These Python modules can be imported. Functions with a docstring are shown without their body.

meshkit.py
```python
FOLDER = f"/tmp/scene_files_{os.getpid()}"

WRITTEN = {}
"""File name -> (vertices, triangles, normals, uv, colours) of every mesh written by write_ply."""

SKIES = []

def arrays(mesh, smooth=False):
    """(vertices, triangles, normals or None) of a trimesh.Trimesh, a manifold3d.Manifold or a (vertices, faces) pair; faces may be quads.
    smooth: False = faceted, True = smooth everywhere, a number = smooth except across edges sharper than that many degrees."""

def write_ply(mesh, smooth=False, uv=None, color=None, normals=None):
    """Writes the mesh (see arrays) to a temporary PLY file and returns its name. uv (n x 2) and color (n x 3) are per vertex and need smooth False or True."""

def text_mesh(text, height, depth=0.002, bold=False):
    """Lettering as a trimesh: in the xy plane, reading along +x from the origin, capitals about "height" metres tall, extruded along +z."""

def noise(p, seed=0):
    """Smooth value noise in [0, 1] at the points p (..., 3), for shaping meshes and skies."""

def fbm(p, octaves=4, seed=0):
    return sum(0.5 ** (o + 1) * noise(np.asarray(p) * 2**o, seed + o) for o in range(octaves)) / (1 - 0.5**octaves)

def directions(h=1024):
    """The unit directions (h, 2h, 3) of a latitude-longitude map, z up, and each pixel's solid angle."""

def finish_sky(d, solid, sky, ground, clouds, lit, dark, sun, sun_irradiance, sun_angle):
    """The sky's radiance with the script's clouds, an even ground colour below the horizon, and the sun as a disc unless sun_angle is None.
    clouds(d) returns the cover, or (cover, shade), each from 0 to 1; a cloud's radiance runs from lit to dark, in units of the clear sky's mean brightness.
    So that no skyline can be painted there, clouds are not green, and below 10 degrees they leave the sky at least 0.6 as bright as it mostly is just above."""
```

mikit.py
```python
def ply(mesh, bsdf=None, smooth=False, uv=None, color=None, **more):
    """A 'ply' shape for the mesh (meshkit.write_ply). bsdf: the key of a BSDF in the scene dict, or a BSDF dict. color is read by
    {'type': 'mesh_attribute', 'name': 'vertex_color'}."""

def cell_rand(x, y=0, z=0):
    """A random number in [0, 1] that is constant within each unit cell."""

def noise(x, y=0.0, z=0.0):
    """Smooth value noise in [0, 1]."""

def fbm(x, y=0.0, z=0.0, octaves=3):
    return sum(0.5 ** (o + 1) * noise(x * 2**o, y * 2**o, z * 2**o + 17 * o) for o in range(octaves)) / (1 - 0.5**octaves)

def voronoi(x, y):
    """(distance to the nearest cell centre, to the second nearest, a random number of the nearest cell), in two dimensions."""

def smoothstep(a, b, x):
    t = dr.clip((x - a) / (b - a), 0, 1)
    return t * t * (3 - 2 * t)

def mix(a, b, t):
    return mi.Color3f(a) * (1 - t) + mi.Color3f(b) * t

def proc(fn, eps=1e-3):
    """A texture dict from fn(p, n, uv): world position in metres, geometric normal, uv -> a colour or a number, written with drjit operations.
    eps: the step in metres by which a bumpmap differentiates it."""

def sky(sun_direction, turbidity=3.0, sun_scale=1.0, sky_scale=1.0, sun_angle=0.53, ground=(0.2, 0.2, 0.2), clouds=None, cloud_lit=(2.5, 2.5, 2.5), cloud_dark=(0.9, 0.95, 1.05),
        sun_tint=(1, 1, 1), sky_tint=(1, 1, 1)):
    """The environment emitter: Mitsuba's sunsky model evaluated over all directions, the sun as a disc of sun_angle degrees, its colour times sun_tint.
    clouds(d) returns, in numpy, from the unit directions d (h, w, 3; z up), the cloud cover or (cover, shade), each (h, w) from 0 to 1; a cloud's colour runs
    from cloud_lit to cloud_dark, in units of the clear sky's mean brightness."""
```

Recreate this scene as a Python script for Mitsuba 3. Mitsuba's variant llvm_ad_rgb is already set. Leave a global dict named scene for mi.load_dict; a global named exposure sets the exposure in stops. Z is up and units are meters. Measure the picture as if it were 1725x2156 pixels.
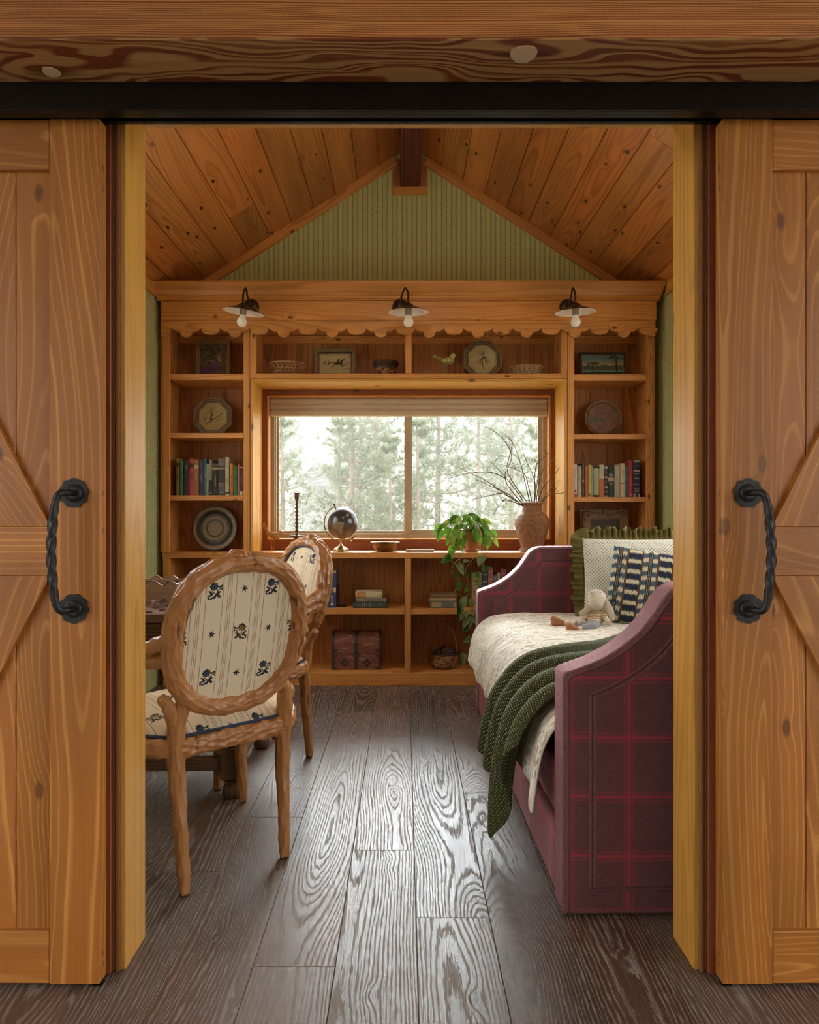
import math, random, itertools
import numpy as np
import trimesh, manifold3d, shapely
import shapely.geometry as sg
import shapely.ops
import mitsuba as mi
import drjit as dr
import mikit, meshkit
from mikit import noise, fbm, voronoi, cell_rand, smoothstep, mix

T = mi.ScalarTransform4f
scene, labels = {}, {}

# ------------------------------------------------------------------ camera, sky, exposure
EYE, FOC, VX, VY = 1.15, 1450.0, 852.0, 1074.0      # eye height, focal length and vanishing point of the 1725 x 2156 frame
scene['camera'] = {
    'type': 'perspective', 'fov': 2 * math.degrees(math.atan(862.5 / FOC)), 'fov_axis': 'x',
    'to_world': T().look_at(origin=[0, 0, EYE], target=[0, 1, EYE], up=[0, 0, 1]),
    'principal_point_offset_x': (862.5 - VX) / 1725.0, 'principal_point_offset_y': (1078.0 - VY) / 2156.0,
    'near_clip': 0.02, 'far_clip': 500.0}
exposure = 4.55
def overcast(d):
    c = meshkit.fbm(d * [3.0, 3.0, 5.0] + 3.1, 4, 5)
    return np.ones(d.shape[:2]), np.clip((c - 0.5) * 1.2 + 0.3, 0, 1)
scene['sky'] = mikit.sky([0.09, 0.87, 0.485], turbidity=4.0, sun_scale=0.45, sun_angle=28.0, sun_tint=(0.70, 0.97, 1.50), sky_scale=1.0,   # a sun veiled by bright cloud
                          ground=(0.30, 0.29, 0.26),
                         clouds=overcast, cloud_lit=(3.1, 3.1, 3.1), cloud_dark=(2.5, 2.55, 2.65))

# ------------------------------------------------------------------ names, parts, labels
used = set()
def num(k):
    if k not in used:
        used.add(k); return k
    for i in itertools.count(1):
        q = f'{k}_{i:03d}'
        if q not in used:
            used.add(q); return q

def thing(name, label=None, cat=None, group=None, kind=None):
    k = num(name)
    labels[k] = {a: b for a, b in (('label', label), ('category', cat), ('group', group), ('kind', kind)) if b}
    return k

def shape(mesh, mat, smooth=False, uv=None, color=None, to_world=None, **more):
    if isinstance(mesh, tuple) and len(mesh) == 3:
        mesh, uv = mesh[:2], mesh[2]
    d = mikit.ply(mesh, mat, smooth=smooth, uv=uv, color=color, **more)
    if to_world is not None: d['to_world'] = to_world
    return d

def part(root, name, mesh, mat, label=None, kind=None, **kw):
    k = num(f'{root}__{name}')
    scene[k] = shape(mesh, mat, **kw)
    if label or kind:
        labels[k] = {a: b for a, b in (('label', label), ('kind', kind)) if b}
    return k

def single(name, mesh, mat, label=None, cat=None, group=None, kind=None, **kw):
    k = thing(name, label, cat, group, kind)
    scene[k] = shape(mesh, mat, **kw)
    return k

def struct(name, mesh, mat, label=None, **kw):
    return single(name, mesh, mat, label, None, None, 'structure', **kw)

# ------------------------------------------------------------------ geometry helpers
def at(x, y, Y):
    """The point at depth Y that the photograph shows at pixel (x, y): how distances were measured off it."""
    return np.array([(x - VX) * Y / FOC, Y, EYE - (y - VY) * Y / FOC])

KID = itertools.count(1)
QF = [[0, 1, 2, 3]]
def board(size, g=0, bevel=0.0015, c=(0, 0, 0), R=None, k=None):
    """A bevelled plank: (vertices, triangles, uv); uv runs along the grain axis g in metres, offset by 40 per board so that each gets its own figure."""
    k = next(KID) if k is None else k
    h = np.asarray(size, float) / 2
    b = min(bevel, *(h * 0.45))
    quads = []
    for a in range(3):
        o1, o2 = (a + 1) % 3, (a + 2) % 3
        for s in (-1, 1):
            q = []
            for s1, s2 in ((-1, -1), (1, -1), (1, 1), (-1, 1)):
                v = np.zeros(3); v[a] = s * h[a]; v[o1] = s1 * (h[o1] - b); v[o2] = s2 * (h[o2] - b); q.append(v)
            quads.append((q if s > 0 else q[::-1], a))
    if b > 0:
        for a in range(3):
            o1, o2 = (a + 1) % 3, (a + 2) % 3
            for s1 in (-1, 1):
                for s2 in (-1, 1):
                    def pt(t, w):
                        v = np.zeros(3); v[a] = t * (h[a] - b)
                        v[o1] = s1 * (h[o1] if w == 0 else h[o1] - b); v[o2] = s2 * (h[o2] - b if w == 0 else h[o2]); return v
                    q = [pt(-1, 0), pt(1, 0), pt(1, 1), pt(-1, 1)]
                    if s1 * s2 > 0: q = q[::-1]
                    quads.append((q, -1))
    V, F, U = [], [], []
    o = [i for i in range(3) if i != g]
    for q, a in quads:
        i = len(V); q = np.array(q); V += list(q)
        F += [[i, i + 1, i + 2], [i, i + 2, i + 3]]
        if a == g: U += [[20 + 40 * k + q0[g] + q0[o[0]] * 0.1, q0[o[1]]] for q0 in q]
        else: U += [[20 + 40 * k + q0[g], q0[o[0]] + q0[o[1]]] for q0 in q]
    if b > 0:
        for s in itertools.product((-1, 1), repeat=3):
            s = np.array(s); i = len(V)
            tri = []
            for a in range(3):
                v = s * (h - b); v[a] = s[a] * h[a]; tri.append(v)
            if np.prod(s) < 0: tri = tri[::-1]
            V += tri; F += [[i, i + 1, i + 2]]
            U += [[20 + 40 * k + q0[g] + q0[o[1]] * .01, q0[o[0]] + q0[o[1]]] for q0 in tri]
    V, F, U = np.array(V), np.array(F), np.array(U)
    if R is not None: V = V @ np.asarray(R).T
    return V + np.asarray(c, float), F, U

def box(x0, x1, y0, y1, z0, z1, g=0, bevel=0.0015, k=None):
    return board((x1 - x0, y1 - y0, z1 - z0), g, bevel, ((x0 + x1) / 2, (y0 + y1) / 2, (z0 + z1) / 2), k=k)

def cat(ms):
    V, F, U, n = [], [], [], 0
    for m in ms:
        if hasattr(m, 'vertices'): m = (np.array(m.vertices), np.array(m.faces))
        V.append(m[0]); F.append(np.asarray(m[1]) + n); n += len(m[0])
        if len(m) > 2: U.append(m[2])
    return (np.vstack(V), np.vstack(F), np.vstack(U)) if len(U) == len(V) else (np.vstack(V), np.vstack(F))

def rotz(a): c, s = math.cos(a), math.sin(a); return np.array([[c, -s, 0], [s, c, 0], [0, 0, 1.0]])
def rotx(a): c, s = math.cos(a), math.sin(a); return np.array([[1, 0, 0], [0, c, -s], [0, s, c]], float)
def roty(a): c, s = math.cos(a), math.sin(a); return np.array([[c, 0, s], [0, 1, 0], [-s, 0, c]], float)
def move(m, R=None, t=(0, 0, 0)):
    if hasattr(m, 'vertices'): m = (np.array(m.vertices), np.array(m.faces))
    V = np.asarray(m[0], float)
    if R is not None: V = V @ np.asarray(R).T
    F = np.asarray(m[1])
    if R is not None and np.linalg.det(R) < 0: F = F[:, ::-1]
    return (V + np.asarray(t, float), F) + tuple(m[2:])

def extrude(poly, d0, d1, frame, grain=None, k=None):
    """A shapely polygon given in (a, b), extruded from d0 to d1 along c; frame = 3x3 whose columns are a, b, c in the world. Flat shaded with grain uv."""
    k = next(KID) if k is None else k
    grain = np.array([1.0, 0.0]) if grain is None else np.asarray(grain, float) / np.linalg.norm(grain)
    polys = list(getattr(poly, 'geoms', [poly]))
    V, F, U, n = [], [], [], 0
    for pg in polys:
        m = trimesh.creation.extrude_polygon(pg, d1 - d0, engine='earcut')
        tri = np.array(m.triangles).reshape(-1, 3)
        V.append(tri + [0, 0, d0]); F.append(np.arange(len(tri)).reshape(-1, 3) + n); n += len(tri)
        ctr = np.array(pg.centroid.coords[0])
        q = tri[:, :2] - ctr
        U.append(np.stack([20 + 40 * k + q @ grain, q @ [-grain[1], grain[0]] + tri[:, 2]], 1))
    V = np.vstack(V) @ np.asarray(frame, float).T
    F = np.vstack(F)
    if np.linalg.det(np.asarray(frame, float)) < 0: F = F[:, ::-1]
    return V, F, np.vstack(U)

FXZ = np.array([[1, 0, 0], [0, 0, -1], [0, 1, 0]], float)   # (a, b, c) -> (x, z), extruded along -y (towards the camera)

def lathe(profile, n=48, c=(0, 0, 0)):
    """A closed turned solid from (radius, z) points, bottom to top."""
    m = trimesh.creation.revolve(np.asarray(profile, float), sections=n)
    m.merge_vertices(); m.fix_normals()
    m.apply_translation(c)
    return m

def tube(pts, r, n=10, cap=True, closed=False):
    pts = np.asarray(pts, float); N = len(pts)
    r = np.broadcast_to(r, (N,)).astype(float)
    t = (np.roll(pts, -1, 0) - np.roll(pts, 1, 0)) if closed else np.gradient(pts, axis=0)
    t /= np.linalg.norm(t, axis=1, keepdims=True) + 1e-12
    a = np.cross(t[0], [0, 0, 1.0] if abs(t[0][2]) < 0.9 else [1.0, 0, 0]); a /= np.linalg.norm(a)
    fr = []
    for i in range(N):
        a = a - t[i] * (a @ t[i]); a /= np.linalg.norm(a) + 1e-12
        fr.append(a)
    fr = np.array(fr); b = np.cross(t, fr)
    ang = np.arange(n) * 2 * np.pi / n
    V = (pts[:, None] + r[:, None, None] * (np.cos(ang)[None, :, None] * fr[:, None] + np.sin(ang)[None, :, None] * b[:, None])).reshape(-1, 3)
    F = []
    for i in range(N if closed else N - 1):
        j2 = (i + 1) % N
        for j in range(n):
            p, q, s, u = i * n + j, i * n + (j + 1) % n, j2 * n + (j + 1) % n, j2 * n + j
            F += [[p, q, s], [p, s, u]]
    if cap and not closed:
        V = np.vstack([V, pts[0], pts[-1]]); k0, k1 = len(V) - 2, len(V) - 1
        for j in range(n):
            F += [[k0, (j + 1) % n, j], [k1, (N - 1) * n + j, (N - 1) * n + (j + 1) % n]]
    return V, np.array(F)

def spline(p, n=24):
    """Catmull-Rom through the points."""
    p = np.asarray(p, float); p = np.vstack([2 * p[0] - p[1], p, 2 * p[-1] - p[-2]])
    out = []
    for i in range(1, len(p) - 2):
        t = np.linspace(0, 1, n, endpoint=False)[:, None]
        a, b, c, d = p[i - 1], p[i], p[i + 1], p[i + 2]
        out.append(0.5 * (2 * b + (c - a) * t + (2 * a - 5 * b + 4 * c - d) * t * t + (3 * b - a - 3 * c + d) * t ** 3))
    return np.vstack(out + [p[-2][None]])

def grid(nu, nv, fn, closed_u=False, flip=False):
    """A sheet from fn(u, v) over [0, 1]^2: (vertices, triangles, uv)."""
    u, v = np.meshgrid(np.linspace(0, 1, nu), np.linspace(0, 1, nv), indexing='ij')
    P = np.asarray(fn(u, v)); P = np.moveaxis(P, 0, -1) if P.shape[0] == 3 else P
    i = np.arange(nu * nv).reshape(nu, nv)
    q = np.stack([i[:-1, :-1], i[1:, :-1], i[1:, 1:], i[:-1, 1:]], -1).reshape(-1, 4)
    F = np.vstack([q[:, [0, 1, 2]], q[:, [0, 2, 3]]])
    if flip: F = F[:, ::-1]
    return P.reshape(-1, 3), F, np.stack([u.ravel(), v.ravel()], 1)

def thicken(m, th):
    """Gives a sheet a thickness th (to the side opposite its normal)."""
    V, F = np.asarray(m[0], float), np.asarray(m[1])
    tm = trimesh.Trimesh(V, F, process=False)
    N = np.array(tm.vertex_normals)
    n = len(V)
    e = np.sort(np.vstack([F[:, [0, 1]], F[:, [1, 2]], F[:, [2, 0]]]), 1)
    d = np.vstack([F[:, [0, 1]], F[:, [1, 2]], F[:, [2, 0]]])
    _, inv, cnt = np.unique(e, axis=0, return_inverse=True, return_counts=True)
    bd = d[cnt[inv.ravel()] == 1]
    side = np.vstack([np.stack([bd[:, 1], bd[:, 0], bd[:, 0] + n], 1), np.stack([bd[:, 1], bd[:, 0] + n, bd[:, 1] + n], 1)])
    U = (np.vstack([m[2], m[2]]),) if len(m) > 2 else ()
    return (np.vstack([V, V - N * th]), np.vstack([F, F[:, ::-1] + n, side])) + U

def hull(pts):
    return trimesh.convex.convex_hull(np.asarray(pts, float))

def man(m):
    return manifold3d.Manifold(manifold3d.Mesh(np.asarray(m.vertices, np.float32), np.asarray(m.faces, np.uint32)))
def unman(m):
    q = m.to_mesh(); return trimesh.Trimesh(q.vert_properties[:, :3], q.tri_verts, process=False)
def sph(c, r, n=16): return manifold3d.Manifold.sphere(float(r), n).translate([float(x) for x in c])
def bone(a, ra, b, rb, n=16): return manifold3d.Manifold.batch_hull([sph(a, ra, n), sph(b, rb, n)])
# ------------------------------------------------------------------ materials
def srgb(*c):
    c = np.array(c, float) / 255
    return [float(x) for x in np.where(c < 0.04045, c / 12.92, ((c + 0.055) / 1.055) ** 2.4)]
def rgb(c): return {'type': 'rgb', 'value': [float(x) for x in c]}
def tex(c): return c if isinstance(c, dict) else (mikit.proc(c) if callable(c) else rgb(c))

def mat(name, color, rough=0.5, metal=0.0, spec=0.5, sheen=0.0, coat=0.0, bump=None, two=False, eps=1e-3, coatg=0.8):
    d = {'type': 'principled', 'base_color': tex(color), 'roughness': tex(rough) if callable(rough) else float(rough), 'specular': float(spec)}
    if metal: d['metallic'] = float(metal)
    if sheen: d['sheen'] = float(sheen); d['sheen_tint'] = 0.5
    if coat: d['clearcoat'] = float(coat); d['clearcoat_gloss'] = coatg
    if bump is not None:
        d = {'type': 'bumpmap', 'arbitrary': mikit.proc(bump[0], eps), 'scale': float(bump[1]), 'bsdf': d}
    scene[name] = {'type': 'twosided', 'bsdf': d} if two else d
    return name

def fract(x): return x - dr.floor(x)

def wood_field(uv, rings, kn, ksize, wob, dmin=0.015, dspan=0.09, va=0.05, da=0.055, fu=1.0):
    u, v = uv.x, uv.y
    k = dr.floor(u / 40.0)
    uu = u - 40.0 * k
    r1, r2, r3, r4 = cell_rand(k, 3), cell_rand(k, 7), cell_rand(k, 11), cell_rand(k, 17)
    d1, d2, w = voronoi(uu * 3.1 + r1 * 50, v * 6.5 + r2 * 50)
    on = dr.select(w < kn, mi.Float(1), mi.Float(0)) * (0.6 + 0.8 * fract(w * 37.0))
    kr = d1 / ksize
    near = on * dr.exp(-dr.square(kr * 0.42))
    v0 = (r2 - 0.5) * 0.14 + (noise(uu * 0.8 * fu + 9 * r3, k) - 0.5) * va
    dd = dmin + dspan * r3 * r3 + (noise(uu * 1.1 * fu + 5, k * 1.7) - 0.5) * da
    R = dr.sqrt(dr.square(v - v0) + dr.square(dd)) + near * 0.017 + (fbm(uu * 3.5, v * 22, k, 3) - 0.5) * wob
    s = fract(R * rings + 1.5 * noise(R * 30, k))
    return uu, v, k, r1, r4, kr, on, s, R

def wood(light, dark, knot, rings=95, kn=0.35, ksize=0.07, contrast=0.7, tone=0.25, streak=0.25, wob=0.006, early=False, blotch=0.35, dmin=0.015, dspan=0.09, hue=0.0, figure=(0.05, 0.055, 1.0)):
    light, dark, knot = [[float(q) for q in c] for c in (light, dark, knot)]
    def fn(p, n, uv):
        uu, v, k, r1, r4, kr, on, s, R = wood_field(uv, rings, kn, ksize, wob, dmin, dspan, *figure)
        late = smoothstep(0.35, 0.85, s) * (1 - smoothstep(0.9, 1.0, s)) if not early else smoothstep(0.62, 0.86, s) * (1 - smoothstep(0.9, 1.0, s))
        late *= 0.55 + 0.9 * noise(R * 60, k, 4)
        st = noise(uu * 5, v * 700, k) - 0.5
        bl = fbm(uu * 1.3, v * 9, k + 0.5, 3) - 0.5
        t = dr.clip(late * contrast + st * streak * 0.6, 0, 1)
        c = mix(light, dark, t)
        c = c * (1 + (r1 - 0.5) * tone + bl * blotch + st * streak * 0.4)
        if hue: c = c * mi.Color3f(1 + (r4 - 0.5) * hue * 0.4, 1 + (r4 - 0.5) * hue, 1 + (r4 - 0.5) * hue)
        ring = dr.exp(-dr.square((kr - 1.0) * 4)) * on
        core = on * (1 - smoothstep(0.75, 1.05, kr))
        c = c * (1 - 0.35 * dr.minimum(ring, 1))
        c = mix(c, mi.Color3f(*knot) * (0.75 + 0.5 * noise(kr * 9, k)), dr.minimum(core, 1))
        return dr.clip(c, 0, 1)
    return fn

def beam_under(p, n, uv):
    u, v = p.x, p.y
    w = fbm(u * 3.0, v * 11, 3.0, 3) - 0.5
    k1 = dr.exp(-(dr.square((u - 0.27) / 0.16) + dr.square((v - 1.503) / 0.035)))
    k2 = dr.exp(-(dr.square((u + 0.80) / 0.16) + dr.square((v - 1.566) / 0.035)))
    R = dr.sqrt(dr.square((v - 1.60 + 0.10 * (noise(u * 1.7, 4.0) - 0.5)) * 3.0) + dr.square(0.10 + 0.10 * noise(u * 1.3 + 7, 2.0))) + w * 0.30 + 0.11 * (k1 + k2)
    s = fract(R * 20 + 0.6 * noise(R * 40, 1.0))
    late = smoothstep(0.30, 0.62, s) * (1 - smoothstep(0.88, 1.0, s))
    late *= 0.6 + 0.8 * noise(u * 3, v * 30, 9.0)
    st = noise(u * 6, v * 800, 1.0) - 0.5
    c = mix((0.36, 0.205, 0.075), (0.155, 0.036, 0.013), dr.clip(late, 0, 1)) * (1 + st * 0.3)
    return dr.clip(c * (1 - 0.5 * smoothstep(0.75, 1.0, dr.maximum(k1, k2))), 0, 1)
mat('beam_swirl', beam_under, 0.5, spec=0.4)
W = {}
def wmat(name, rough=0.42, spec=0.45, coat=0.0, bump=0, **kw):
    fn = wood(**kw)
    return mat(name, fn, rough, spec=spec, coat=coat)

# sRGB picks from the photograph, lifted to reflectance
wmat('door_pine', 0.44, light=(0.335, 0.118, 0.020), dark=(0.54, 0.260, 0.058), knot=(0.13, 0.045, 0.012), rings=62, kn=0.36, ksize=0.062, contrast=0.50, early=True, tone=0.22, blotch=0.75, wob=0.012, figure=(0.12, 0.11, 1.5))
wmat('casing_red', 0.45, light=(0.25, 0.068, 0.022), dark=(0.16, 0.036, 0.012), knot=(0.05, 0.012, 0.006), rings=120, kn=0.12, contrast=0.5)
wmat('jamb_pine', 0.40, light=(0.54, 0.275, 0.052), dark=(0.44, 0.205, 0.034), knot=(0.18, 0.075, 0.02), rings=60, kn=0.16, contrast=0.7, tone=0.1, blotch=0.4, figure=(0.10, 0.10, 1.3))
wmat('shelf_pine', 0.40, light=(0.54, 0.240, 0.060), dark=(0.35, 0.128, 0.031), knot=(0.12, 0.04, 0.014), rings=75, kn=0.34, ksize=0.05, contrast=0.6, tone=0.25, blotch=0.5, figure=(0.08, 0.08, 1.3))
wmat('panel_pine', 0.5, light=(0.42, 0.170, 0.047), dark=(0.26, 0.088, 0.025), knot=(0.12, 0.04, 0.014), rings=55, kn=0.10, ksize=0.05, contrast=0.7, tone=0.2, figure=(0.08, 0.09, 1.2))
wmat('ceiling_pine', 0.38, light=(0.50, 0.195, 0.046), dark=(0.31, 0.095, 0.022), knot=(0.050, 0.022, 0.012), rings=60, kn=0.62, ksize=0.058, contrast=0.5, tone=0.40, hue=0.25, blotch=0.7, figure=(0.09, 0.10, 1.4))
def beam_front(p, n, uv):
    u, v = p.x, p.z - 0.25 * p.y
    w = (fbm(u * 1.6, v * 5, 2.0, 3) - 0.5) * 0.030 + (noise(u * 9, v * 60) - 0.5) * 0.0012
    s = fract((v + w) * 210 + 1.5 * noise((v + w) * 80, 3.0))
    late = smoothstep(0.35, 0.75, s) * (1 - smoothstep(0.85, 1.0, s)) * (0.35 + 0.9 * noise((v + w) * 38, u * 0.6))
    st = noise(u * 6, v * 900, 2.0) - 0.5
    c = mix((0.45, 0.185, 0.058), (0.17, 0.040, 0.013), dr.clip(late, 0, 1)) * (1 + st * 0.35 + (fbm(u * 1.5, v * 12, 6.0) - 0.5) * 0.5)
    return dr.clip(c, 0, 1)
mat('beam_fir', beam_front, 0.5, spec=0.35)
wmat('ridge_fir', 0.55, light=(0.16, 0.030, 0.018), dark=(0.03, 0.010, 0.008), knot=(0.04, 0.015, 0.01), rings=60, kn=0.0, contrast=0.95, dmin=0.004, dspan=0.02)
wmat('table_oak', 0.42, light=(0.120, 0.060, 0.030), dark=(0.065, 0.030, 0.015), knot=(0.04, 0.02, 0.012), rings=120, kn=0.1, contrast=0.6, streak=0.12)

def floor_parts(uv):
    uu, v, k, r1, r4, kr, on, s, R = wood_field(uv, 100, 0.20, 0.06, 0.013, 0.004, 0.05, 0.09, 0.20, 1.25)
    edge = (noise(uu * 42, v * 420, k) - 0.5) * 0.34
    ringy = smoothstep(0.48, 0.60, s + edge) * (1 - smoothstep(0.80, 0.94, s + edge))
    pore = smoothstep(0.42, 0.66, noise(uu * 34, v * 560, k))
    fine = smoothstep(0.62, 0.80, noise(uu * 20 + 7, v * 700, k + 3))
    g = dr.clip(ringy * (0.45 + 0.55 * pore) + 0.22 * fine * (1 - ringy), 0, 1)
    core = on * (1 - smoothstep(0.4, 1.6, kr))
    return uu, v, k, r1, r4, g, dr.minimum(core, 1)
def floor_color(p, n, uv):
    uu, v, k, r1, r4, g, core = floor_parts(uv)
    base = mix((0.088, 0.044, 0.023), (0.062, 0.043, 0.032), r4) * (0.75 + 0.5 * r1 + 0.5 * (fbm(uu * 2, v * 12, k) - 0.5))
    c = mix(base, (0.29, 0.25, 0.205), g * 0.55)
    return mix(c, (0.045, 0.030, 0.020), core * 0.85)
def floor_rough(p, n, uv):
    uu, v, k, r1, r4, g, core = floor_parts(uv)
    return 0.47 + 0.48 * g + 0.06 * (fbm(uu * 3, v * 20, k) - 0.5)
def floor_bump(p, n, uv):
    return -floor_parts(uv)[5]
mat('floor_oak', floor_color, floor_rough, spec=1.0, bump=(floor_bump, 0.00022), eps=6e-4)

def wallpaper(p, n, uv):
    u, v = uv.x, uv.y
    per = 0.0345
    c = fract(u / per) - 0.5
    zig = dr.abs(fract(v / 0.0215) - 0.5) * 4 - 1
    d = dr.abs(c * per - zig * 0.0033)
    seg = smoothstep(0.28, 0.36, dr.abs(fract(v / 0.01075) - 0.5) * 2)
    line = (1 - smoothstep(0.0014, 0.0024, d)) * (0.55 + 0.45 * seg)
    base = mix((0.50, 0.485, 0.195), (0.43, 0.46, 0.21), smoothstep(0.3, 0.5, dr.abs(fract(u / per / 2) - 0.5) * 2))
    return mix(base * (0.95 + 0.1 * noise(u * 900, v * 900)), (0.018, 0.035, 0.018), line * 0.93)
mat('wallpaper', wallpaper, 0.8, spec=0.2)

mat('plaster', (0.62, 0.55, 0.45), 0.85, spec=0.2)
mat('black_steel', lambda p, n, uv: mi.Color3f(0.006, 0.005, 0.004) * (0.7 + 0.6 * fbm(p.x * 30, p.y * 30, p.z * 30)), 0.30, metal=0.0, spec=0.30)
mat('forged_iron', lambda p, n, uv: mi.Color3f(0.012, 0.012, 0.012) * (0.6 + 0.8 * fbm(p.x * 60, p.y * 60, p.z * 60)), 0.46, spec=0.4,
    bump=(lambda p, n, uv: fbm(p.x * 160, p.y * 160, p.z * 160), 0.0006))
mat('peg_wood', (0.55, 0.40, 0.25), 0.6)
mat('peg_dark', (0.20, 0.085, 0.028), 0.6)
mat('vinyl_tan', (0.40, 0.31, 0.19), 0.45)
mat('shade_fabric', lambda p, n, uv: mi.Color3f(0.50, 0.40, 0.27) * (0.92 + 0.16 * noise(p.x * 900, p.z * 900)), 0.85, spec=0.1)
mat('white_enamel', (0.88, 0.84, 0.74), 0.25)
mat('bulb_white', (0.86, 0.84, 0.76), 0.3)
mat('bronze_dark', (0.05, 0.032, 0.016), 0.35, metal=0.7)
mat('brass_old', (0.38, 0.26, 0.11), 0.32, metal=1.0)
mat('nickel_old', (0.30, 0.27, 0.20), 0.35, metal=1.0)
scene['pane_glass'] = {'type': 'thindielectric', 'int_ior': 1.5}
# ------------------------------------------------------------------ the setting
XL, XR = -1.625, 1.70          # side walls of the den
YB = 4.82                      # face of the back wall
RX, RZ, SLOPE = 0.04, 3.69, 0.646
rng = np.random.default_rng(7)

# floor: planks 0.2075 m wide, running away from the camera
floor = struct('floor', box(-3.3, 3.3, -3.2, 4.98, -0.05, -0.014), 'table_oak')
PW = 0.2075
joints = {0: [1.943], 1: [0.95, 2.798, 4.2], -1: [0.6, 2.329, 3.496], -2: [1.735, 3.93], -3: [0.5, 2.58, 3.47], -4: [1.2, 2.19, 2.86, 4.1], -5: [0.8, 2.47, 3.1], -6: [1.5, 2.66, 3.9], 2: [0.7, 2.55, 3.7], 3: [1.1, 2.9]}
for k in range(-15, 15):
    x0 = 0.0325 + k * PW
    js = joints.get(k) or list(np.cumsum(rng.uniform(1.1, 1.9, 4)) - 1.0 + rng.uniform(-.5, .5))
    ys = [-3.2] + ([-0.9 - 0.3 * (k % 3)] if js[0] > 0 else []) + [j for j in js if j < 4.6] + [4.80]
    for y0, y1 in zip(ys[:-1], ys[1:]):
        if y1 - y0 < 0.05: continue
        part(floor, 'plank', box(x0 + 0.0005, x0 + PW - 0.0005, y0 + 0.0005, y1 - 0.0005, -0.014, 0.0, g=1, bevel=0.0014), 'floor_oak')

def quadmesh(p, uv=None, th=None):
    V = np.array(p, float); F = np.array([[0, 1, 2], [0, 2, 3]])
    return (V, F, np.array(uv, float)) if uv is not None else (V, F)

def zceil(x): return RZ - SLOPE * abs(x - RX)

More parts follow.
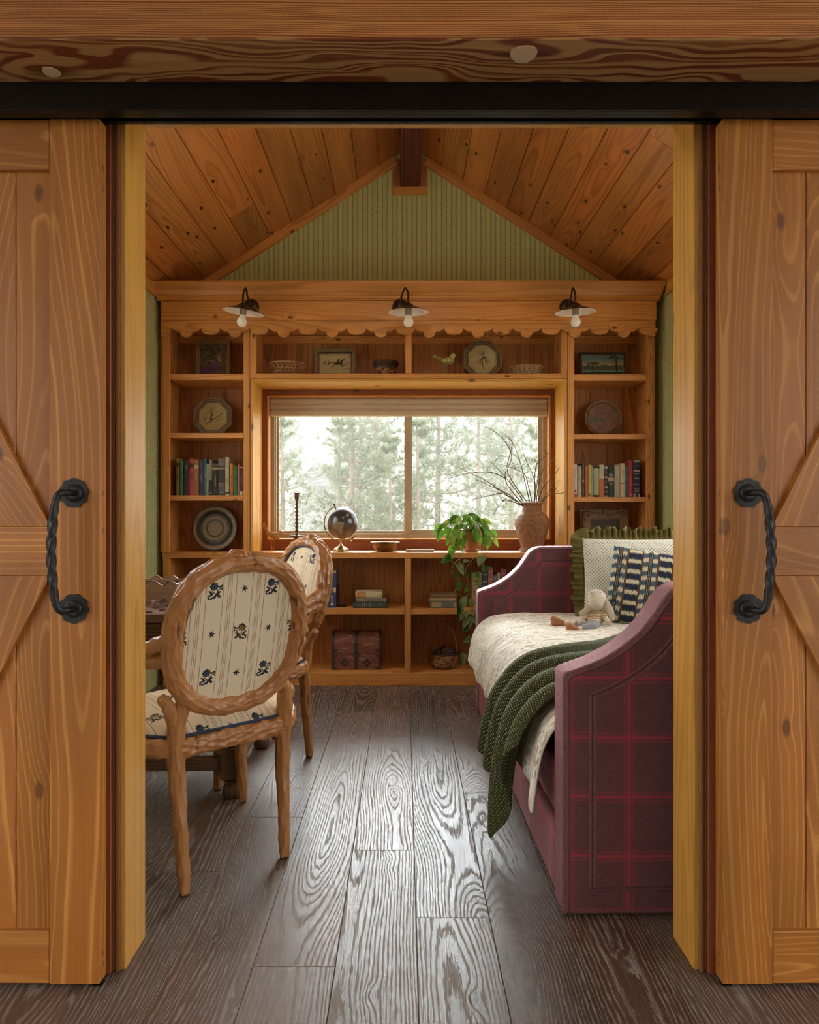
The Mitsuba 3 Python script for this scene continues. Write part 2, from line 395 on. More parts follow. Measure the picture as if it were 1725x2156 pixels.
# walls: solid slabs; the wallpaper's uv is in metres
def slab(poly, d0, d1, frame, uvs=(1, 1)):
    m = extrude(poly, d0, d1, frame)
    return m
def wall_uv(m, a, b):
    return m[0], m[1], np.stack([m[0][:, a], m[0][:, b]], 1)
FYZ = np.array([[0, 0, 1], [1, 0, 0], [0, 1, 0]], float)      # (a, b, c) -> (y, z), extruded along +x
SIDE = (2.60, 4.15, 0.98, 2.30)           # unseen side windows added to light the den, hidden behind the doorway jambs
for nm, xa, xb in (('wall_left', XL - 0.12, XL), ('wall_right', XR, XR + 0.12)):
    hole = sg.box(SIDE[0], SIDE[2], SIDE[1], SIDE[3])
    struct(nm, wall_uv(extrude(sg.box(1.9, 0, 4.98, 2.66).difference(hole), xa, xb, FYZ), 1, 2), 'wallpaper')
WX0, WX1, WZ0, WZ1 = -0.9607, 1.0205, 0.9406, 1.951
gable = sg.Polygon([(XL - .12, 0), (XR + .12, 0), (XR + .12, zceil(XR + .12)), (RX, RZ), (XL - .12, zceil(XL - .12))])
gw = extrude(gable.difference(sg.box(WX0, WZ0, WX1, WZ1)), -4.98, -YB, FXZ)
struct('wall_back', wall_uv(gw, 0, 2), 'wallpaper')

# partition towards the hall with the wide doorway
OX0, OX1, OZ = -0.698, 0.7236, 2.178
YF, YJ = 1.722, 1.855
pw = sg.box(-3.3, 0, 3.3, 4.2).difference(sg.box(OX0 - 0.025, -1, OX1 + 0.025, OZ + 0.025))
struct('wall_front', extrude(pw, -1.85, -YF, FXZ), 'plaster')

# ceiling of the den: board planks along y, on a backing
ceil_l = sg.Polygon([(XL - .12, zceil(XL - .12) + 0.02), (RX, RZ + 0.02), (XR + .12, zceil(XR + .12) + 0.02), (XR + .12, zceil(XR + .12) + 0.10), (RX, RZ + 0.10), (XL - .12, zceil(XL - .12) + 0.10)])
ceiling = struct('ceiling', extrude(ceil_l, -4.98, -1.85, FXZ), 'ceiling_pine')
ang = math.atan(SLOPE)
step = 0.1525                                     # horizontal pitch of the ceiling boards
for side in (-1, 1):
    lim = (RX - XL) if side < 0 else (XR - RX)
    x = 0.062
    i = 0
    while x < lim - 0.01:
        x2 = min(x + step, lim)
        xm = (x + x2) / 2; w = (x2 - x) / math.cos(ang)
        ctr = np.array([RX + side * xm, 0, RZ - SLOPE * xm]) + np.array([side * math.sin(ang), 0, math.cos(ang)]) * 0.009
        cut = [1.855, 2.0 + (i * 0.83 + side * .3) % 2.4, YB]
        if i % 3 == 2: cut = [1.855, YB]
        for a, b in zip(cut[:-1], cut[1:]):
            if b - a < 0.06: continue
            part(ceiling, 'plank', board((w - 0.003, b - a - 0.001, 0.018), 1, 0.0032, (ctr[0], (a + b) / 2, ctr[2]), roty(side * ang)), 'ceiling_pine')
        x = x2; i += 1

# ridge beam and its boxed end on the gable
single('ridge_beam', box(RX - 0.07, RX + 0.07, 1.86, YB - 0.022, 3.407, 3.66, g=1, bevel=0.004), 'ridge_fir',
       'dark red-stained timber beam running along the ridge of the ceiling', 'beam')
bt = thing('ridge_trim', 'brown wooden trim boxing the end of the ridge beam on the green gable', 'trim')
for x0, x1 in ((-0.080, -0.032 + 0.0), (0.110, 0.160)):
    part(bt, 'side_board', box(x0, x1, YB - 0.020, YB, 3.407, 3.60, g=2), 'panel_pine')
part(bt, 'bottom_board', box(-0.080, 0.160, YB - 0.022, YB, 3.352, 3.407, g=0), 'shelf_pine')

# trims: rake boards on the gable, strips along the eaves
i = 1
for side in (-1, 1):
    x0, x1 = 0.122, 1.655
    L = (x1 - x0) / math.cos(ang)
    xm = (x0 + x1) / 2
    c = np.array([RX + side * xm, YB - 0.011, RZ - SLOPE * xm]) - np.array([side * math.sin(ang), 0, math.cos(ang)]) * 0.030
    struct(f'trim_{i}', board((L, 0.022, 0.060), 0, 0.002, c, roty(side * ang)), 'shelf_pine'); i += 1
for xw, s in ((XL, 1), (XR, -1)):
    struct(f'trim_{i}', cat([board((0.014, 2.6, 0.072), 1, 0.002, (xw + s * 0.007, 3.15, zceil(xw) - 0.036)), board((0.022, 2.6, 0.012), 1, 0.002, (xw + s * 0.011, 3.15, zceil(xw) - 0.075))]), 'jamb_pine'); i += 1

# doorway: jambs, stops, red casings
for s, xo in ((-1, OX0), (1, OX1)):
    o = lambda a, b: (xo + min(s * a, s * b), xo + max(s * a, s * b))
    struct(f'trim_{i}', box(*o(0, 0.020), YF, YJ, 0.0, OZ + 0.02, g=2, bevel=0.002), 'jamb_pine'); i += 1
    struct(f'trim_{i}', cat([box(*o(0.0225, 0.030), 1.716, YF + .003, 0.0, OZ + .04, g=2), box(*o(0.012, 0.0215), 1.712, YF, 0.0, OZ + .04, g=2)]), 'peg_dark'); i += 1
    struct(f'trim_{i}', box(*o(0.030, 0.160), 1.706, YF, 0.0, OZ + 0.06, g=2, bevel=0.002), 'casing_red'); i += 1
struct(f'trim_{i}', box(OX0 - 0.02, OX1 + 0.02, YF, YJ, OZ, OZ + 0.022, g=0, bevel=0.002), 'jamb_pine'); i += 1
TRIM = i

# the hall the camera stands in: walls, ceiling, windows added in its side walls
HX, HY, HZ = 3.3, -2.2, 3.1
HW = (-1.7, 0.65, 0.35, 2.65)             # tall hall windows, out of view, added to light the doors
for n, nm, xa, xb in ((4, 'wall_hall_left', -HX - 0.1, -HX), (5, 'wall_hall_right', HX, HX + 0.1)):
    struct(nm, extrude(sg.box(HY, 0, 1.85, HZ).difference(sg.box(HW[0], HW[2], HW[1], HW[3])), xa, xb, FYZ), 'plaster')
    w = thing(f'window_{n}', None, None, None, 'structure')
    y0, y1, z0, z1 = HW
    ym = (y0 + y1) / 2
    part(w, 'frame', cat([box(xa, xb, y0, y0 + .05, z0, z1, g=2), box(xa, xb, y1 - .05, y1, z0, z1, g=2), box(xa, xb, y0 + .05, y1 - .05, z1 - .05, z1, g=1), box(xa, xb, y0 + .05, y1 - .05, z0, z0 + .05, g=1), box(xa + .03, xb - .03, ym - .02, ym + .02, z0 + .05, z1 - .05, g=2)]), 'casing_red')
struct('ceiling_hall', box(-HX, HX, HY, 1.72, HZ, HZ + 0.1), 'plaster')
struct('wall_hall_rear', box(-HX, HX, HY - 0.1, HY, 0, HZ), 'plaster')

# heavy timber lintel above the track
beam = thing('timber_beam', 'heavy reddish brown timber beam with swirling grain across the top of the doorway', 'beam')
part(beam, 'timber', cat([box(-2.4, 2.4, 1.452, 1.72, 2.1475, 2.1895, g=0, bevel=0.004), box(-2.4, 2.4, 1.4535, 1.72, 2.1897, 2.40, g=0, bevel=0.003)]), 'beam_fir')
part(beam, 'underside', box(-2.4, 2.4, 1.4535, 1.72, 2.143, 2.1474, g=0, bevel=0.003), 'beam_swirl', 'swirling light and dark grain')
for x, y, rx, rz in ((108, 151, 18, 10), (1103, 113, 28, 17)):
    # wooden plugs let into the underside of the timber
    Y = (2.143 - EYE) * FOC / (VY - y)
    c = at(x, y, Y)
    a = np.linspace(0, 2 * np.pi, 28, endpoint=False)
    wob = 1 + 0.05 * np.sin(a * 3 + x)
    pg = sg.Polygon(np.stack([np.cos(a) * rx * Y / FOC * wob, np.sin(a) * rz * Y / FOC * 1.62 * wob], 1))
    part(beam, 'plug', extrude(pg, -0.0022, 0.008, np.array([[1, 0, 0], [0, 1, 0], [0, 0, 1]], float)) if False else move(extrude(pg, -0.0022, 0.008, np.eye(3)), None, (c[0], Y, 2.143)), 'peg_wood', 'pale wooden plug')

# black steel sliding track
tr = thing('sliding_track', 'black steel channel track running under the timber beam above the sliding doors', 'track')
part(tr, 'fascia', box(-2.3, 2.3, 1.596, 1.604, 2.078, 2.143, bevel=0.001), 'black_steel')
part(tr, 'top_plate', box(-2.3, 2.3, 1.604, 1.700, 2.135, 2.143, bevel=0.001), 'black_steel')
part(tr, 'back_plate', box(-2.3, 2.3, 1.700, 1.706, 2.105, 2.143, bevel=0.001), 'black_steel')
part(tr, 'front_lip', box(-2.3, 2.3, 1.604, 1.632, 2.078, 2.083, bevel=0.001), 'black_steel')
for x0, x1 in ((-0.628, 0.640),):
    part(tr, 'rail', cat([box(x0 - 1.6, x1 + 1.6, 1.690, 1.700, 2.103, 2.109, bevel=0.001), box(x0 - 1.6, x1 + 1.6, 1.662, 1.667, 2.112, 2.135, bevel=0.001)]), 'black_steel')

# ------------------------------------------------------------------ sliding barn doors
DZ0, DZ1, DY0, DY1 = 0.012, 2.090, 1.652, 1.690
def barn_door(n, xin, s):
    """xin: the edge towards the opening; s = -1 for the left leaf (extends to -x)."""
    d = thing(f'door_{n}', None, None, None, 'structure')
    o = lambda a, b: (xin + min(s * a, s * b), xin + max(s * a, s * b))
    SW, WD = 0.1205, 1.06
    st = [(0, SW), (WD - SW, WD)]
    for a, b in st:
        # the stile's top outer corner is cut off
        x0, x1 = o(a, b)
        part(d, 'stile', box(x0, x1, DY0, DY1, DZ0, DZ1, g=2, bevel=0.0016), 'door_pine')
    zr = [(1.966, DZ1 - 0.002), (0.992, 1.1115), (DZ0 + 0.002, 0.1395)]
    for z0, z1 in zr:
        part(d, 'rail', box(*o(SW + .0006, WD - SW - .0006), DY0 + .0004, DY1, z0, z1, g=0, bevel=0.0022), 'door_pine')
    # recessed boards
    edges = [SW - 0.01, 0.2085, 0.330, 0.452, 0.574, 0.696, 0.818, WD - SW + 0.01]
    for a, b in zip(edges[:-1], edges[1:]):
        for z0, z1 in ((0.130, 1.0), (1.10, 1.975)):
            part(d, 'panel_board', box(*o(a + .0009, b - .0009), DY0 + 0.013, DY0 + 0.030, z0, z1, g=2, bevel=0.002), 'door_pine')
    # K brace: from the mid rail by the opening edge to the far corners
    L = WD - 2 * SW
    for up in (1, -1):
        zc, ze = (1.1115, 1.966) if up > 0 else (0.992, 0.1395)
        poly = sg.Polygon([(0, zc), (-0.118 * 1.0, zc + up * 0.2300), (-0.4385, zc + up * 0.8545), (-0.60, zc + up * 0.8545), (-0.60, ze), (-0.575, ze), (-0.147, zc)]) if False else \
            sg.Polygon([(0.0, zc), (0.4382, ze), (0.575, ze), (0.137, zc)])
        pg = shapely.affinity.scale(poly, s, 1, origin=(0, 0)) if s < 0 else poly
        pg = shapely.affinity.translate(pg, xin + s * SW, 0)
        part(d, 'brace', extrude(pg, -(DY0 + 0.016), -(DY0 + 0.0006), FXZ, grain=(s * 0.4382, ze - zc)), 'door_pine')
    # wooden plugs in the door's edge
    for z in (1.19, 1.10, 0.075, 0.05, 1.98, 1.93):
        a = np.linspace(0, 2 * np.pi, 14, endpoint=False)
        pg = sg.Polygon(np.stack([np.cos(a) * 0.0042, np.sin(a) * 0.0075], 1))
        m = extrude(pg, -0.0005, 0.0004, np.array([[0, 0, -s], [1, 0, 0], [0, 1, 0]], float))
        part(d, 'plug', move(m, None, (xin, DY0 + 0.019, z)), 'peg_dark')
    # forged handle: two rosettes and a twisted bar
    h = num(f'{d}__handle')
    zt, zb = 1.191, 0.914
    xc = xin + s * 0.0605
    for z in (zt, zb):
        a = np.linspace(0, 2 * np.pi, 96, endpoint=False)
        r = 0.0315 + 0.0044 * np.abs(np.sin(a * 4.5)) ** 0.7
        pg = sg.Polygon(np.stack([np.cos(a + z) * r, np.sin(a + z) * r], 1))
        plate = extrude(pg, 0, 0.004, FXZ)
        dome = lathe([(0, 0), (0.0215, 0), (0.0215, 0.003), (0.0175, 0.0065), (0.0155, 0.0068), (0.014, 0.0052), (0, 0.0052)], 32)
        dm = (np.array(dome.vertices) @ np.array([[1, 0, 0], [0, 0, 1], [0, -1, 0]], float), np.array(dome.faces))
        k = num(f'{h}__rosette')
        scene[k] = shape(move(cat([plate[:2], move(dm, None, (0, -0.004, 0))]), None, (xc, DY0, z)), 'forged_iron', smooth=40)
    # the bar: square section, twisted along its middle, bowed out sideways, posts into the rosettes
    sgn = s
    Yo = DY0 - 0.052
    path = spline([(xc, DY0 - 0.006, zt), (xc + sgn * 0.002, DY0 - 0.030, zt), (xc + sgn * 0.010, Yo + .004, zt - 0.002), (xc + sgn * 0.0185, Yo, zt - 0.022), (xc + sgn * 0.0245, Yo - .002, zt - 0.075), (xc + sgn * 0.0275, Yo - .003, (zt + zb) / 2),
                   (xc + sgn * 0.0245, Yo - .002, zb + 0.075), (xc + sgn * 0.0185, Yo, zb + 0.022), (xc + sgn * 0.010, Yo + .004, zb + 0.002), (xc + sgn * 0.002, DY0 - 0.030, zb), (xc, DY0 - 0.006, zb)], 26)
    N = len(path)
    t = np.gradient(path, axis=0); t /= np.linalg.norm(t, axis=1, keepdims=True)
    fr = np.zeros_like(t); fr[0] = [1, 0, 0]
    for q in range(N):
        f0 = fr[max(q - 1, 0)]; f0 = f0 - t[q] * (f0 @ t[q]); fr[q] = f0 / np.linalg.norm(f0)
    bn = np.cross(t, fr)
    zz = path[:, 2]
    tw = np.clip((zt - 0.045 - zz) / (zt - zb - 0.09), 0, 1) * np.pi * 2.25 * (1 if s < 0 else -1)
    nn = 16
    aa = np.arange(nn) * 2 * np.pi / nn
    sq = 1 / np.maximum(np.abs(np.cos(aa)), np.abs(np.sin(aa))) ** 0.88
    V = []
    for q in range(N):
        flat = np.clip(min(abs(zz[q] - zt), abs(zz[q] - zb)) / 0.05, 0, 1)
        rr = 0.0082 * (1 + (sq - 1) * flat) * (1.0 if flat > 0.05 else 0.98)
        ca, sa = np.cos(aa + tw[q]), np.sin(aa + tw[q])
        V.append(path[q] + (rr * ca)[:, None] * fr[q] + (rr * sa)[:, None] * bn[q])
    V = np.vstack(V); F = []
    for q in range(N - 1):
        for j in range(nn):
            F += [[q * nn + j, q * nn + (j + 1) % nn, (q + 1) * nn + (j + 1) % nn], [q * nn + j, (q + 1) * nn + (j + 1) % nn, (q + 1) * nn + j]]
    k = num(f'{h}__twisted_bar')
    scene[k] = shape((V, np.array(F)), 'forged_iron', smooth=28)
    labels[h] = {'label': 'black forged iron pull handle with twisted bar'}
    return d
import shapely.affinity
barn_door(1, -0.732, -1)
barn_door(2, 0.7633, 1)
for x in (199, 1536):
    single('floor_guide', cat([box(at(x, 0, 1.65)[0] - 0.012, at(x, 0, 1.65)[0] + 0.012, 1.662, 1.682, 0.0002, 0.004, bevel=0.001), box(at(x, 0, 1.65)[0] - 0.01, at(x, 0, 1.65)[0] + 0.01, 1.667, 1.677, 0.004, 0.011, bevel=0.001)]), 'black_steel',
           f'small black floor guide under the {"left" if x < 800 else "right"} sliding door', 'door guide')

# ------------------------------------------------------------------ window: reveal, casing, liner, vinyl slider, shade
YW = 4.905
cz = thing('window_casing', None, None, None, 'structure')
for x0, x1, z0, z1, g in ((-1.012, WX0, 0.872, 2.006, 2), (WX1, 1.066, 0.872, 2.006, 2), (WX0, WX1, WZ1, 2.006, 0), (WX0, WX1, 0.872, WZ0, 0)):
    part(cz, 'casing_board', box(x0, x1, YB - 0.016, YB, z0, z1, g=g, bevel=0.002), 'casing_red')
for x0, x1, z0, z1, g in ((WX0, WX0 + 0.012, WZ0, WZ1, 2), (WX1 - 0.012, WX1, WZ0, WZ1, 2), (WX0, WX1, WZ1 - 0.012, WZ1, 0), (WX0, WX1, WZ0, WZ0 + 0.012, 0)):
    part(cz, 'liner', box(x0, x1, YB - 0.018, YW, z0, z1, g=g, bevel=0.002), 'shelf_pine')
win = thing('window_1', None, None, None, 'structure')
wx0, wx1, wz0, wz1 = WX0 + 0.012, WX1 - 0.012, WZ0 + 0.012, WZ1 - 0.012
xm0, xm1 = at(851.4, 0, YW)[0], at(868, 0, YW)[0]
def ring(x0, x1, z0, z1, w, y0, y1):
    return cat([box(x0, x0 + w, y0, y1, z0, z1, g=2), box(x1 - w, x1, y0, y1, z0, z1, g=2), box(x0 + w, x1 - w, y0, y1, z1 - w, z1), box(x0 + w, x1 - w, y0, y1, z0, z0 + w)])
part(win, 'frame', cat([ring(wx0, wx1, wz0, wz1, 0.026, YW - 0.012, YW + 0.06), ring(wx0 + .018, wx1 - .018, wz0 + .018, wz1 - .018, 0.016, YW + 0.004, YW + 0.05)]), 'vinyl_tan')
part(win, 'sash', ring(wx0 + 0.026, xm1 - 0.004, wz0 + 0.026, wz1 - 0.026, 0.022, YW + 0.030, YW + 0.050), 'vinyl_tan')
part(win, 'sash', ring(xm0, wx1 - 0.026, wz0 + 0.026, wz1 - 0.026, 0.030, YW + 0.006, YW + 0.028), 'vinyl_tan')
part(win, 'meeting_stile', box(xm0, xm1, YW - 0.004, YW + 0.03, wz0 + 0.026, wz1 - 0.026, g=2, bevel=0.003), 'vinyl_tan')
for z in (1.15 - (943 - 1074) * YW / FOC, 1.15 - (1038 - 1074) * YW / FOC):
    part(win, 'latch', cat([box(xm0 + 0.030, xm0 + 0.046, YW - 0.014, YW - 0.002, z - 0.036, z + 0.036, bevel=0.005), box(xm0 + 0.040, xm0 + 0.052, YW - 0.020, YW - 0.012, z - 0.022, z + 0.022, bevel=0.004)]), 'vinyl_tan')
for x0, x1, y in ((wx0 + 0.03, xm1 - 0.02, YW + 0.040), (xm0 + 0.02, wx1 - 0.03, YW + 0.017)):
    p = quadmesh([(x0, y, wz0 + .03), (x1, y, wz0 + .03), (x1, y, wz1 - .03), (x0, y, wz1 - .03)])
    part(win, 'pane', p, 'pane_glass')
# raised shade: a stack of soft folds
sh = thing('window_shade', 'beige fabric window shade drawn up into a flat stack at the top of the window', 'window shade')
def folds():
    pts = []
    zt = WZ1 - 0.014; zb = 1.15 - (874 - 1074) * 4.86 / FOC
    zs = np.linspace(zt, zb, 60)
    y = 4.862 - 0.012 * np.abs(np.sin(np.linspace(0.15, 3 * np.pi, 60))) ** 0.6 - np.linspace(0, .006, 60)
    return np.vstack([np.stack([y, zs], 1), [[4.888, zb], [4.888, zt]]])
fp = sg.Polygon(folds()).buffer(0)
part(sh, 'folds', extrude(fp, wx0 + 0.004, wx1 - 0.004, FYZ)[:2], 'shade_fabric')
part(sh, 'bottom_rail', box(wx0 + 0.002, wx1 - 0.002, 4.838, 4.890, 1.15 - (874.5 - 1074) * 4.85 / FOC - .004, 1.15 - (866 - 1074) * 4.85 / FOC, bevel=0.004), 'shade_fabric')

for n, x0, x1 in ((2, XL - 0.11, XL + 0.012), (3, XR - 0.012, XR + 0.11)):  # the added den windows, out of view, for fill light
    w = thing(f'window_{n}', None, None, None, 'structure')
    y0, y1, z0, z1 = SIDE
    part(w, 'frame', cat([box(x0, x1, y0, y0 + .05, z0, z1, g=2), box(x0, x1, y1 - .05, y1, z0, z1, g=2), box(x0, x1, y0 + .05, y1 - .05, z1 - .05, z1, g=1), box(x0, x1, y0 + .05, y1 - .05, z0, z0 + .05, g=1), box(x0 + .03, x1 - .03, (y0 + y1) / 2 - .02, (y0 + y1) / 2 + .02, z0 + .05, z1 - .05, g=2)]), 'casing_red')
    xm = (x0 + x1) / 2
    part(w, 'pane', quadmesh([(xm, y0 + .04, z0 + .04), (xm, y1 - .04, z0 + .04), (xm, y1 - .04, z1 - .04), (xm, y0 + .04, z1 - .04)]), 'pane_glass')

# unseen globe lamp added high under the ridge to brighten ceiling and bookcase
lampg = thing('added_pendant_lamp', 'added warm white glass globe lamp, out of view, hanging from the ridge beam', 'lamp')
pl_c = (RX, 2.45, 3.02)
part(lampg, 'rod', tube([(RX, 2.45, 3.13), (RX, 2.45, 3.407)], 0.008, 10), 'bronze_dark', smooth=True)
part(lampg, 'cap', lathe([(0, 0.105), (0.05, 0.112), (0.05, 0.12), (0.02, 0.135), (0, 0.135)], 32, pl_c), 'bronze_dark', smooth=35)
gk = num(f'{lampg}__globe')
gm = trimesh.creation.icosphere(3, 0.13)
scene[gk] = shape(move(gm, None, pl_c), 'bulb_white', smooth=True, emitter={'type': 'area', 'radiance': {'type': 'rgb', 'value': [0.80, 0.64, 0.46]}})
# ------------------------------------------------------------------ the built-in bookcase wall
YC = 4.52
S = YC / FOC
def fx(p): return (p - VX) * S
def fz(p): return EYE - (p - VY) * S
YBK = YB - 0.012            # face of the bookcase's backs
CT0, CT1 = 0.835, 0.872     # counter
def tower(label, xo0, xs0, xi0, xi1, xs1, xo1, shelves, ztop):
    """xo: outer side, xs/xi: the stile's edges, on both sides."""
    b = thing('bookcase', label, 'bookcase')
    z0 = CT1
    part(b, 'side_panel', box(xo0, xs0 + 0.016, YC + 0.003, YBK, z0, ztop, g=2), 'shelf_pine')
    part(b, 'side_panel', box(xs1 - 0.016, xo1, YC + 0.003, YBK, z0, ztop, g=2), 'shelf_pine')
    part(b, 'stile', box(xs0, xi0, YC - 0.019, YC + 0.0025, z0, ztop, g=2, bevel=0.002), 'shelf_pine')
    part(b, 'stile', box(xi1, xs1, YC - 0.019, YC + 0.0025, z0, ztop, g=2, bevel=0.002), 'shelf_pine')
    n = 5
    for i in range(n):
        w = (xo1 - xo0) / n
        part(b, 'back_board', box(xo0 + i * w + .0003, xo0 + (i + 1) * w - .0003, YBK, YB - 0.001, z0, ztop, g=2, bevel=0.001), 'panel_pine')
    part(b, 'top_rail', box(xs0 + 0.017, xs1 - 0.017, YBK - 0.019, YBK - 0.0005, ztop - 0.075, ztop - 0.022, g=0), 'shelf_pine')
    part(b, 'top_board', box(xs0 + 0.017, xs1 - 0.017, YC + 0.003, YBK, ztop - 0.02, ztop, g=0), 'shelf_pine')
    for zt, zb in shelves:
        part(b, 'shelf', box(xi0 + 0.0005 - 0.0, xi1 - 0.0005, YC - 0.014, YBK - 0.001, zb, zt, g=0, bevel=0.002), 'shelf_pine')
    return b
ZT = 2.385
SL = [(2.0415, 2.001), (1.655, 1.622), (1.2466, 1.212)]
SR = [(2.040, 1.998), (1.648, 1.615), (1.2356, 1.203)]
XTL = [fx(337.5), fx(344.6), fx(359), fx(514), fx(527), fx(527.3)]
XTR = [fx(1194.3), fx(1194.6), fx(1208), fx(1359.8), fx(1374), fx(1380)]
tower('tall narrow pine bookcase left of the window with shelves of books and plates', *XTL, SL, ZT)
tower('tall narrow pine bookcase right of the window behind the daybed pillows', *XTR, SR, ZT)

# cabinet bridging the window
br = thing('bridge_cabinet', 'long low pine shelf cabinet bridging the two bookcases above the window', 'shelf cabinet')
bx0, bx1 = fx(527.7), fx(1193.9)
part(br, 'stile', box(bx0, fx(540.6), YC - 0.018, YC + 0.003, 2.0105, ZT, g=2, bevel=0.002), 'shelf_pine')
part(br, 'stile', box(fx(1180.6), bx1, YC - 0.018, YC + 0.003, 2.0105, ZT, g=2, bevel=0.002), 'shelf_pine')
part(br, 'side_panel', box(bx0, bx0 + 0.022, YC + 0.0035, YBK, 2.0105, ZT, g=2), 'shelf_pine')
part(br, 'side_panel', box(bx1 - 0.022, bx1, YC + 0.0035, YBK, 2.0105, ZT, g=2), 'shelf_pine')
part(br, 'divider', box(fx(853.6), fx(867), YC - 0.018, YBK, 2.045, ZT, g=2, bevel=0.002), 'shelf_pine')
part(br, 'shelf', box(fx(540.9), fx(1180.3), YC - 0.018, YBK, 2.0105, 2.0445, g=0, bevel=0.002), 'shelf_pine')
for i in range(11):
    w = (bx1 - bx0) / 11
    part(br, 'back_board', box(bx0 + i * w + .0003, bx0 + (i + 1) * w - .0003, YBK, YB - 0.001, 2.0105, ZT, g=2, bevel=0.001), 'panel_pine')
for a, b in ((bx0 + .0225, fx(853.4)), (fx(867.2), bx1 - .0225)):
    part(br, 'top_rail', box(a, b, YBK - 0.019, YBK - 0.0005, ZT - 0.075, ZT - 0.022, g=0), 'shelf_pine')
    part(br, 'top_board', box(a, b, YC + 0.003, YBK, ZT - 0.02, ZT, g=0), 'shelf_pine')

# reveal around the window niche
for a, b, z0, z1, g in ((fx(527.7), fx(527.7) + 0.019, CT1, 2.0095, 2), (fx(1193.9) - 0.019, fx(1193.9), CT1, 2.0095, 2), (fx(527.7) + .0195, fx(1193.9) - .0195, 1.991, 2.0095, 0)):
    struct(f'trim_{TRIM}', box(a, b, YC - 0.012, YB - .0165, z0, z1, g=g, bevel=0.002), 'jamb_pine'); TRIM += 1

# counter and the low bookcase below
single('counter', box(fx(344), fx(1374.5), YC - 0.022, YB - 0.001, CT0, CT1, g=0, bevel=0.003), 'shelf_pine', 'long pine counter top under the window holding globe, bowl, plant and wicker vase', 'counter')
lb = thing('low_bookcase', 'low pine bookcase under the window with four open compartments', 'bookcase')
LX0, LX1 = fx(345), fx(1374)
posts = [(LX0, fx(359)), (fx(520), fx(534)), (fx(852), fx(865.4)), (fx(1186), fx(1200)), (fx(1360), LX1)]
for i, (a, b) in enumerate(posts):
    part(lb, 'post', box(a, b, YC - 0.018, YBK, 0.084, CT0, g=2, bevel=0.002), 'shelf_pine')
for (a0, a1), (b0, b1) in zip(posts[:-1], posts[1:]):
    part(lb, 'shelf', box(a1 + .0004, b0 - .0004, YC - 0.010, YBK - .001, 0.4664, 0.502, g=0, bevel=0.002), 'shelf_pine')
    n = max(2, round((b0 - a1) / 0.14))
    for i in range(n):
        w = (b0 - a1) / n
        part(lb, 'back_board', box(a1 + i * w + .0003, a1 + (i + 1) * w - .0003, YBK, YB - .001, 0.03, CT0, g=2, bevel=0.001), 'panel_pine')
part(lb, 'bottom_shelf', box(LX0, LX1, YC + .002, YBK, 0.046, 0.084, g=0), 'shelf_pine')
part(lb, 'bottom_rail', box(LX0, LX1, YC - 0.018, YC + .0015, 0.018, 0.0835, g=0, bevel=0.002), 'shelf_pine')
part(lb, 'toe_strip', box(LX0, LX1, YC - 0.026, YC - .0005, 0.0003, 0.0176, g=0, bevel=0.005), 'shelf_pine')

# cornice: crown moulding, frieze board, scalloped valance
co = thing('cornice', 'wide pine cornice with scalloped lower edge across the top of the bookcases', 'cornice')
cx0, cx1 = fx(334.5), fx(1386)
prof = [(4.500, 2.512), (4.478, 2.512), (4.478, 2.520), (4.470, 2.524), (4.470, 2.540), (4.462, 2.545), (4.456, 2.556), (4.446, 2.580), (4.428, 2.600), (4.424, 2.606), (4.424, 2.624), (4.500, 2.624)]
V0, F0, U0 = extrude(sg.Polygon(prof), cx0 - .02, cx1 + .02, FYZ)
U0 = np.stack([20 + 40 * next(KID) + V0[:, 0] + 2, V0[:, 2] - 2.56 + V0[:, 1] - 4.46], 1)
# mitred ends: the moulding's ends slope back to the wall
e = (4.500 - V0[:, 1])
V0[:, 0] = np.clip(V0[:, 0], cx0 - .02 - 0.2, cx1 + .2)
V0[:, 0] = np.where(V0[:, 0] < 0, cx0 + 0.012 - e * 0.35, cx1 - 0.012 + e * 0.35)
part(co, 'crown_moulding', (V0, F0, U0), 'shelf_pine')
part(co, 'frieze_board', box(fx(344), fx(1377.5), 4.482, 4.4995, 2.386, 2.5115, g=0, bevel=0.002), 'shelf_pine')
part(co, 'frieze_end', box(fx(342.0), fx(343.7), 4.487, YB - 0.005, 2.386, 2.62, g=1), 'panel_pine')
part(co, 'frieze_end', box(fx(1377.8), fx(1379.5), 4.487, YB - 0.005, 2.386, 2.62, g=1), 'panel_pine')
part(co, 'cover_board', box(fx(344), fx(1377.5), 4.5, YB - .001, 2.60, 2.618, g=0), 'panel_pine')
# valance outline: big lobe, small lobe, round drop, small lobe ... from peak to peak
YV = 4.478
SV = YV / FOC
vx = lambda p: (p - VX) * SV
vz = lambda p: EYE - (p - VY) * SV
period = 102.6
def lobe(x0, x1, zt, depth):
    t = np.linspace(0, np.pi, 15)
    return [((x0 + x1) / 2 - (x1 - x0) / 2 * math.cos(a), zt - depth * math.sin(a) ** 0.85) for a in t]
zpk, zmid = vz(690.5), vz(695.5)
left, right = vx(339), vx(1380.5)
out = []
big, sm, drop = 39.5 * SV, 18.5 * SV, 26.0 * SV
x = vx(360.5)
out += [(left, vz(706.5)), (vx(346), vz(706.5))]
t = np.linspace(0.15, 1, 8)
out += [(vx(346) + (x - vx(346)) * a, vz(706.5) + (zpk - vz(706.5)) * (1 - math.sqrt(max(0, 1 - a * a)))) for a in t[:-1]] + [(x, zpk)]
def small(x0, x1, rev):
    n = 8; tt = np.linspace(0, 1, n)
    pts = []
    for a in tt:
        # quarter swoop: steep below the peak, flat towards the drop
        q = a if not rev else 1 - a
        z = zpk + (vz(698.0) - zpk) * math.sin(q * np.pi * 0.62) ** 0.8
        pts.append((x0 + (x1 - x0) * a, z))
    return pts
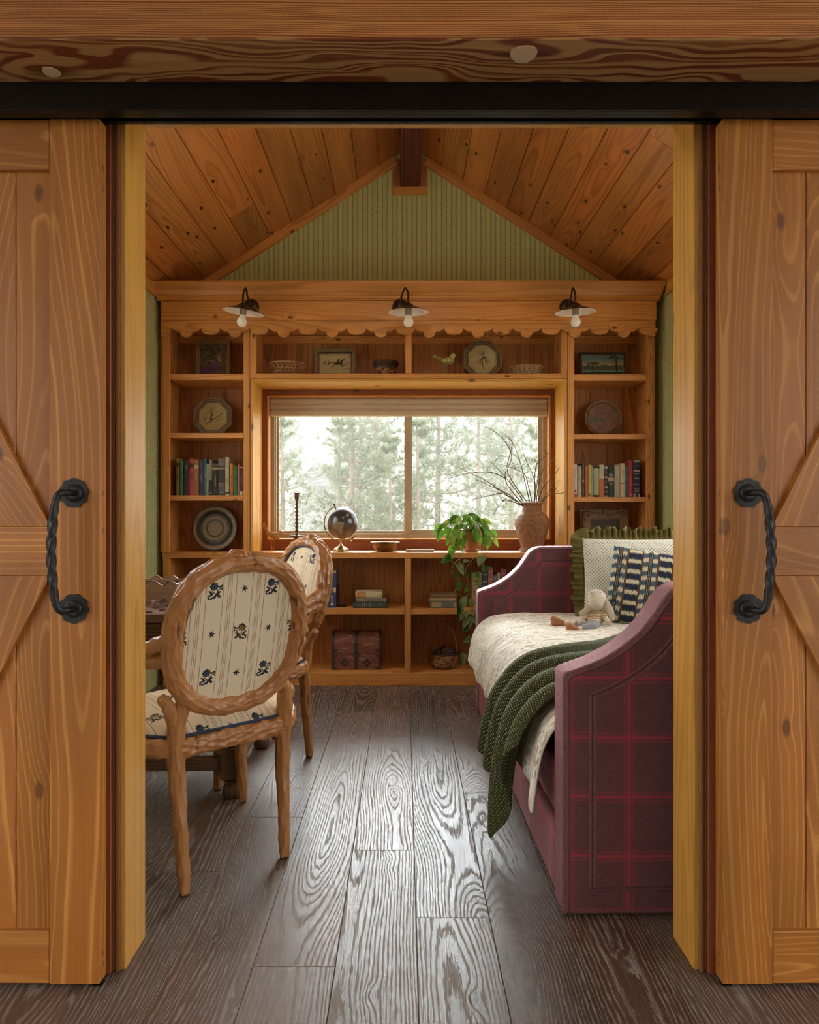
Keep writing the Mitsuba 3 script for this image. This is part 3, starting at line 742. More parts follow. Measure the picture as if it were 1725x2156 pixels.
while x < vx(1352):
    # small lobe, drop, small lobe
    a, b, c, d2 = x, x + sm, x + sm + drop, x + 2 * sm + drop
    out += small(a, b, False)
    out += lobe(b, c, vz(697), 13.2 * SV)
    out += small(c, d2, True)
    x = d2
    if x > vx(1352): break
    out += lobe(x, x + big, zpk, 14.2 * SV)
    x += big
xe = min(x, right - 0.06)
out += [(xe, zpk)] + [(xe + (right - 0.02 - xe) * a, zpk + (vz(706.5) - zpk) * math.sqrt(1 - (1 - a) ** 2)) for a in np.linspace(0.1, 1, 8)] + [(right, vz(706.5))]
zt = vz(674.5)
vp = sg.Polygon([(left, zt)] + out + [(right, zt)]).buffer(0)
if hasattr(vp, 'geoms'): vp = max(vp.geoms, key=lambda g: g.area)
part(co, 'scalloped_valance', extrude(vp, -(YV + 0.0195), -YV, FXZ, grain=(1, 0)), 'shelf_pine')
# ------------------------------------------------------------------ armchairs with carved branch frames
def ell(dx, dy, cx, cy, rx, ry, a=0.0):
    ca, sa = math.cos(a), math.sin(a)
    x, y = dx - cx, dy - cy
    return dr.square((x * ca + y * sa) / rx) + dr.square((y * ca - x * sa) / ry)
def inside(e, s=0.18): return 1 - smoothstep(1 - s, 1 + s, e)

def fabric(p, n, uv):
    x, y = uv.x, uv.y
    P = 0.095
    col = dr.floor((x + 0.048) / P + 0.0)
    cx = fract((x + 0.048) / P)              # 0 at a stripe group, 0.5 between groups
    base = mix((0.70, 0.595, 0.415), (0.64, 0.54, 0.375), noise(x * 1400, y * 1400) * 0.6 + noise(x * 300, y * 300) * 0.4)
    d = (cx - dr.select(cx > 0.5, mi.Float(1), mi.Float(0))) * P    # metres from the group's centre
    ln = mi.Float(0)
    for off, w in ((-0.021, 0.0009), (-0.0055, 0.0007), (0.0, 0.0007), (0.0055, 0.0007), (0.021, 0.0009)):
        ln = dr.maximum(ln, 1 - smoothstep(w * 0.7, w * 1.6, dr.abs(d - off)))
    c = mix(base, (0.23, 0.135, 0.045), ln * 0.85)
    # motifs between the groups
    odd = dr.abs(fract(col * 0.5 + 0.5) - 0.5) < 0.25
    ry = (y - 0.15) / 0.135 + dr.select(odd, mi.Float(1), mi.Float(0))
    row = dr.floor(ry + 0.5)
    flower = dr.abs(fract(row * 0.5) - 0.5) > 0.25
    sgn = dr.select(odd, mi.Float(-1), mi.Float(1))
    mx = (cx - 0.5) * P / 0.026 * sgn
    my = (ry - row) * 0.135 / 0.026
    ink = mi.Float(0); fill = mi.Float(0)
    # scalloped flower head
    hx, hy = mx + 0.12, my - 0.48
    ang = dr.atan2(hy, hx); rad = dr.sqrt(dr.square(hx) + dr.square(hy * 1.08))
    head = 0.50 + 0.055 * dr.cos(ang * 8)
    ink = dr.maximum(ink, 1 - smoothstep(head - 0.04, head + 0.04, rad))
    fill = inside(ell(mx, my, -0.10, 0.40, 0.33, 0.27))
    fill = dr.maximum(fill * (1 - inside(ell(mx, my, -0.10, 0.48, 0.05, 0.2))), inside(ell(mx, my, 0.12, 0.62, 0.10, 0.14)) * 0.8)
    for q in ((0.55, 0.40, 0.13, 0.12, 0), (0.80, 0.50, 0.14, 0.15, 0), (0.82, 0.18, 0.13, 0.12, 0), (0.45, 0.05, 0.30, 0.06, 0.7), (0.1, -0.45, 0.75, 0.06, -0.75), (-0.45, -0.25, 0.38, 0.12, -0.7),
              (-0.55, -0.55, 0.36, 0.12, 0.35), (0.05, -0.72, 0.14, 0.30, -0.4), (-0.3, -0.85, 0.32, 0.11, 0.5), (0.45, -0.30, 0.36, 0.11, 0.6), (0.50, -0.62, 0.34, 0.12, -0.6), (-0.72, -0.85, 0.13, 0.13, 0), (0.25, -0.35, 0.40, 0.08, 0.9)):
        ink = dr.maximum(ink, inside(ell(mx, my, *q)))
    star = mi.Float(0)
    for a in (0.2, 1.25, 2.3):
        star = dr.maximum(star, inside(ell(mx, my, 0, 0, 0.46, 0.085, a)))
    star = dr.maximum(star, inside(ell(mx, my, 0, 0, 0.12, 0.12)))
    wob = smoothstep(0.1, 0.35, noise(x * 1500, y * 700))
    ink = dr.select(flower, ink, star) * (0.75 + 0.25 * wob)
    fill = dr.select(flower, fill, mi.Float(0))
    navy = dr.select(odd & flower, mi.Color3f(0.030, 0.026, 0.022), mi.Color3f(0.012, 0.016, 0.024))
    c = c * (1 - ink) + navy * ink
    fc = dr.select(odd, mi.Color3f(0.26, 0.135, 0.028), mi.Color3f(0.050, 0.068, 0.088))
    return c * (1 - fill) + fc * fill
mat('chair_fabric', fabric, 0.9, spec=0.15, sheen=0.2, two=True)
mat('piping_navy', (0.035, 0.042, 0.070), 0.8, spec=0.2, sheen=0.3)
def carved(p, n, uv):
    g = noise(p.x * 120, p.y * 120, p.z * 18)
    b = fbm(p.x * 7, p.y * 7, p.z * 5)
    c = mix((0.43, 0.205, 0.068), (0.29, 0.118, 0.034), dr.clip(g * 0.45 + (b - 0.5) * 1.0 + 0.25, 0, 1))
    crack = smoothstep(0.70, 0.75, noise(p.x * 70 + 9, p.y * 70, p.z * 6.0)) * smoothstep(0.56, 0.66, noise(p.x * 9, p.y * 9 + 4, p.z * 7))
    return mix(c, (0.10, 0.038, 0.014), crack * 0.85)
mat('carved_wood', carved, 0.36, spec=0.5)
mat('rubber', (0.02, 0.018, 0.016), 0.7)

def gouge(m, size, depth, stretch=(1, 1, 0.42), seed=0, coords=None, L=0.0048):
    """Refines a manifold and scoops its surface with overlapping gouge marks."""
    m = m.refine_to_length(L)
    t = unman(m)
    t.merge_vertices()
    t = trimesh.smoothing.filter_taubin(t, lamb=0.5, nu=0.53, iterations=4)
    V = np.array(t.vertices); N = np.array(t.vertex_normals)
    C = coords(V) if coords else V
    C = C * np.asarray(stretch)
    r = np.random.default_rng(seed)
    area = t.area
    n = int(area / (size * size) * 1.0 / max(stretch[-1], 0.3) * 0.8) + 8
    S = C[r.integers(0, len(C), n * 6)]
    # thin the seeds out to an even spacing
    keep = []
    from scipy.spatial import cKDTree
    lim = size * 0.62
    tree_pts = []
    for s in S:
        if all(np.sum((s - q) ** 2) > lim * lim for q in tree_pts[-400:]): tree_pts.append(s)
    d, _ = cKDTree(np.array(tree_pts)).query(C)
    disp = depth * (np.clip(d / (0.42 * size), 0, 1.3) ** 2 - 0.5)
    t.vertices = V + N * disp[:, None]
    return t

LEAN = math.radians(12)
UPB = np.array([0, -math.sin(LEAN), math.cos(LEAN)]); NB = np.array([0, -math.cos(LEAN), -math.sin(LEAN)])   # up in the back's plane, its outward (rear) normal
CB = np.array([-0.018, -0.283, 0.768])
def sup(a, A, B, e=2.4):
    c, s = np.cos(a), np.sin(a)
    return np.stack([A * np.sign(c) * np.abs(c) ** (2 / e), B * np.sign(s) * np.abs(s) ** (2 / e)], -1)
def bk(ab, h=0.0):
    ab = np.asarray(ab, float)
    return CB + ab[..., :1] * np.array([1.0, 0, 0]) + ab[..., 1:2] * UPB + np.asarray(h)[..., None] * NB if np.ndim(h) else CB + ab[..., :1] * np.array([1.0, 0, 0]) + ab[..., 1:2] * UPB + h * NB
def chain(pts, rs, n=14):
    return manifold3d.Manifold.batch_boolean([bone(pts[i], rs[i], pts[i + 1], rs[i + 1], n) for i in range(len(pts) - 1)], manifold3d.OpType.Add)
def ring_coords(V):
    q = V - CB
    a, b, h = q[:, 0], q @ UPB, q @ NB
    th = np.arctan2(b, a); rr = np.hypot(a, b)
    return np.stack([rr * 1.0, h, np.cos(th) * 0.21 * 0 + th * 0.22], 1)

chair_plys = []
def chair_shape():
    out = []
    add = lambda name, mesh, m, **kw: out.append((name, shape(mesh, m, **kw)))
    # oval ring with a crest of two scrolled branch ends
    A, B = 0.208, 0.229
    ths = np.linspace(0, 2 * np.pi, 49)[:-1]
    pts = bk(sup(ths, A, B))
    segs = []
    for i in range(48):
        j = (i + 1) % 48
        f = lambda p: [sph(p + NB * 0.006, 0.0275, 14), sph(p - NB * 0.014, 0.0245, 14)]
        segs.append(manifold3d.Manifold.batch_hull(f(pts[i]) + f(pts[j])))
    segs.append(chain([bk([-0.105, 0.214]), bk([-0.055, 0.236]), bk([-0.018, 0.252], 0.006)], [0.017, 0.021, 0.0185]))
    segs.append(chain([bk([0.105, 0.214]), bk([0.06, 0.234]), bk([0.022, 0.247])], [0.016, 0.0195, 0.0165]))
    segs.append(manifold3d.Manifold.batch_hull([sph(bk([-0.034, 0.252], 0.014), 0.0135, 14), sph(bk([-0.034, 0.252], -0.014), 0.0135, 14), sph(bk([-0.012, 0.246], 0.0), 0.0135, 14)]))
    ring = manifold3d.Manifold.batch_boolean(segs, manifold3d.OpType.Add)
    add('back_frame', gouge(ring, 0.021, 0.0036, (1, 1, 0.36), 1, ring_coords), 'carved_wood', smooth=24)
    # upholstered back: rear and front faces with piping
    def disc(h, dome, A0=0.190, B0=0.206, flip=False):
        def fn(u, v):
            r = np.sqrt(u)
            ab = sup(v * 2 * np.pi, A0, B0) * r[..., None]
            return np.moveaxis(bk(ab, h + dome * (1 - r ** 2.5)), -1, 0)
        V, F, U = grid(22, 73, fn, flip=flip)
        q = V - CB
        return V, F, np.stack([q[:, 0], q @ UPB], 1)
    add('back_panel', disc(0.008, 0.006, flip=True), 'chair_fabric', smooth=True)
    add('back_cushion', disc(-0.016, -0.022), 'chair_fabric', smooth=True)
    tp = bk(sup(np.linspace(0, 2 * np.pi, 97)[:-1], 0.190, 0.206), -0.024)
    add('piping', tube(tp, 0.0048, 8, closed=True), 'piping_navy', smooth=True)
    # legs
    for s in (-1, 1):
        j = bk([s * 0.150, -0.158], 0.002)
        leg = chain([(s * 0.170, -0.240, 0.017), (s * 0.172, -0.238, 0.05), (s * 0.180, -0.212, 0.30), (s * 0.184, -0.208, 0.42), (s * 0.186, -0.216, 0.50)], [0.0165, 0.0175, 0.0225, 0.0265, 0.0265])
        fork = chain([(s * 0.186, -0.216, 0.50), (s * 0.176, -0.232, 0.56), tuple(j)], [0.026, 0.021, 0.021])
        stub = chain([(s * 0.190, -0.216, 0.53), (s * 0.200, -0.220, 0.545)], [0.024, 0.020]) if s > 0 else chain([(s * 0.188, -0.216, 0.505), (s * 0.208, -0.226, 0.555), (s * 0.232, -0.234, 0.590)], [0.0245, 0.0185, 0.0175])
        if s < 0: stub = stub.trim_by_plane((-s * 0.72, 0.0, -0.7), float(-s * 0.72 * s * 0.240 - 0.7 * 0.597))
        brace_ = chain([(s * 0.184, -0.208, 0.40), (s * 0.150, -0.212, 0.425)], [0.020, 0.020])
        add('leg', gouge(leg + fork + stub + brace_, 0.022, 0.0030, (1, 1, 0.24), 5 + s), 'carved_wood', smooth=24)
        add('foot_pad', lathe([(0, 0), (0.0135, 0), (0.0145, 0.004), (0.0145, 0.006), (0, 0.006)], 20, (s * 0.170, -0.240, 0)), 'rubber', smooth=40)
    for s in (-1, 1):
        leg = chain([(s * 0.270, 0.246, 0.017), (s * 0.268, 0.244, 0.06), (s * 0.252, 0.232, 0.30), (s * 0.246, 0.228, 0.41)], [0.0165, 0.018, 0.024, 0.029])
        add('leg', gouge(leg, 0.022, 0.0030, (1, 1, 0.24), 9 + s), 'carved_wood', smooth=24)
        add('foot_pad', lathe([(0, 0), (0.0135, 0), (0.0145, 0.004), (0.0145, 0.006), (0, 0.006)], 20, (s * 0.270, 0.246, 0)), 'rubber', smooth=40)
    # seat rail
    half = [(0.0, -0.222), (0.10, -0.220), (0.19, -0.208), (0.262, -0.125), (0.300, 0.0), (0.296, 0.12), (0.262, 0.225), (0.15, 0.280), (0.0, 0.296)]
    loop = spline(half + [(-x, y) for x, y in half[-2::-1]], 8)[:-1]
    rail = []
    for i in range(len(loop)):
        p, q = loop[i], loop[(i + 1) % len(loop)]
        f = lambda p: [sph((p[0], p[1], 0.423), 0.0185, 12), sph((p[0], p[1], 0.446), 0.0185, 12)]
        rail.append(manifold3d.Manifold.batch_hull(f(p) + f(q)))
    rail = manifold3d.Manifold.batch_boolean(rail, manifold3d.OpType.Add)
    def rail_coords(V):
        return np.stack([V[:, 2], np.hypot(V[:, 0], V[:, 1]) * 0.6, np.arctan2(V[:, 1], V[:, 0]) * 0.28], 1)
    add('seat_rail', gouge(rail, 0.021, 0.0036, (1, 1, 0.36), 21, rail_coords), 'carved_wood', smooth=24)
    # seat cushion
    lp = np.array(loop); n = len(lp)
    ang = np.arange(n + 1) % n
    def seat(u, v):
        i = v * n
        i0 = np.floor(i).astype(int) % n; t = i - np.floor(i)
        b = lp[i0] * (1 - t)[..., None] + lp[(i0 + 1) % n] * t[..., None]
        r = u ** 0.6
        h = 0.466 + 0.052 * (1 - r ** 3.2) ** 0.75 + 0.006 * (1 - r)
        k = 0.995
        return np.stack([b[..., 0] * r * k, 0.02 + (b[..., 1] - 0.02) * r * k, h])
    V, F, U = grid(24, n * 2 + 1, seat)
    add('seat_cushion', (V, F, np.stack([V[:, 0] + 0.01, V[:, 1] + 0.10], 1)), 'chair_fabric', smooth=True)
    add('piping', tube(np.c_[lp * 1.0, np.full(n, 0.4685)], 0.0055, 8, closed=True), 'piping_navy', smooth=True)
    # arms: two branch strands joining the back, curving down to the rail
    for s in (-1, 1):
        up = chain([tuple(bk([s * 0.206, 0.012], 0)), (s * 0.258, -0.205, 0.742), (s * 0.296, -0.10, 0.722), (s * 0.310, 0.0, 0.706), (s * 0.312, 0.07, 0.690)], [0.024, 0.0235, 0.024, 0.024, 0.022])
        lo = chain([tuple(bk([s * 0.202, -0.055], 0)), (s * 0.250, -0.21, 0.703), (s * 0.290, -0.11, 0.694), (s * 0.308, -0.02, 0.698)], [0.024, 0.0215, 0.022, 0.021])
        scr = chain([(s * 0.312, 0.07, 0.690), (s * 0.315, 0.10, 0.676), (s * 0.313, 0.112, 0.652), (s * 0.305, 0.095, 0.57), (s * 0.296, 0.085, 0.50), (s * 0.294, 0.085, 0.445)], [0.021, 0.0215, 0.020, 0.017, 0.019, 0.022])
        add('arm', gouge(up + lo + scr, 0.022, 0.0030, (1, 0.45, 0.6), 31 + s), 'carved_wood', smooth=24)
    return out
chair_plys = chair_shape()
def put_chair(label, feet_mid, f):
    f = np.array(f, float); f /= np.hypot(*f)
    o = np.array(feet_mid) + 0.238 * f
    yaw = math.degrees(math.atan2(f[1], f[0])) - 90
    tw = T().translate([float(o[0]), float(o[1]), 0.0]).rotate([0, 0, 1], yaw)
    c = thing('armchair', label, 'chair', 'carved armchairs at the game table')
    for name, d in chair_plys:
        k = num(f'{c}__{name}')
        scene[k] = {**d, 'to_world': tw}
    return c
put_chair('carved branch-frame armchair with striped floral fabric, nearest the doorway and seen from behind', (-0.528, 2.168), (-0.65, 0.76))
put_chair('carved branch-frame armchair with striped floral fabric, farther one turned towards the table', (-0.550, 3.340), (-0.79, -0.61))
# ------------------------------------------------------------------ the daybed and what lies on it
def plaid(p, n, uv):
    t, z = uv.x, uv.y
    def stripes(q, ph):
        d = (fract((q - ph) / 0.1665 + 0.5) - 0.5) * 0.1665
        m = 1 - smoothstep(0.0035, 0.0060, dr.abs(d))
        s = dr.maximum(1 - smoothstep(0.0012, 0.0028, dr.abs(d - 0.0125)), 1 - smoothstep(0.0012, 0.0028, dr.abs(d + 0.0125)))
        return m, s
    m1, s1 = stripes(t, 0.016); m2, s2 = stripes(z, 0.012)
    he = noise(t * 800, z * 800) * 0.6 + noise(t * 330, z * 330) * 0.4
    base = mix((0.058, 0.022, 0.024), (0.155, 0.062, 0.068), he)
    red = mi.Color3f(0.29, 0.030, 0.048) * (0.8 + 0.4 * he)
    k = dr.clip(0.80 * dr.maximum(m1, m2) + 0.55 * dr.maximum(s1, s2), 0, 0.92)
    return base * (1 - k) + red * k
mat('plaid_wool', plaid, 0.85, spec=0.35, sheen=4.0, bump=(lambda p, n, uv: noise(p.x * 600, p.y * 600, p.z * 600), 0.0006))

DA = np.array([-0.0168, 0.99986]); DB = np.array([0.99986, 0.0168])
def dw(s, t, z):
    s, t, z = np.broadcast_arrays(np.asarray(s, float), np.asarray(t, float), np.asarray(z, float))
    return np.stack([0.448 + DA[0] * s + DB[0] * t, 1.939 + DA[1] * s + DB[1] * t, z], -1)
DL, AT = 2.081, 0.122
DBACK = 1.222
curve = spline([(0.030, 0.697), (0.095, 0.721), (0.151, 0.7515), (0.199, 0.787), (0.242, 0.831), (0.276, 0.880), (0.304, 0.917), (0.345, 0.938), (0.42, 0.943)], 8)
outline = np.vstack([[(DBACK, 0.943), (DBACK, 0.004), (0.0, 0.004), (0.0, 0.35), (0.0, 0.670), (0.003, 0.683), (0.012, 0.691)], curve, [(0.8, 0.943)]])
outpoly = sg.Polygon(outline)
def resample(poly, n):
    r = poly.exterior; L = r.length
    ccw = r.is_ccw
    d = np.linspace(0, L, n, endpoint=False)
    P = np.array([r.interpolate(x).coords[0] for x in d])
    return (P if ccw else P[::-1])
def pingpong(x): return np.abs((x % 2.0) - 1.0)
def pillow_panel(poly, s0, s1, r=0.018, n=360):
    """A padded slab with rounded edges: outline in (t, z), thickness along the bed's length; plaid uv on both faces and round the edge."""
    P = resample(poly, n)
    tg = np.roll(P, -1, 0) - np.roll(P, 1, 0); tg /= np.linalg.norm(tg, axis=1, keepdims=True)
    N = np.stack([tg[:, 1], -tg[:, 0]], 1)
    arc = np.r_[0, np.cumsum(np.linalg.norm(np.diff(P, axis=0), axis=1))]
    V, F, U = [], [], []
    prof = [(s0 + r * (1 - math.cos(a)), r * (1 - math.sin(a))) for a in np.linspace(0, np.pi / 2, 6)]
    prof += [(s1 - r * (1 - math.cos(a)), r * (1 - math.sin(a))) for a in np.linspace(np.pi / 2, 0, 6)]
    for s, ins in prof:
        Q = P - N * ins
        V.append(dw(np.full(n, s), Q[:, 0], Q[:, 1])); U.append(np.stack([0.06 + 0.07 * pingpong(np.full(n, s) * 7), 0.055 + 0.07 * pingpong(arc * 7)], 1))
    m = len(prof)
    for i in range(m - 1):
        j = np.arange(n); k = (j + 1) % n
        a, b, c, d = i * n + j, i * n + k, (i + 1) * n + k, (i + 1) * n + j
        F += [np.stack([a, b, c], 1), np.stack([a, c, d], 1)]
    base = m * n
    for s, sg_ in ((prof[0][0], 1), (prof[-1][0], -1)):
        pg = poly.buffer(-r * 0.97, join_style=2)
        vv, tri = trimesh.creation.triangulate_polygon(max(getattr(pg, 'geoms', [pg]), key=lambda g: g.area), engine='earcut')
        vv, tri = np.array(vv), np.array(tri)
        V.append(dw(np.full(len(vv), s), vv[:, 0], vv[:, 1])); U.append(vv)
        F.append((tri if sg_ < 0 else tri[:, ::-1]) + base); base += len(vv)
    V, F, U = np.vstack(V), np.vstack(F), np.vstack(U)
    tm = trimesh.Trimesh(V, F, process=False)
    if tm.volume < 0: F = F[:, ::-1]
    return V, F, U
def outline_tube(poly, s, r, inset=0.0, n=300):
    P = resample(poly.buffer(-inset, join_style=1) if inset else poly, n)
    return tube(dw(np.full(n, s), P[:, 0], P[:, 1]), r, 7, closed=True)
bed = thing('daybed', 'daybed upholstered in burgundy wool with red plaid lines, along the right wall', 'daybed')
inner = outpoly.buffer(-0.078, join_style=2, mitre_limit=2.5)
for s0, s1 in ((0, AT), (DL - AT, DL)):
    a = part(bed, 'arm', pillow_panel(outpoly, s0, s1), 'plaid_wool', smooth=True)
    for s in (s0, s1):
        k = num(f'{a}__piping'); scene[k] = shape(outline_tube(outpoly, s + (0.003 if s == s0 else -0.003), 0.0050, 0.0135), 'plaid_wool', smooth=True, uv=np.zeros((300 * 7, 2)) + [0.08, 0.09])
        k = num(f'{a}__inset_piping'); scene[k] = shape(outline_tube(inner, s + (-0.001 if s == s0 else 0.001), 0.0048), 'plaid_wool', smooth=True, uv=np.zeros((300 * 7, 2)) + [0.08, 0.09])
        k = num(f'{a}__inset_panel')
        q0, q1 = (s - 0.010, s + 0.012) if s == s0 else (s - 0.012, s + 0.010)
        scene[k] = shape(pillow_panel(inner.buffer(-0.004), q0, q1, 0.0095), 'plaid_wool', smooth=True)
def rbox(s0, s1, t0, t1, z0, z1, r=0.02, uvo=(0, 0)):
    """A soft block in the bed's own frame, uv = (along, up) on its front."""
    mm = manifold3d.Manifold.batch_hull([sph((a, b, c), r, 12) for a in (s0 + r, s1 - r) for b in (t0 + r, t1 - r) for c in (z0 + r, z1 - r)])
    t = unman(mm.refine_to_length(0.03))
    V = np.array(t.vertices)
    return dw(V[:, 0], V[:, 1], V[:, 2]), np.array(t.faces)[:, ::-1], np.stack([V[:, 0] + uvo[0], V[:, 2] + V[:, 1] + uvo[1]], 1)
part(bed, 'backrest', rbox(AT, DL - AT, DBACK - 0.10, DBACK, 0.05, 0.943), 'plaid_wool', smooth=True)
part(bed, 'front_rail', rbox(AT - .004, DL - AT + .004, 0.010, 0.10, 0.225, 0.40, 0.022), 'plaid_wool', smooth=True)
part(bed, 'trundle_front', rbox(AT - .004, DL - AT + .004, 0.004, 0.10, 0.006, 0.222, 0.018), 'plaid_wool', smooth=True)
part(bed, 'mattress', rbox(AT + .004, DL - AT - .004, 0.055, DBACK - 0.105, 0.38, 0.532, 0.07), 'plaid_wool', smooth=True)

# kantha style quilt over the mattress, hanging down the front
def quilt_tex(p, n, uv):
    s, a = uv.x, uv.y
    w = fbm(s * 14, a * 14, 3.0, 2) - 0.5
    d1 = noise(s * 230 + w * 10, a * 64 + w * 8)
    d2 = noise(s * 140 + 31, a * 44 + 7 + w * 10)
    leaf = smoothstep(0.57, 0.72, d1) * (0.45 + 0.65 * smoothstep(0.35, 0.6, noise(s * 34, a * 20, 5)))
    lf2 = smoothstep(0.68, 0.80, d2)
    c = mix((0.76, 0.735, 0.63), (0.68, 0.65, 0.53), noise(s * 300, a * 300))
    c = mix(c, (0.165, 0.16, 0.115), leaf * 0.72)
    c = mix(c, (0.27, 0.26, 0.16), lf2 * 0.6)
    red = smoothstep(0.66, 0.78, noise(s * 60 + 3, a * 60, 9)) * smoothstep(0.45, 0.2, s)
    return mix(c, (0.42, 0.16, 0.085), red * 0.6)
def quilt_bump(p, n, uv):
    s, a = uv.x, uv.y
    w = fbm(s * 14, a * 14, 3.0, 2) - 0.5
    return noise(s * 200 + w * 8, a * 75 + w * 5) * 0.7 + 0.3 * noise(s * 400, a * 150)
mat('quilt_cloth', quilt_tex, 0.9, spec=0.2, sheen=0.3, two=True, bump=(quilt_bump, 0.003), eps=1.2e-3)
mat('cream_binding', (0.70, 0.65, 0.53), 0.85)
qprof = spline([(1.045, 0.560), (0.70, 0.562), (0.30, 0.563), (0.15, 0.558), (0.07, 0.540), (0.012, 0.500), (-0.020, 0.445), (-0.034, 0.385), (-0.042, 0.335), (-0.046, 0.300)], 12)
qarc = np.r_[0, np.cumsum(np.linalg.norm(np.diff(qprof, axis=0), axis=1))]
def qpos(a):
    return np.interp(a, qarc, qprof[:, 0]), np.interp(a, qarc, qprof[:, 1])
def quilt(u, v):
    s = AT + 0.003 + (DL - 2 * AT - 0.006) * v
    a = u * qarc[-1]
    t, z = qpos(a)
    hang = np.clip((a - qarc[-1] + 0.26) / 0.26, 0, 1)
    nz = meshkit.fbm(np.stack([s * 9, a * 9, s * 0], -1), 3, 3) - 0.5
    wave = np.sin(s * 17) * 0.006 + np.sin(s * 41 + 1) * 0.003
    corner = np.exp(-((s - AT) / 0.10) ** 2)
    t = t - hang * (wave + corner * 0.012) - 0.006 * nz * hang
    z = z + nz * 0.012 * (1 - hang) - hang ** 4 * (corner * 0.045 + 0.010 * np.sin(s * 5))
    return np.moveaxis(dw(s, t, z), -1, 0)
Vq, Fq, Uq = grid(150, 170, quilt)
Uq = np.stack([AT + Uq[:, 1] * (DL - 2 * AT), Uq[:, 0] * qarc[-1]], 1)
q = single('quilt', thicken((Vq, Fq, Uq), 0.007), 'quilt_cloth', 'cream stitched quilt with dark flecks spread over the daybed', 'quilt', smooth=True)
hem = Vq.reshape(150, 170, 3)[-1]
part(q, 'hem_binding', tube(hem + [0, 0, -0.002], 0.0062, 8), 'cream_binding', 'whitish bound hem', smooth=True)
part(q, 'end_binding', tube(Vq.reshape(150, 170, 3)[-34:, 0] + [0.0, 0.004, 0], 0.0055, 8), 'cream_binding', smooth=True)

# green knitted throw
def throw_tex(p, n, uv):
    x, y = uv.x, uv.y
    row = dr.floor(y / 0.0098)
    cx = fract(x / 0.0105 + 0.5 * fract(row * 0.5) * 2) - 0.5
    cy = fract(y / 0.0098) - 0.5
    dot = 1 - smoothstep(0.12, 0.21, dr.sqrt(dr.square(cx * 1.0) + dr.square(cy * 0.85)))
    c = mix((0.018, 0.024, 0.008), (0.046, 0.055, 0.018), noise(x * 500, y * 500))
    return mix(c, (0.50, 0.48, 0.33), dot * 0.85)
mat('throw_knit', throw_tex, 0.92, spec=0.15, sheen=0.35, two=True, bump=(lambda p, n, uv: noise(p.x * 450, p.y * 450, p.z * 450), 0.0012))
NW, NV = 120, 150
zb_w = [0, 0.15, 0.30, 0.42, 0.52, 0.60, 0.66, 0.72, 0.80, 0.90, 1.0]
zb_z = [0.235, 0.215, 0.235, 0.21, 0.165, 0.10, 0.055, 0.12, 0.22, 0.33, 0.41]
tprof = spline([(0.56, 0.566), (0.30, 0.566), (0.15, 0.560), (0.06, 0.540), (0.00, 0.500), (-0.040, 0.440), (-0.062, 0.370), (-0.078, 0.29), (-0.086, 0.20), (-0.088, 0.10), (-0.088, 0.04)], 14)
tarc = np.r_[0, np.cumsum(np.linalg.norm(np.diff(tprof, axis=0), axis=1))]
ttan = np.gradient(tprof, axis=0); ttan /= np.linalg.norm(ttan, axis=1, keepdims=True)
tnor = np.stack([ttan[:, 1], -ttan[:, 0]], 1)                    # outwards: up on top, towards the room on the front
def throw(u, v):
    # u: across, 0 at the far border and 1 by the near arm; v: from behind the arm over the edge and down
    zb = np.interp(u, zb_w, zb_z)
    a_end = np.interp(-zb, -tprof[40:, 1], tarc[40:])
    a = v * a_end
    t, z = np.interp(a, tarc, tprof[:, 0]), np.interp(a, tarc, tprof[:, 1])
    nt, nz = np.interp(a, tarc, tnor[:, 0]), np.interp(a, tarc, tnor[:, 1])
    sg_ = np.where((nt * -1 + nz) < 0, -1.0, 1.0); nt, nz = nt * sg_, nz * sg_
    sf = np.interp(a, [0, 0.20, 0.42, 0.60, 0.75, 1.05], [1.14, 0.93, 0.78, 0.69, 0.71, 0.74])
    sn = np.interp(a, [0, 0.20, 0.42, 0.60, 0.75, 1.05], [0.36, 0.29, 0.245, 0.215, 0.195, 0.185])
    ph = u * 2 * np.pi * 3.3 + 0.9 + 0.5 * np.sin(v * 2.2)
    grow = np.clip((a - 0.15) / 0.5, 0, 1)
    amp = 0.012 + 0.017 * grow
    fold = np.sin(ph) * amp + np.sin(ph * 2.0 + 1.3 + v * 1.5) * amp * 0.22
    off = 0.016 + fold + amp
    s = sf + (sn - sf) * u + 0.020 * np.cos(ph) * grow
    return np.moveaxis(dw(s, t + nt * off, z + nz * off), -1, 0)
Vt, Ft, Ut = grid(NW, NV, throw)
G = Vt.reshape(NW, NV, 3)
Ut = np.stack([np.concatenate([np.zeros((1, NV)), np.cumsum(np.linalg.norm(np.diff(G, axis=0), axis=-1), 0)]).ravel(),
               np.concatenate([np.zeros((NW, 1)), np.cumsum(np.linalg.norm(np.diff(G, axis=1), axis=-1), 1)], 1).ravel()], 1)
single('throw_blanket', thicken((Vt, Ft, Ut), -0.006), 'throw_knit', 'dark green knitted throw with cream dots draped over the edge of the daybed', 'blanket', smooth=True)

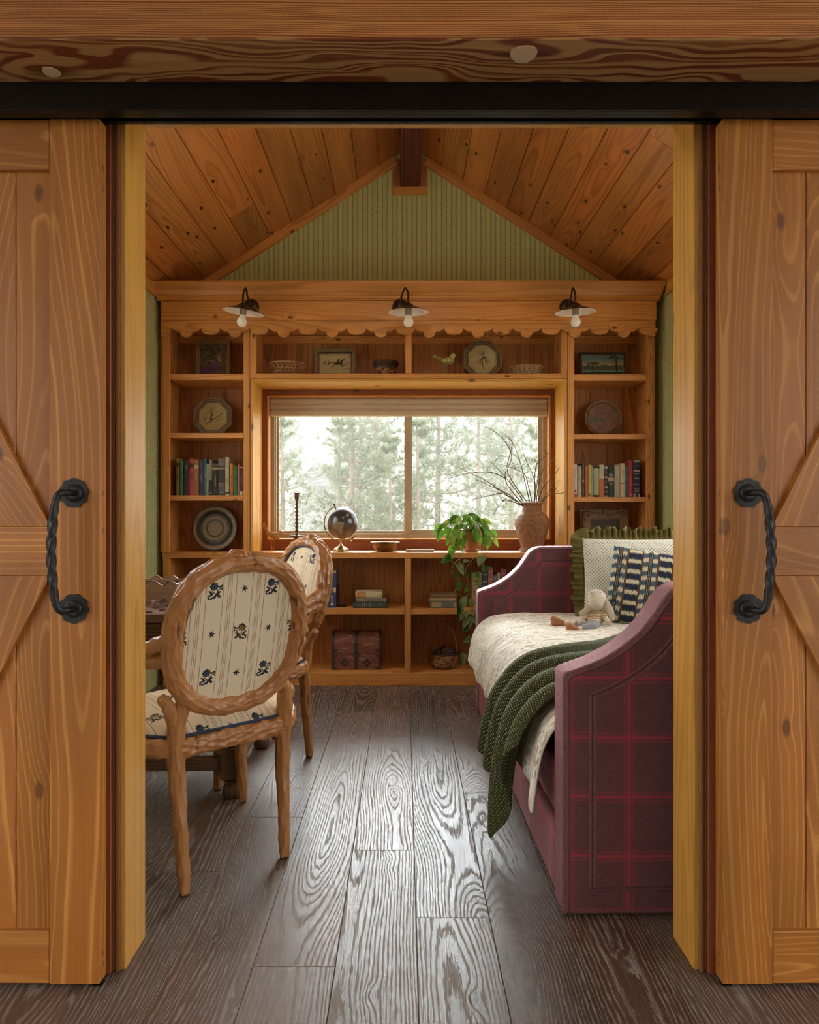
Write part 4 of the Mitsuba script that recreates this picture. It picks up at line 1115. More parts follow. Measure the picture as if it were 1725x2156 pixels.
# ------------------------------------------------------------------ pillows
def cushion(w, h, th, nu=60, nv=50, pinch=0.10, e=0.42):
    def side(sg_):
        def fn(u, v):
            a, b = u * 2 - 1, v * 2 - 1
            k = np.maximum(1 - a ** 2, 0) ** e * np.maximum(1 - b ** 2, 0) ** e
            x = a * w / 2 * (1 - pinch * (1 - b ** 2) ** 1 * 0.35 * a ** 2)
            y = b * h / 2 * (1 - pinch * (1 - a ** 2) ** 1 * 0.35 * b ** 2)
            nz = meshkit.fbm(np.stack([a * 2 + 3, b * 2, a * 0 + sg_], -1), 3, 2) - 0.5
            return np.stack([x, y, sg_ * (th / 2 * k * (1 + 0.25 * nz))])
        return grid(nu, nv, fn, flip=sg_ < 0)
    f, b = side(1), side(-1)
    m = cat([f, b])
    U = np.stack([m[0][:, 0], m[0][:, 1]], 1)
    return m[0], m[1], U
def place(m, c, right, up):
    """Local (x, y, z) to (right, up, towards the viewer), centred on c."""
    right = np.array(right, float); right /= np.linalg.norm(right)
    up = np.array(up, float); up -= right * (up @ right); up /= np.linalg.norm(up)
    R = np.stack([right, up, np.cross(right, up)], 1)
    return (m[0] @ R.T + np.asarray(c, float), m[1]) + tuple(m[2:])
def blockprint(p, n, uv):
    x, y = (uv.x + uv.y) * 0.7071, (uv.y - uv.x) * 0.7071
    P = 0.0125
    row = dr.floor(y / P)
    gx, gy = fract(x / P + 0.0) - 0.5, fract(y / P) - 0.5
    rx, ry = (gx - gy) * 0.7071, (gx + gy) * 0.7071
    ink = inside(ell(rx, ry, 0.0, 0.17, 0.15, 0.11), 0.3)
    for q in ((-0.17, 0.0, 0.10, 0.13, 0.4), (0.17, 0.0, 0.10, 0.13, -0.4), (0.0, -0.12, 0.05, 0.22, 0), (-0.12, -0.22, 0.12, 0.06, -0.5), (0.12, -0.22, 0.12, 0.06, 0.5)):
        ink = dr.maximum(ink, inside(ell(rx, ry, *q), 0.3))
    c = mix((0.72, 0.72, 0.60), (0.66, 0.66, 0.54), noise(x * 700, y * 700))
    return mix(c, (0.050, 0.070, 0.040), ink * 0.9)
mat('blockprint_cotton', blockprint, 0.9, spec=0.15, two=True)
mat('olive_velvet', lambda p, n, uv: mix((0.115, 0.100, 0.028), (0.175, 0.155, 0.052), noise(p.x * 400, p.y * 400, p.z * 400)), 0.85, spec=0.2, sheen=1.0, two=True)
pc, pr, pu = np.array([1.252, 3.785, 0.792]), (0.985, -0.13, 0.0), (0.09, 0.20, 0.97)
pil = thing('ruffled_pillow', 'white block-print pillow with olive green ruffled edge in the corner of the daybed', 'pillow')
PW_, PH_ = 0.53, 0.41
part(pil, 'cover', place(cushion(PW_, PH_, 0.17), pc, pr, pu), 'blockprint_cotton', smooth=True)
def ruffle(w, h, wid, n=520, m=7, waves=64, seed=1):
    per = sg.box(-w / 2 + .03, -h / 2 + .03, w / 2 - .03, h / 2 - .03).buffer(0.026)
    P = resample(per, n)
    tg = np.roll(P, -1, 0) - np.roll(P, 1, 0); tg /= np.linalg.norm(tg, axis=1, keepdims=True)
    N = np.stack([tg[:, 1], -tg[:, 0]], 1)
    r = np.random.default_rng(seed)
    ph = np.cumsum(r.uniform(0.5, 1.6, n)); ph = ph / ph[-1] * 2 * np.pi * waves
    k = np.linspace(0, 1, m)
    V = []
    for q in k:
        off = wid * q * (1 + 0.16 * np.sin(ph * 0.37))
        zz = (np.sin(ph) * 0.020 + np.sin(ph * 0.53) * 0.008) * q ** 0.7
        side = np.cos(ph) * 0.007 * q
        Q = P + N * off[:, None] + tg * side[:, None]
        V.append(np.c_[Q, zz])
    V = np.vstack(V); F = []
    j = np.arange(n); jj = (j + 1) % n
    for i in range(m - 1):
        a, b, c, d = i * n + j, i * n + jj, (i + 1) * n + jj, (i + 1) * n + j
        F += [np.stack([a, b, c], 1), np.stack([a, c, d], 1)]
    return V, np.vstack(F)
part(pil, 'ruffle', place(thicken(ruffle(PW_, PH_, 0.062), 0.0018), pc, pr, pu), 'olive_velvet', 'olive green ruffle', smooth=True)

def ikat(p, n, uv):
    x, y = uv.x, uv.y
    P = 0.150
    k = dr.floor(x / P); c = fract(x / P)
    jit = (noise(x * 900, 3.0) - 0.5) * 0.013 + (noise(x * 300, 8.0) - 0.5) * 0.006
    yy = y + jit
    navy = mix((0.014, 0.020, 0.036), (0.035, 0.048, 0.082), noise(x * 500, y * 200))
    cream = mi.Color3f(0.58, 0.55, 0.39)
    teal = mi.Color3f(0.055, 0.110, 0.160)
    def blocks(yv, per, duty, a, b):
        d = dr.abs(fract(yv / per) - 0.5) * 2
        t = smoothstep(duty - 0.06, duty + 0.06, d)
        return a * (1 - t) + b * t
    wide = blocks(yy + k * 0.02, 0.054, 0.64, navy, cream)
    nar = blocks(yy * 1.0 + 0.02 + k * 0.02, 0.048, 0.55, teal, cream)
    brown = mi.Color3f(0.115, 0.052, 0.026)
    dash = smoothstep(0.4, 0.6, fract(y / 0.0065))
    bw = mi.Color3f(0.02, 0.02, 0.024) * (1 - dash) + mi.Color3f(0.35, 0.31, 0.22) * dash
    col = wide
    col = dr.select(c > 0.42, brown, col)
    col = dr.select(c > 0.475, nar, col)
    col = dr.select((c > 0.645) & (c < 0.785), mi.Color3f(0.012, 0.012, 0.016), col)
    col = dr.select((c > 0.670) & (c < 0.705), bw, col)
    col = dr.select((c > 0.725) & (c < 0.760), bw, col)
    return dr.select(c > 0.935, brown, col)
mat('ikat_cotton', ikat, 0.92, spec=0.15, sheen=0.2, two=True)
single('ikat_cushion', place(cushion(0.46, 0.40, 0.14, pinch=0.05, e=0.36), (1.285, 3.535, 0.735), (0.945, -0.26, -0.15), (0.26, 0.15, 0.95)), 'ikat_cotton', 'blue and cream ikat cushion with brown stripes leaning behind the toy rabbit', 'cushion', smooth=True)

# ------------------------------------------------------------------ toy rabbit
mat('rabbit_linen', lambda p, n, uv: mix((0.62, 0.56, 0.44), (0.55, 0.49, 0.38), noise(p.x * 900, p.y * 900, p.z * 900)), 0.9, spec=0.1)
def shirt(p, n, uv):
    s = smoothstep(0.40, 0.5, dr.abs(fract(p.z / 0.0072) - 0.5) * 2) 
    return mix((0.60, 0.55, 0.42), (0.28, 0.20, 0.055), 1 - s)
mat('rabbit_shirt', shirt, 0.9, spec=0.1)
mat('rabbit_shorts', lambda p, n, uv: mix((0.22, 0.22, 0.23), (0.31, 0.31, 0.31), noise(p.x * 700, p.y * 700, p.z * 700)), 0.9, spec=0.1)
mat('rabbit_shoe', (0.34, 0.135, 0.055), 0.75)
mat('rabbit_thread', (0.05, 0.035, 0.03), 0.9)
rb = thing('toy_rabbit', 'cream cloth rabbit doll in striped shirt and grey shorts sitting on the quilt', 'toy rabbit')
ra = lambda x, y, Y: at(x, y, Y)
def soft(mm, L=0.006, it=10):
    t = unman(mm.refine_to_length(L)); t.merge_vertices()
    return trimesh.smoothing.filter_taubin(t, iterations=it)
hc = ra(1256, 1261, 3.47)
head = manifold3d.Manifold.batch_hull([sph(hc + [0.012, 0.02, 0.002], 0.042, 24), sph(hc + [-0.004, -0.008, 0.010], 0.040, 24), sph(hc + [-0.016, -0.030, -0.010], 0.030, 24), sph(hc + [0.004, 0.0, -0.028], 0.030, 24)])
part(rb, 'head', soft(head), 'rabbit_linen', smooth=True)
def ear(a, b, c, w):
    mm = chain([a, b, c], [0.009, w, w * 0.78], 16)
    t = soft(mm); V = np.array(t.vertices)
    # flatten across the viewing direction
    m = V.mean(0); V[:, 1] = m[1] + (V[:, 1] - m[1]) * 0.45
    return V, np.array(t.faces)
part(rb, 'ear', ear(ra(1246, 1276, 3.47), ra(1234, 1286, 3.46), ra(1224, 1292, 3.46), 0.016), 'rabbit_linen', smooth=True)
part(rb, 'ear', ear(ra(1276, 1263, 3.47), ra(1285, 1286, 3.46), ra(1289, 1302, 3.46), 0.020), 'rabbit_linen', smooth=True)
body = manifold3d.Manifold.batch_hull([sph(ra(1257, 1287, 3.50), 0.026, 20), sph(ra(1248, 1313, 3.46), 0.040, 20), sph(ra(1266, 1296, 3.50), 0.028, 20), sph(ra(1246, 1292, 3.50), 0.026, 20)])
part(rb, 'shirt', soft(body), 'rabbit_shirt', 'mustard striped shirt', smooth=True)
part(rb, 'sleeve', soft(chain([ra(1268, 1289, 3.49), ra(1274, 1300, 3.45)], [0.022, 0.016])), 'rabbit_shirt', smooth=True)
part(rb, 'arm', soft(chain([ra(1274, 1299, 3.45), ra(1280, 1308, 3.43), ra(1284, 1313, 3.43)], [0.012, 0.0115, 0.012])), 'rabbit_linen', smooth=True)
part(rb, 'sleeve', soft(chain([ra(1244, 1289, 3.50), ra(1236, 1298, 3.47)], [0.022, 0.016])), 'rabbit_shirt', smooth=True)
part(rb, 'arm', soft(chain([ra(1236, 1297, 3.47), ra(1226, 1302, 3.45), ra(1220, 1311, 3.43)], [0.012, 0.0115, 0.012])), 'rabbit_linen', smooth=True)
part(rb, 'shorts', soft(chain([ra(1250, 1317, 3.46), ra(1240, 1320, 3.42), ra(1216, 1315, 3.44)], [0.034, 0.028, 0.019]) + chain([ra(1254, 1318, 3.46), ra(1246, 1322, 3.38), ra(1228, 1324, 3.36)], [0.034, 0.028, 0.020])), 'rabbit_shorts', 'grey shorts', smooth=True)
for a, b, c in ((ra(1216, 1315, 3.44), ra(1186, 1313, 3.46), ra(1168, 1311, 3.46)), (ra(1230, 1324, 3.36), ra(1212, 1325, 3.34), ra(1201, 1325, 3.34))):
    part(rb, 'leg', soft(chain([a, b], [0.014, 0.0125])), 'rabbit_linen', smooth=True)
    part(rb, 'shoe', soft(manifold3d.Manifold.batch_hull([sph(b + [0.004, 0, 0], 0.014), sph(c, 0.0185), sph(c + [-0.006, -.004, 0.018], 0.0165)])), 'rabbit_shoe', 'brown shoe', smooth=True)
fc = [tube(spline([ra(1261 + 0, 1245.5, 3.413), ra(1264, 1247.6, 3.416), ra(1267, 1246.2, 3.424)], 6), 0.0011, 5),
      tube(spline([ra(1244.2, 1247, 3.421), ra(1246.4, 1249.4, 3.416), ra(1249, 1247.6, 3.413)], 6), 0.0011, 5),
      tube(spline([ra(1247.5, 1254.0, 3.408), ra(1249.5, 1255.8, 3.405), ra(1251.5, 1254.4, 3.404)], 6), 0.0011, 5)]
for m in fc: part(rb, 'face_stitch', m, 'rabbit_thread', 'dark stitched face line')
# ------------------------------------------------------------------ wall lamps
lamp_where = ('left one of three', 'middle one of three, centred over the window', 'right one of three')
def wall_lamp(pxc, tilt_right, where):
    l = thing('wall_lamp', f'bronze gooseneck wall lamp with white enamel shade, {where}', 'lamp', 'wall lamps on the cornice')
    yw = 4.482
    sx = 1 if tilt_right else -1
    base = at(pxc + sx * 17, 647, yw)
    ctr = at(pxc + (0 if pxc != 860 else 0), 657, 4.30)          # centre of the shade's rim plane
    dome = lathe([(0, 0), (0.052, 0), (0.052, 0.006), (0.047, 0.014), (0.032, 0.022), (0.016, 0.026), (0.012, 0.036), (0, 0.036)], 40)
    R = rotx(math.radians(90))
    part(l, 'backplate', move(dome, R, base), 'bronze_dark', smooth=35)
    top = ctr + np.array([0, 0, 0.047])
    arm = spline([base + [0, -0.03, 0.0], base + [-sx * 0.008, -0.065, 0.05], (base + top) / 2 + [-sx * 0.004, -0.02, 0.105], top + [sx * 0.002, 0.004, 0.075], top + [0, 0, 0.03], top], 14)
    part(l, 'gooseneck', tube(arm, 0.0062, 12), 'bronze_dark', smooth=True)
    Rt = roty(math.radians(8 if tilt_right else (-1 if pxc == 860 else -2))) @ rotx(math.radians(4))
    prof_out = [(0.030, 0.043), (0.034, 0.036), (0.060, 0.026), (0.100, 0.010), (0.1285, 0.0), (0.1292, -0.002), (0.1280, -0.0024)]
    prof_in = [(0.1280, -0.0024), (0.126, -0.0012), (0.0985, 0.008), (0.058, 0.0235), (0.030, 0.033)]
    def rev(prof, flip):
        m = trimesh.creation.revolve(np.array(prof), sections=56)
        v, f = np.array(m.vertices), np.array(m.faces)
        return move((v, f), Rt, ctr)
    part(l, 'shade', rev(prof_out, False), 'bronze_two', smooth=40)
    part(l, 'shade_lining', rev(prof_in, True), 'white_enamel_two', 'white enamel inside of the shade', smooth=40)
    cap = lathe([(0, 0.020), (0.036, 0.030), (0.036, 0.038), (0.026, 0.048), (0.015, 0.054), (0.0, 0.056)], 32)
    part(l, 'cap', move(cap, Rt, ctr), 'bronze_dark', smooth=35)
    sock = lathe([(0, -0.018), (0.0205, -0.018), (0.0205, 0.014), (0.0225, 0.016), (0.0225, 0.026), (0, 0.026)], 28)
    part(l, 'socket', move(sock, Rt, ctr), 'nickel_old', smooth=30)
    bulb = lathe([(0, -0.092), (0.010, -0.0905), (0.021, -0.085), (0.029, -0.074), (0.0315, -0.062), (0.029, -0.050), (0.0225, -0.040), (0.0185, -0.030), (0.017, -0.018), (0, -0.018)], 36)
    part(l, 'bulb', move(bulb, Rt, ctr), 'bulb_white', 'white round bulb', smooth=True)
scene['bronze_two'] = {'type': 'twosided', 'bsdf': {**scene['bronze_dark']['bsdf']}} if scene['bronze_dark'].get('type') == 'twosided' else {'type': 'twosided', 'bsdf': dict(scene['bronze_dark'])}
scene['white_enamel_two'] = {'type': 'twosided', 'bsdf': dict(scene['white_enamel'])}
wall_lamp(512, True, lamp_where[0]); wall_lamp(860, False, lamp_where[1]); wall_lamp(1212, False, lamp_where[2])

# ------------------------------------------------------------------ colours in bulk: one plain material each
def paint(c, rough=0.6, spec=0.3):
    k = 'paint_' + '_'.join(f'{int(q * 1000)}' for q in c) + f'_{int(rough * 100)}'
    if k not in scene: mat(k, tuple(c), rough, spec=spec)
    return k

# ------------------------------------------------------------------ books
def text_on(txt, L, H, bold=True, depth=0.0004):
    """Lettering scaled to length L and at most H tall, centred on the origin in the xy plane."""
    m = meshkit.text_mesh(txt, H, depth, bold)
    v = np.array(m.vertices); lo, hi = v.min(0), v.max(0)
    s = min(1.0, L / (hi[0] - lo[0]))
    v[:, :2] = (v[:, :2] - (lo[:2] + hi[:2]) / 2) * s
    return v, np.array(m.faces)
DOWN = np.array([[0, 1, 0], [0, 0, -1], [-1, 0, 0]], float)        # local (x, y, z) -> reading downwards on a spine that faces -y: x -> -z, y -> +x, z -> -y
FLAT = np.array([[1, 0, 0], [0, 0, -1], [0, 1, 0]], float)         # reading left to right on a face towards -y
def standing_book(x0, x1, z0, z1, yf, depth, col, label, group, marks=(), tilt=0.0):
    """A book upright: cover with a rounded spine towards the room, page block inside; marks = (kind, z fraction from the top, ...)"""
    b = thing('book', label, 'book', group)
    w, h = x1 - x0, z1 - z0
    r = min(0.004, w * 0.25)
    a = np.linspace(0, np.pi, 9)
    outer = [(-w / 2, depth), (-w / 2, r)] + [(-w / 2 + (w) * (0.5 - 0.5 * math.cos(t)), r - r * math.sin(t)) for t in a[1:-1]] + [(w / 2, r), (w / 2, depth)]
    th = min(0.0022, w * 0.16)
    inn = [(w / 2 - th, depth), (w / 2 - th, r + 0.001), (-w / 2 + th, r + 0.001), (-w / 2 + th, depth)]
    cover = sg.Polygon(outer + inn).buffer(0)
    Rz = np.eye(3) if not tilt else roty(tilt)
    c = np.array([(x0 + x1) / 2, yf, z0])
    m = extrude(cover, 0, h, np.eye(3))
    part(b, 'cover', move(m, Rz, c)[:2], paint(col, 0.45), smooth=35)
    pg = box(-w / 2 + th, w / 2 - th, r + 0.001, depth - 0.004, 0.002, h - 0.003, g=2, bevel=0.0005)
    part(b, 'pages', move(pg, Rz, c)[:2], 'book_paper', 'cream page block')
    for mk in marks:
        kind, f, l, colr = mk[:4]
        zc = h * (1 - f)
        if kind == 'band':
            q = box(-w / 2 + 0.0004, w / 2 - 0.0004, -0.0005, r, zc - l * h / 2, zc + l * h / 2, bevel=0)
            part(b, 'spine_band', move(q, Rz, c)[:2], paint(colr, 0.5))
        elif kind == 'txt':
            hh = mk[5] if len(mk) > 5 else w * 0.5
            off = mk[6] if len(mk) > 6 else 0.0
            q = text_on(mk[4], l * h, hh)
            part(b, 'spine_lettering', move((q[0] @ DOWN.T + [off, -0.0007, zc], q[1]), Rz, c), paint(colr, 0.5))
        elif kind == 'flat':
            q = text_on(mk[4], w * 0.85, l * h)
            part(b, 'spine_lettering', move((q[0] @ FLAT.T + [0, -0.0007, zc], q[1]), Rz, c), paint(colr, 0.5))
        elif kind == 'dot':
            a2 = np.linspace(0, 2 * np.pi, 12, endpoint=False)
            q = extrude(sg.Polygon(np.stack([np.cos(a2) * l * w, np.sin(a2) * l * w * 1.15 + zc], 1)), 0.0, 0.0009, FXZ)
            part(b, 'spine_emblem', move(q, Rz, c)[:2], paint(colr, 0.5))
    return b
mat('book_paper', lambda p, n, uv: mix((0.60, 0.52, 0.38), (0.50, 0.42, 0.30), noise(uv.y * 2500, uv.x * 3)), 0.9, spec=0.1)
YBF = 4.585
s_ = YBF / FOC
bX = lambda p: (p - VX) * s_
bZ = lambda p: EYE - (p - VY) * s_
def shelf_row(rows, z0, group, where):
    for x0, x1, yt, dep, col, name, marks in rows:
        standing_book(bX(x0), bX(x1), z0, bZ(yt), YBF + random.Random(x0).uniform(0, .006), dep, col, f'{name} {where}', group, marks)
k3 = 180 / 1725.0
LX = lambda q: 350 + q * k3
LY = lambda q: 950 + q * k3
cr, bk_, gd = (0.62, 0.56, 0.42), (0.02, 0.02, 0.02), (0.42, 0.30, 0.12)
rows = [
    (LX(192), LX(262), LY(145), .155, (0.20, 0.185, 0.035), 'olive green book with black lettering', [('band', .165, .10, (0.07, 0.03, 0.02)), ('txt', .50, .42, bk_, 'ENDANGERED', .0042, .0028), ('txt', .50, .42, bk_, 'DREAMS', .0042, -.0026)]),
    (LX(270), LX(338), LY(192), .15, (0.075, 0.205, 0.165), 'teal book with dark border', [('txt', .50, .60, (0.02, .05, .06), 'INVENTING THE DREAM', .0056)]),
    (LX(350), LX(452), LY(178), .15, (0.040, 0.040, 0.030), 'dark green-black book with small white title', [('txt', .20, .26, (.45, .42, .36), 'EMBATTLED', .0042, .0030), ('txt', .20, .26, (.40, .36, .22), 'DREAMS', .0032, -.0032)]),
    (LX(458), LX(552), LY(145), .155, (0.46, 0.082, 0.105), 'rose pink book with black lettering', [('band', .19, .11, (0.09, 0.03, 0.03)), ('txt', .46, .36, bk_, 'AMERICANS AND', .0040, .0030), ('txt', .46, .36, bk_, 'THE DREAM', .0040, -.0030)]),
    (LX(552), LX(652), LY(168), .155, (0.33, 0.185, 0.075), 'tan book with cream title and mountain band', [('band', .20, .10, (0.50, 0.42, 0.30)), ('txt', .52, .40, cr, 'MATERIAL', .0034, .0034), ('txt', .52, .40, cr, 'DREAMS', .0034, -.0034)]),
    (LX(657), LX(760), LY(172), .15, (0.055, 0.042, 0.085), 'dark purple book with thin white title', [('txt', .12, .12, (.5, .5, .5), 'KEVIN', .0034), ('txt', .50, .56, (.5, .5, .5), 'Golden State Seasons', .0036)]),
    (LX(765), LX(802), LY(155), .15, (0.045, 0.145, 0.235), 'narrow bright blue book', [('txt', .45, .6, (.4, .5, .55), 'THE GREAT WEST', .0026)]),
    (LX(803), LX(855), LY(248), .13, (0.31, 0.365, 0.25), 'narrow pale green book', [('txt', .35, .45, (.06, .10, .07), 'HISTORY OF THE SIERRA', .0032), ('dot', .92, .2, (.05, .1, .08))]),
    (LX(862), LX(922), LY(170), .15, (0.245, 0.23, 0.22), 'grey book with dark lower half', [('band', .78, .42, (0.03, 0.03, 0.035)), ('txt', .40, .36, (.06, .06, .06), 'THE DREAM', .0036), ('flat', .93, .05, (.5, .5, .48), 'OX')]),
    (LX(924), LX(1046), LY(250), .135, (0.026, 0.034, 0.024), 'black book lettered COAST OF DREAMS', [('band', .04, .09, (0.10, .105, .10)), ('band', .155, .08, (0.36, 0.30, 0.13)), ('txt', .53, .60, (.60, .58, .50), 'COAST OF DREAMS', .0058, .0022), ('txt', .55, .45, (.16, .17, .12), 'KEVIN STARR', .003, -.0040), ('band', .885, .008, (.2, .2, .16))]),
    (LX(1048), LX(1185), LY(143), .16, (0.060, 0.052, 0.043), 'thick dark grey book with rocky picture spine', [('band', .11, .20, (0.155, 0.155, 0.16)), ('band', .27, .05, (0.27, 0.25, 0.24)), ('flat', .68, .030, (.45, .43, .40), 'DREAMS'), ('flat', .735, .030, (.45, .43, .40), 'ENDURE'), ('band', .86, .20, (.11, .10, .10)), ('flat', .92, .03, (.5, .5, .48), 'OX')]),
    (LX(1188), LX(1268), LY(122), .165, (0.52, 0.475, 0.345), 'tall cream book', [('txt', .22, .32, (.10, .09, .07), 'KEVIN STARR', .0032), ('txt', .62, .42, (.10, .09, .07), 'GOLDEN GATE', .0042), ('band', .93, .04, (.03, .03, .03))]),
    (LX(1282), LX(1352), LY(247), .14, (0.46, 0.205, 0.045), 'orange book', [('dot', .42, .22, (.10, .05, .02)), ('txt', .62, .26, (.08, .04, .02), 'The Cadillac', .0042), ('band', .95, .10, (.20, .14, .08))]),
    (LX(1360), LX(1440), LY(290), .14, (0.052, 0.150, 0.068), 'plain green book', [('flat', .10, .05, (.03, .08, .04), 'SIERRA'), ('dot', .40, .2, (.02, .03, .02))]),
    (LX(1446), LX(1474), LY(248), .14, (0.42, 0.22, 0.165), 'very thin salmon book', []),
    (LX(1482), LX(1552), LY(315), .13, (0.50, 0.455, 0.335), 'small cream book with dark red spine label', [('band', .45, .80, (0.085, 0.025, 0.028)), ('txt', .45, .72, (.5, .42, .34), 'A Natural History', .0042)])]
shelf_row(rows, 1.2468, 'books on the left bookcase shelf', 'on the left bookcase shelf')
k4 = 170 / 1725.0
RXp = lambda q: 1195 + q * k4
RY = lambda q: 950 + q * k4
bl = (.03, .03, .035)
rows = [
    (RXp(138), RXp(208), RY(282), .15, (0.56, 0.53, 0.43), 'white book with red foot', [('txt', .18, .24, (.10, .10, .10), 'LOST', .0036), ('txt', .33, .2, (.16, .13, .06), 'ARK', .004), ('dot', .81, .28, (.05, .05, .05)), ('band', .945, .11, (.42, .085, .06))]),
    (RXp(212), RXp(304), RY(305), .15, (0.41, 0.355, 0.225), 'tan book with olive top', [('band', .04, .08, (.30, .29, .17)), ('txt', .38, .40, (.06, .05, .04), 'IN CALIF SINK', .0034, .0026), ('txt', .42, .30, (.06, .05, .04), 'TIMES', .0034, -.0028)]),
    (RXp(306), RXp(374), RY(265), .15, (0.060, 0.058, 0.040), 'black book with pale lettering and cream emblem', [('txt', .26, .42, (.40, .38, .32), 'SHADOWED', .0034), ('dot', .52, .34, (.45, .26, .19)), ('txt', .78, .36, (.36, .36, .24), 'LEGENDS', .0034)]),
    (RXp(384), RXp(437), RY(305), .145, (0.53, 0.125, 0.085), 'narrow coral red book', [('txt', .30, .40, (.24, .06, .05), 'MOUNTAIN MEN', .0028)]),
    (RXp(445), RXp(518), RY(288), .15, (0.47, 0.41, 0.085), 'yellow book', [('txt', .42, .5, (.30, .25, .06), 'WILD FLOWERS', .0032), ('dot', .93, .18, (.06, .05, .02))]),
    (RXp(522), RXp(556), RY(308), .14, (0.29, 0.30, 0.33), 'narrow silver grey book', [('txt', .35, .5, (.08, .09, .11), 'The Gathering', .0026)]),
    (RXp(565), RXp(684), RY(318), .145, (0.33, 0.385, 0.235), 'pale green book with black cap and foot', [('band', .035, .08, (.025, .03, .025)), ('txt', .46, .5, (.10, .15, .08), 'THE OVERSTORY', .0042), ('band', .965, .07, (.02, .025, .03))]),
    (RXp(690), RXp(792), RY(285), .15, (0.50, 0.47, 0.37), 'half white half orange book', [('txt', .22, .34, (.10, .09, .08), 'JOAN DIDION', .0044), ('band', .71, .57, (.49, .135, .045)), ('txt', .70, .40, (.60, .48, .34), 'Where I Was From', .0042)]),
    (RXp(800), RXp(868), RY(325), .14, (0.36, 0.35, 0.33), 'grey book with three black spine blocks', [('band', .20, .25, bl), ('txt', .20, .20, (.5, .5, .45), 'JAMES', .004), ('band', .51, .25, bl), ('txt', .51, .20, (.5, .5, .45), 'ROSE', .004), ('band', .82, .25, bl), ('dot', .83, .22, (.5, .48, .42))]),
    (RXp(874), RXp(1000), RY(308), .15, (0.024, 0.037, 0.030), 'dark green book with white title and cream panel', [('flat', .27, .030, (.55, .55, .50), 'WHITE'), ('flat', .32, .030, (.55, .55, .50), 'RIVER'), ('band', .44, .12, (.40, .30, .25)), ('flat', .55, .026, (.6, .6, .55), 'NIGHT'), ('flat', .59, .026, (.6, .6, .55), 'STORY')]),
    (RXp(1008), RXp(1132), RY(308), .15, (0.36, 0.345, 0.255), 'grey mottled book with pale vertical title', [('txt', .25, .34, (.52, .49, .40), 'HENRY', .0072), ('txt', .74, .30, (.50, .47, .38), 'TALES', .0066)]),
    (RXp(1138), RXp(1244), RY(258), .155, (0.55, 0.49, 0.36), 'cream book lettered OREGON TRAIL', [('txt', .30, .42, (.06, .05, .04), 'OREGON TRAIL', .0048), ('band', .585, .025, (.06, .05, .05)), ('txt', .77, .22, (.08, .06, .05), 'RINKER BUCK', .0034)]),
    (RXp(1246), RXp(1300), RY(305), .145, (0.060, 0.125, 0.135), 'narrow dark teal book', [('txt', .38, .5, (.24, .32, .32), 'SIERRA NEVADA', .0028)]),
    (RXp(1305), RXp(1410), RY(200), .165, (0.37, 0.052, 0.060), 'tall red book', [('txt', .55, .62, (.52, .36, .33), 'A Pocketful of History', .0048), ('dot', .94, .12, (.5, .38, .34))]),
    (RXp(1420), RXp(1558), RY(185), .165, (0.032, 0.035, 0.075), 'tall navy book with silver patterned bands', [('band', .035, .06, (.36, .35, .34)), ('band', .29, .05, (.36, .35, .34)), ('flat', .16, .03, (.40, .40, .42), 'THE WEST'), ('band', .37, .008, (.4, .4, .4)), ('flat', .50, .07, (.30, .29, .30), 'NEW'), ('band', .655, .008, (.4, .4, .4)), ('flat', .78, .03, (.42, .42, .42), 'KINGS'), ('flat', .84, .03, (.42, .42, .42), 'RIVER'), ('band', .95, .09, (.34, .34, .30)), ('dot', .95, .22, (.03, .03, .04))])]
shelf_row(rows, 1.2358, 'books on the right bookcase shelf', 'on the right bookcase shelf')
standing_book(bX(RXp(112)), bX(RXp(136)), 1.2358, bZ(RY(185)), YBF + .012, .15, (0.30, 0.29, 0.25), 'grey book half hidden at the left end of the right bookcase shelf', 'books on the right bookcase shelf', [('band', .4, .5, (.06, .06, .06))])

# books lying in stacks on the low bookcase, and standing ones
def lying_book(x0, x1, z0, z1, yf, depth, col, label, group, marks=(), paper=True):
    b = thing('book', label, 'book', group)
    w, h = x1 - x0, z1 - z0
    r = min(0.005, h * .3); th = min(0.003, h * .14)
    outer = [(depth, -h / 2), (r, -h / 2)] + [(r - r * math.sin(t), -h / 2 * math.cos(t)) for t in np.linspace(0, np.pi, 9)[1:-1]] + [(r, h / 2), (depth, h / 2)]
    inn = [(depth, h / 2 - th), (r + .001, h / 2 - th), (r + .001, -h / 2 + th), (depth, -h / 2 + th)]
    m = extrude(sg.Polygon(outer + inn).buffer(0), x0, x1, FYZ)
    c = np.array([0, yf, (z0 + z1) / 2])
    part(b, 'cover', move(m, None, c)[:2], paint(col, 0.6), smooth=35)
    part(b, 'pages', move(box(x0 + .003, x1 - .003, r + .001, depth - .004, -h / 2 + th, h / 2 - th, g=0, bevel=.0005), None, c)[:2], 'book_paper', 'cream page block')
    for kind, f0, f1, colr, *rest in marks:
        xa, xb = x0 + w * f0, x0 + w * f1
        if kind == 'band':
            k = rest[0] if rest else 0.80
            part(b, 'spine_label', move(box(xa, xb, -.0005, r, -h * k / 2, h * k / 2, bevel=0), None, c)[:2], paint(colr, 0.6))
        elif kind == 'txt':
            q = text_on(rest[0], xb - xa, h * 0.5)
            part(b, 'spine_lettering', move((q[0] @ FLAT.T + [(xa + xb) / 2, -.0008, 0], q[1]), None, c), paint(colr, 0.5))
        elif kind == 'cross':
            for sgn in (1, -1):
                ang_ = math.atan2(h * .8, xb - xa) * sgn
                q = board((math.hypot(h * .8, xb - xa), .0006, .0011), 0, 0, ((xa + xb) / 2, -.0003, 0), roty(ang_))
                part(b, 'gilt_line', move(q, None, c)[:2], paint(colr, 0.4))
YS = 4.555
sX = lambda p: (p - VX) * YS / FOC
sZ = lambda p: EYE - (p - VY) * YS / FOC
z0 = 0.5022
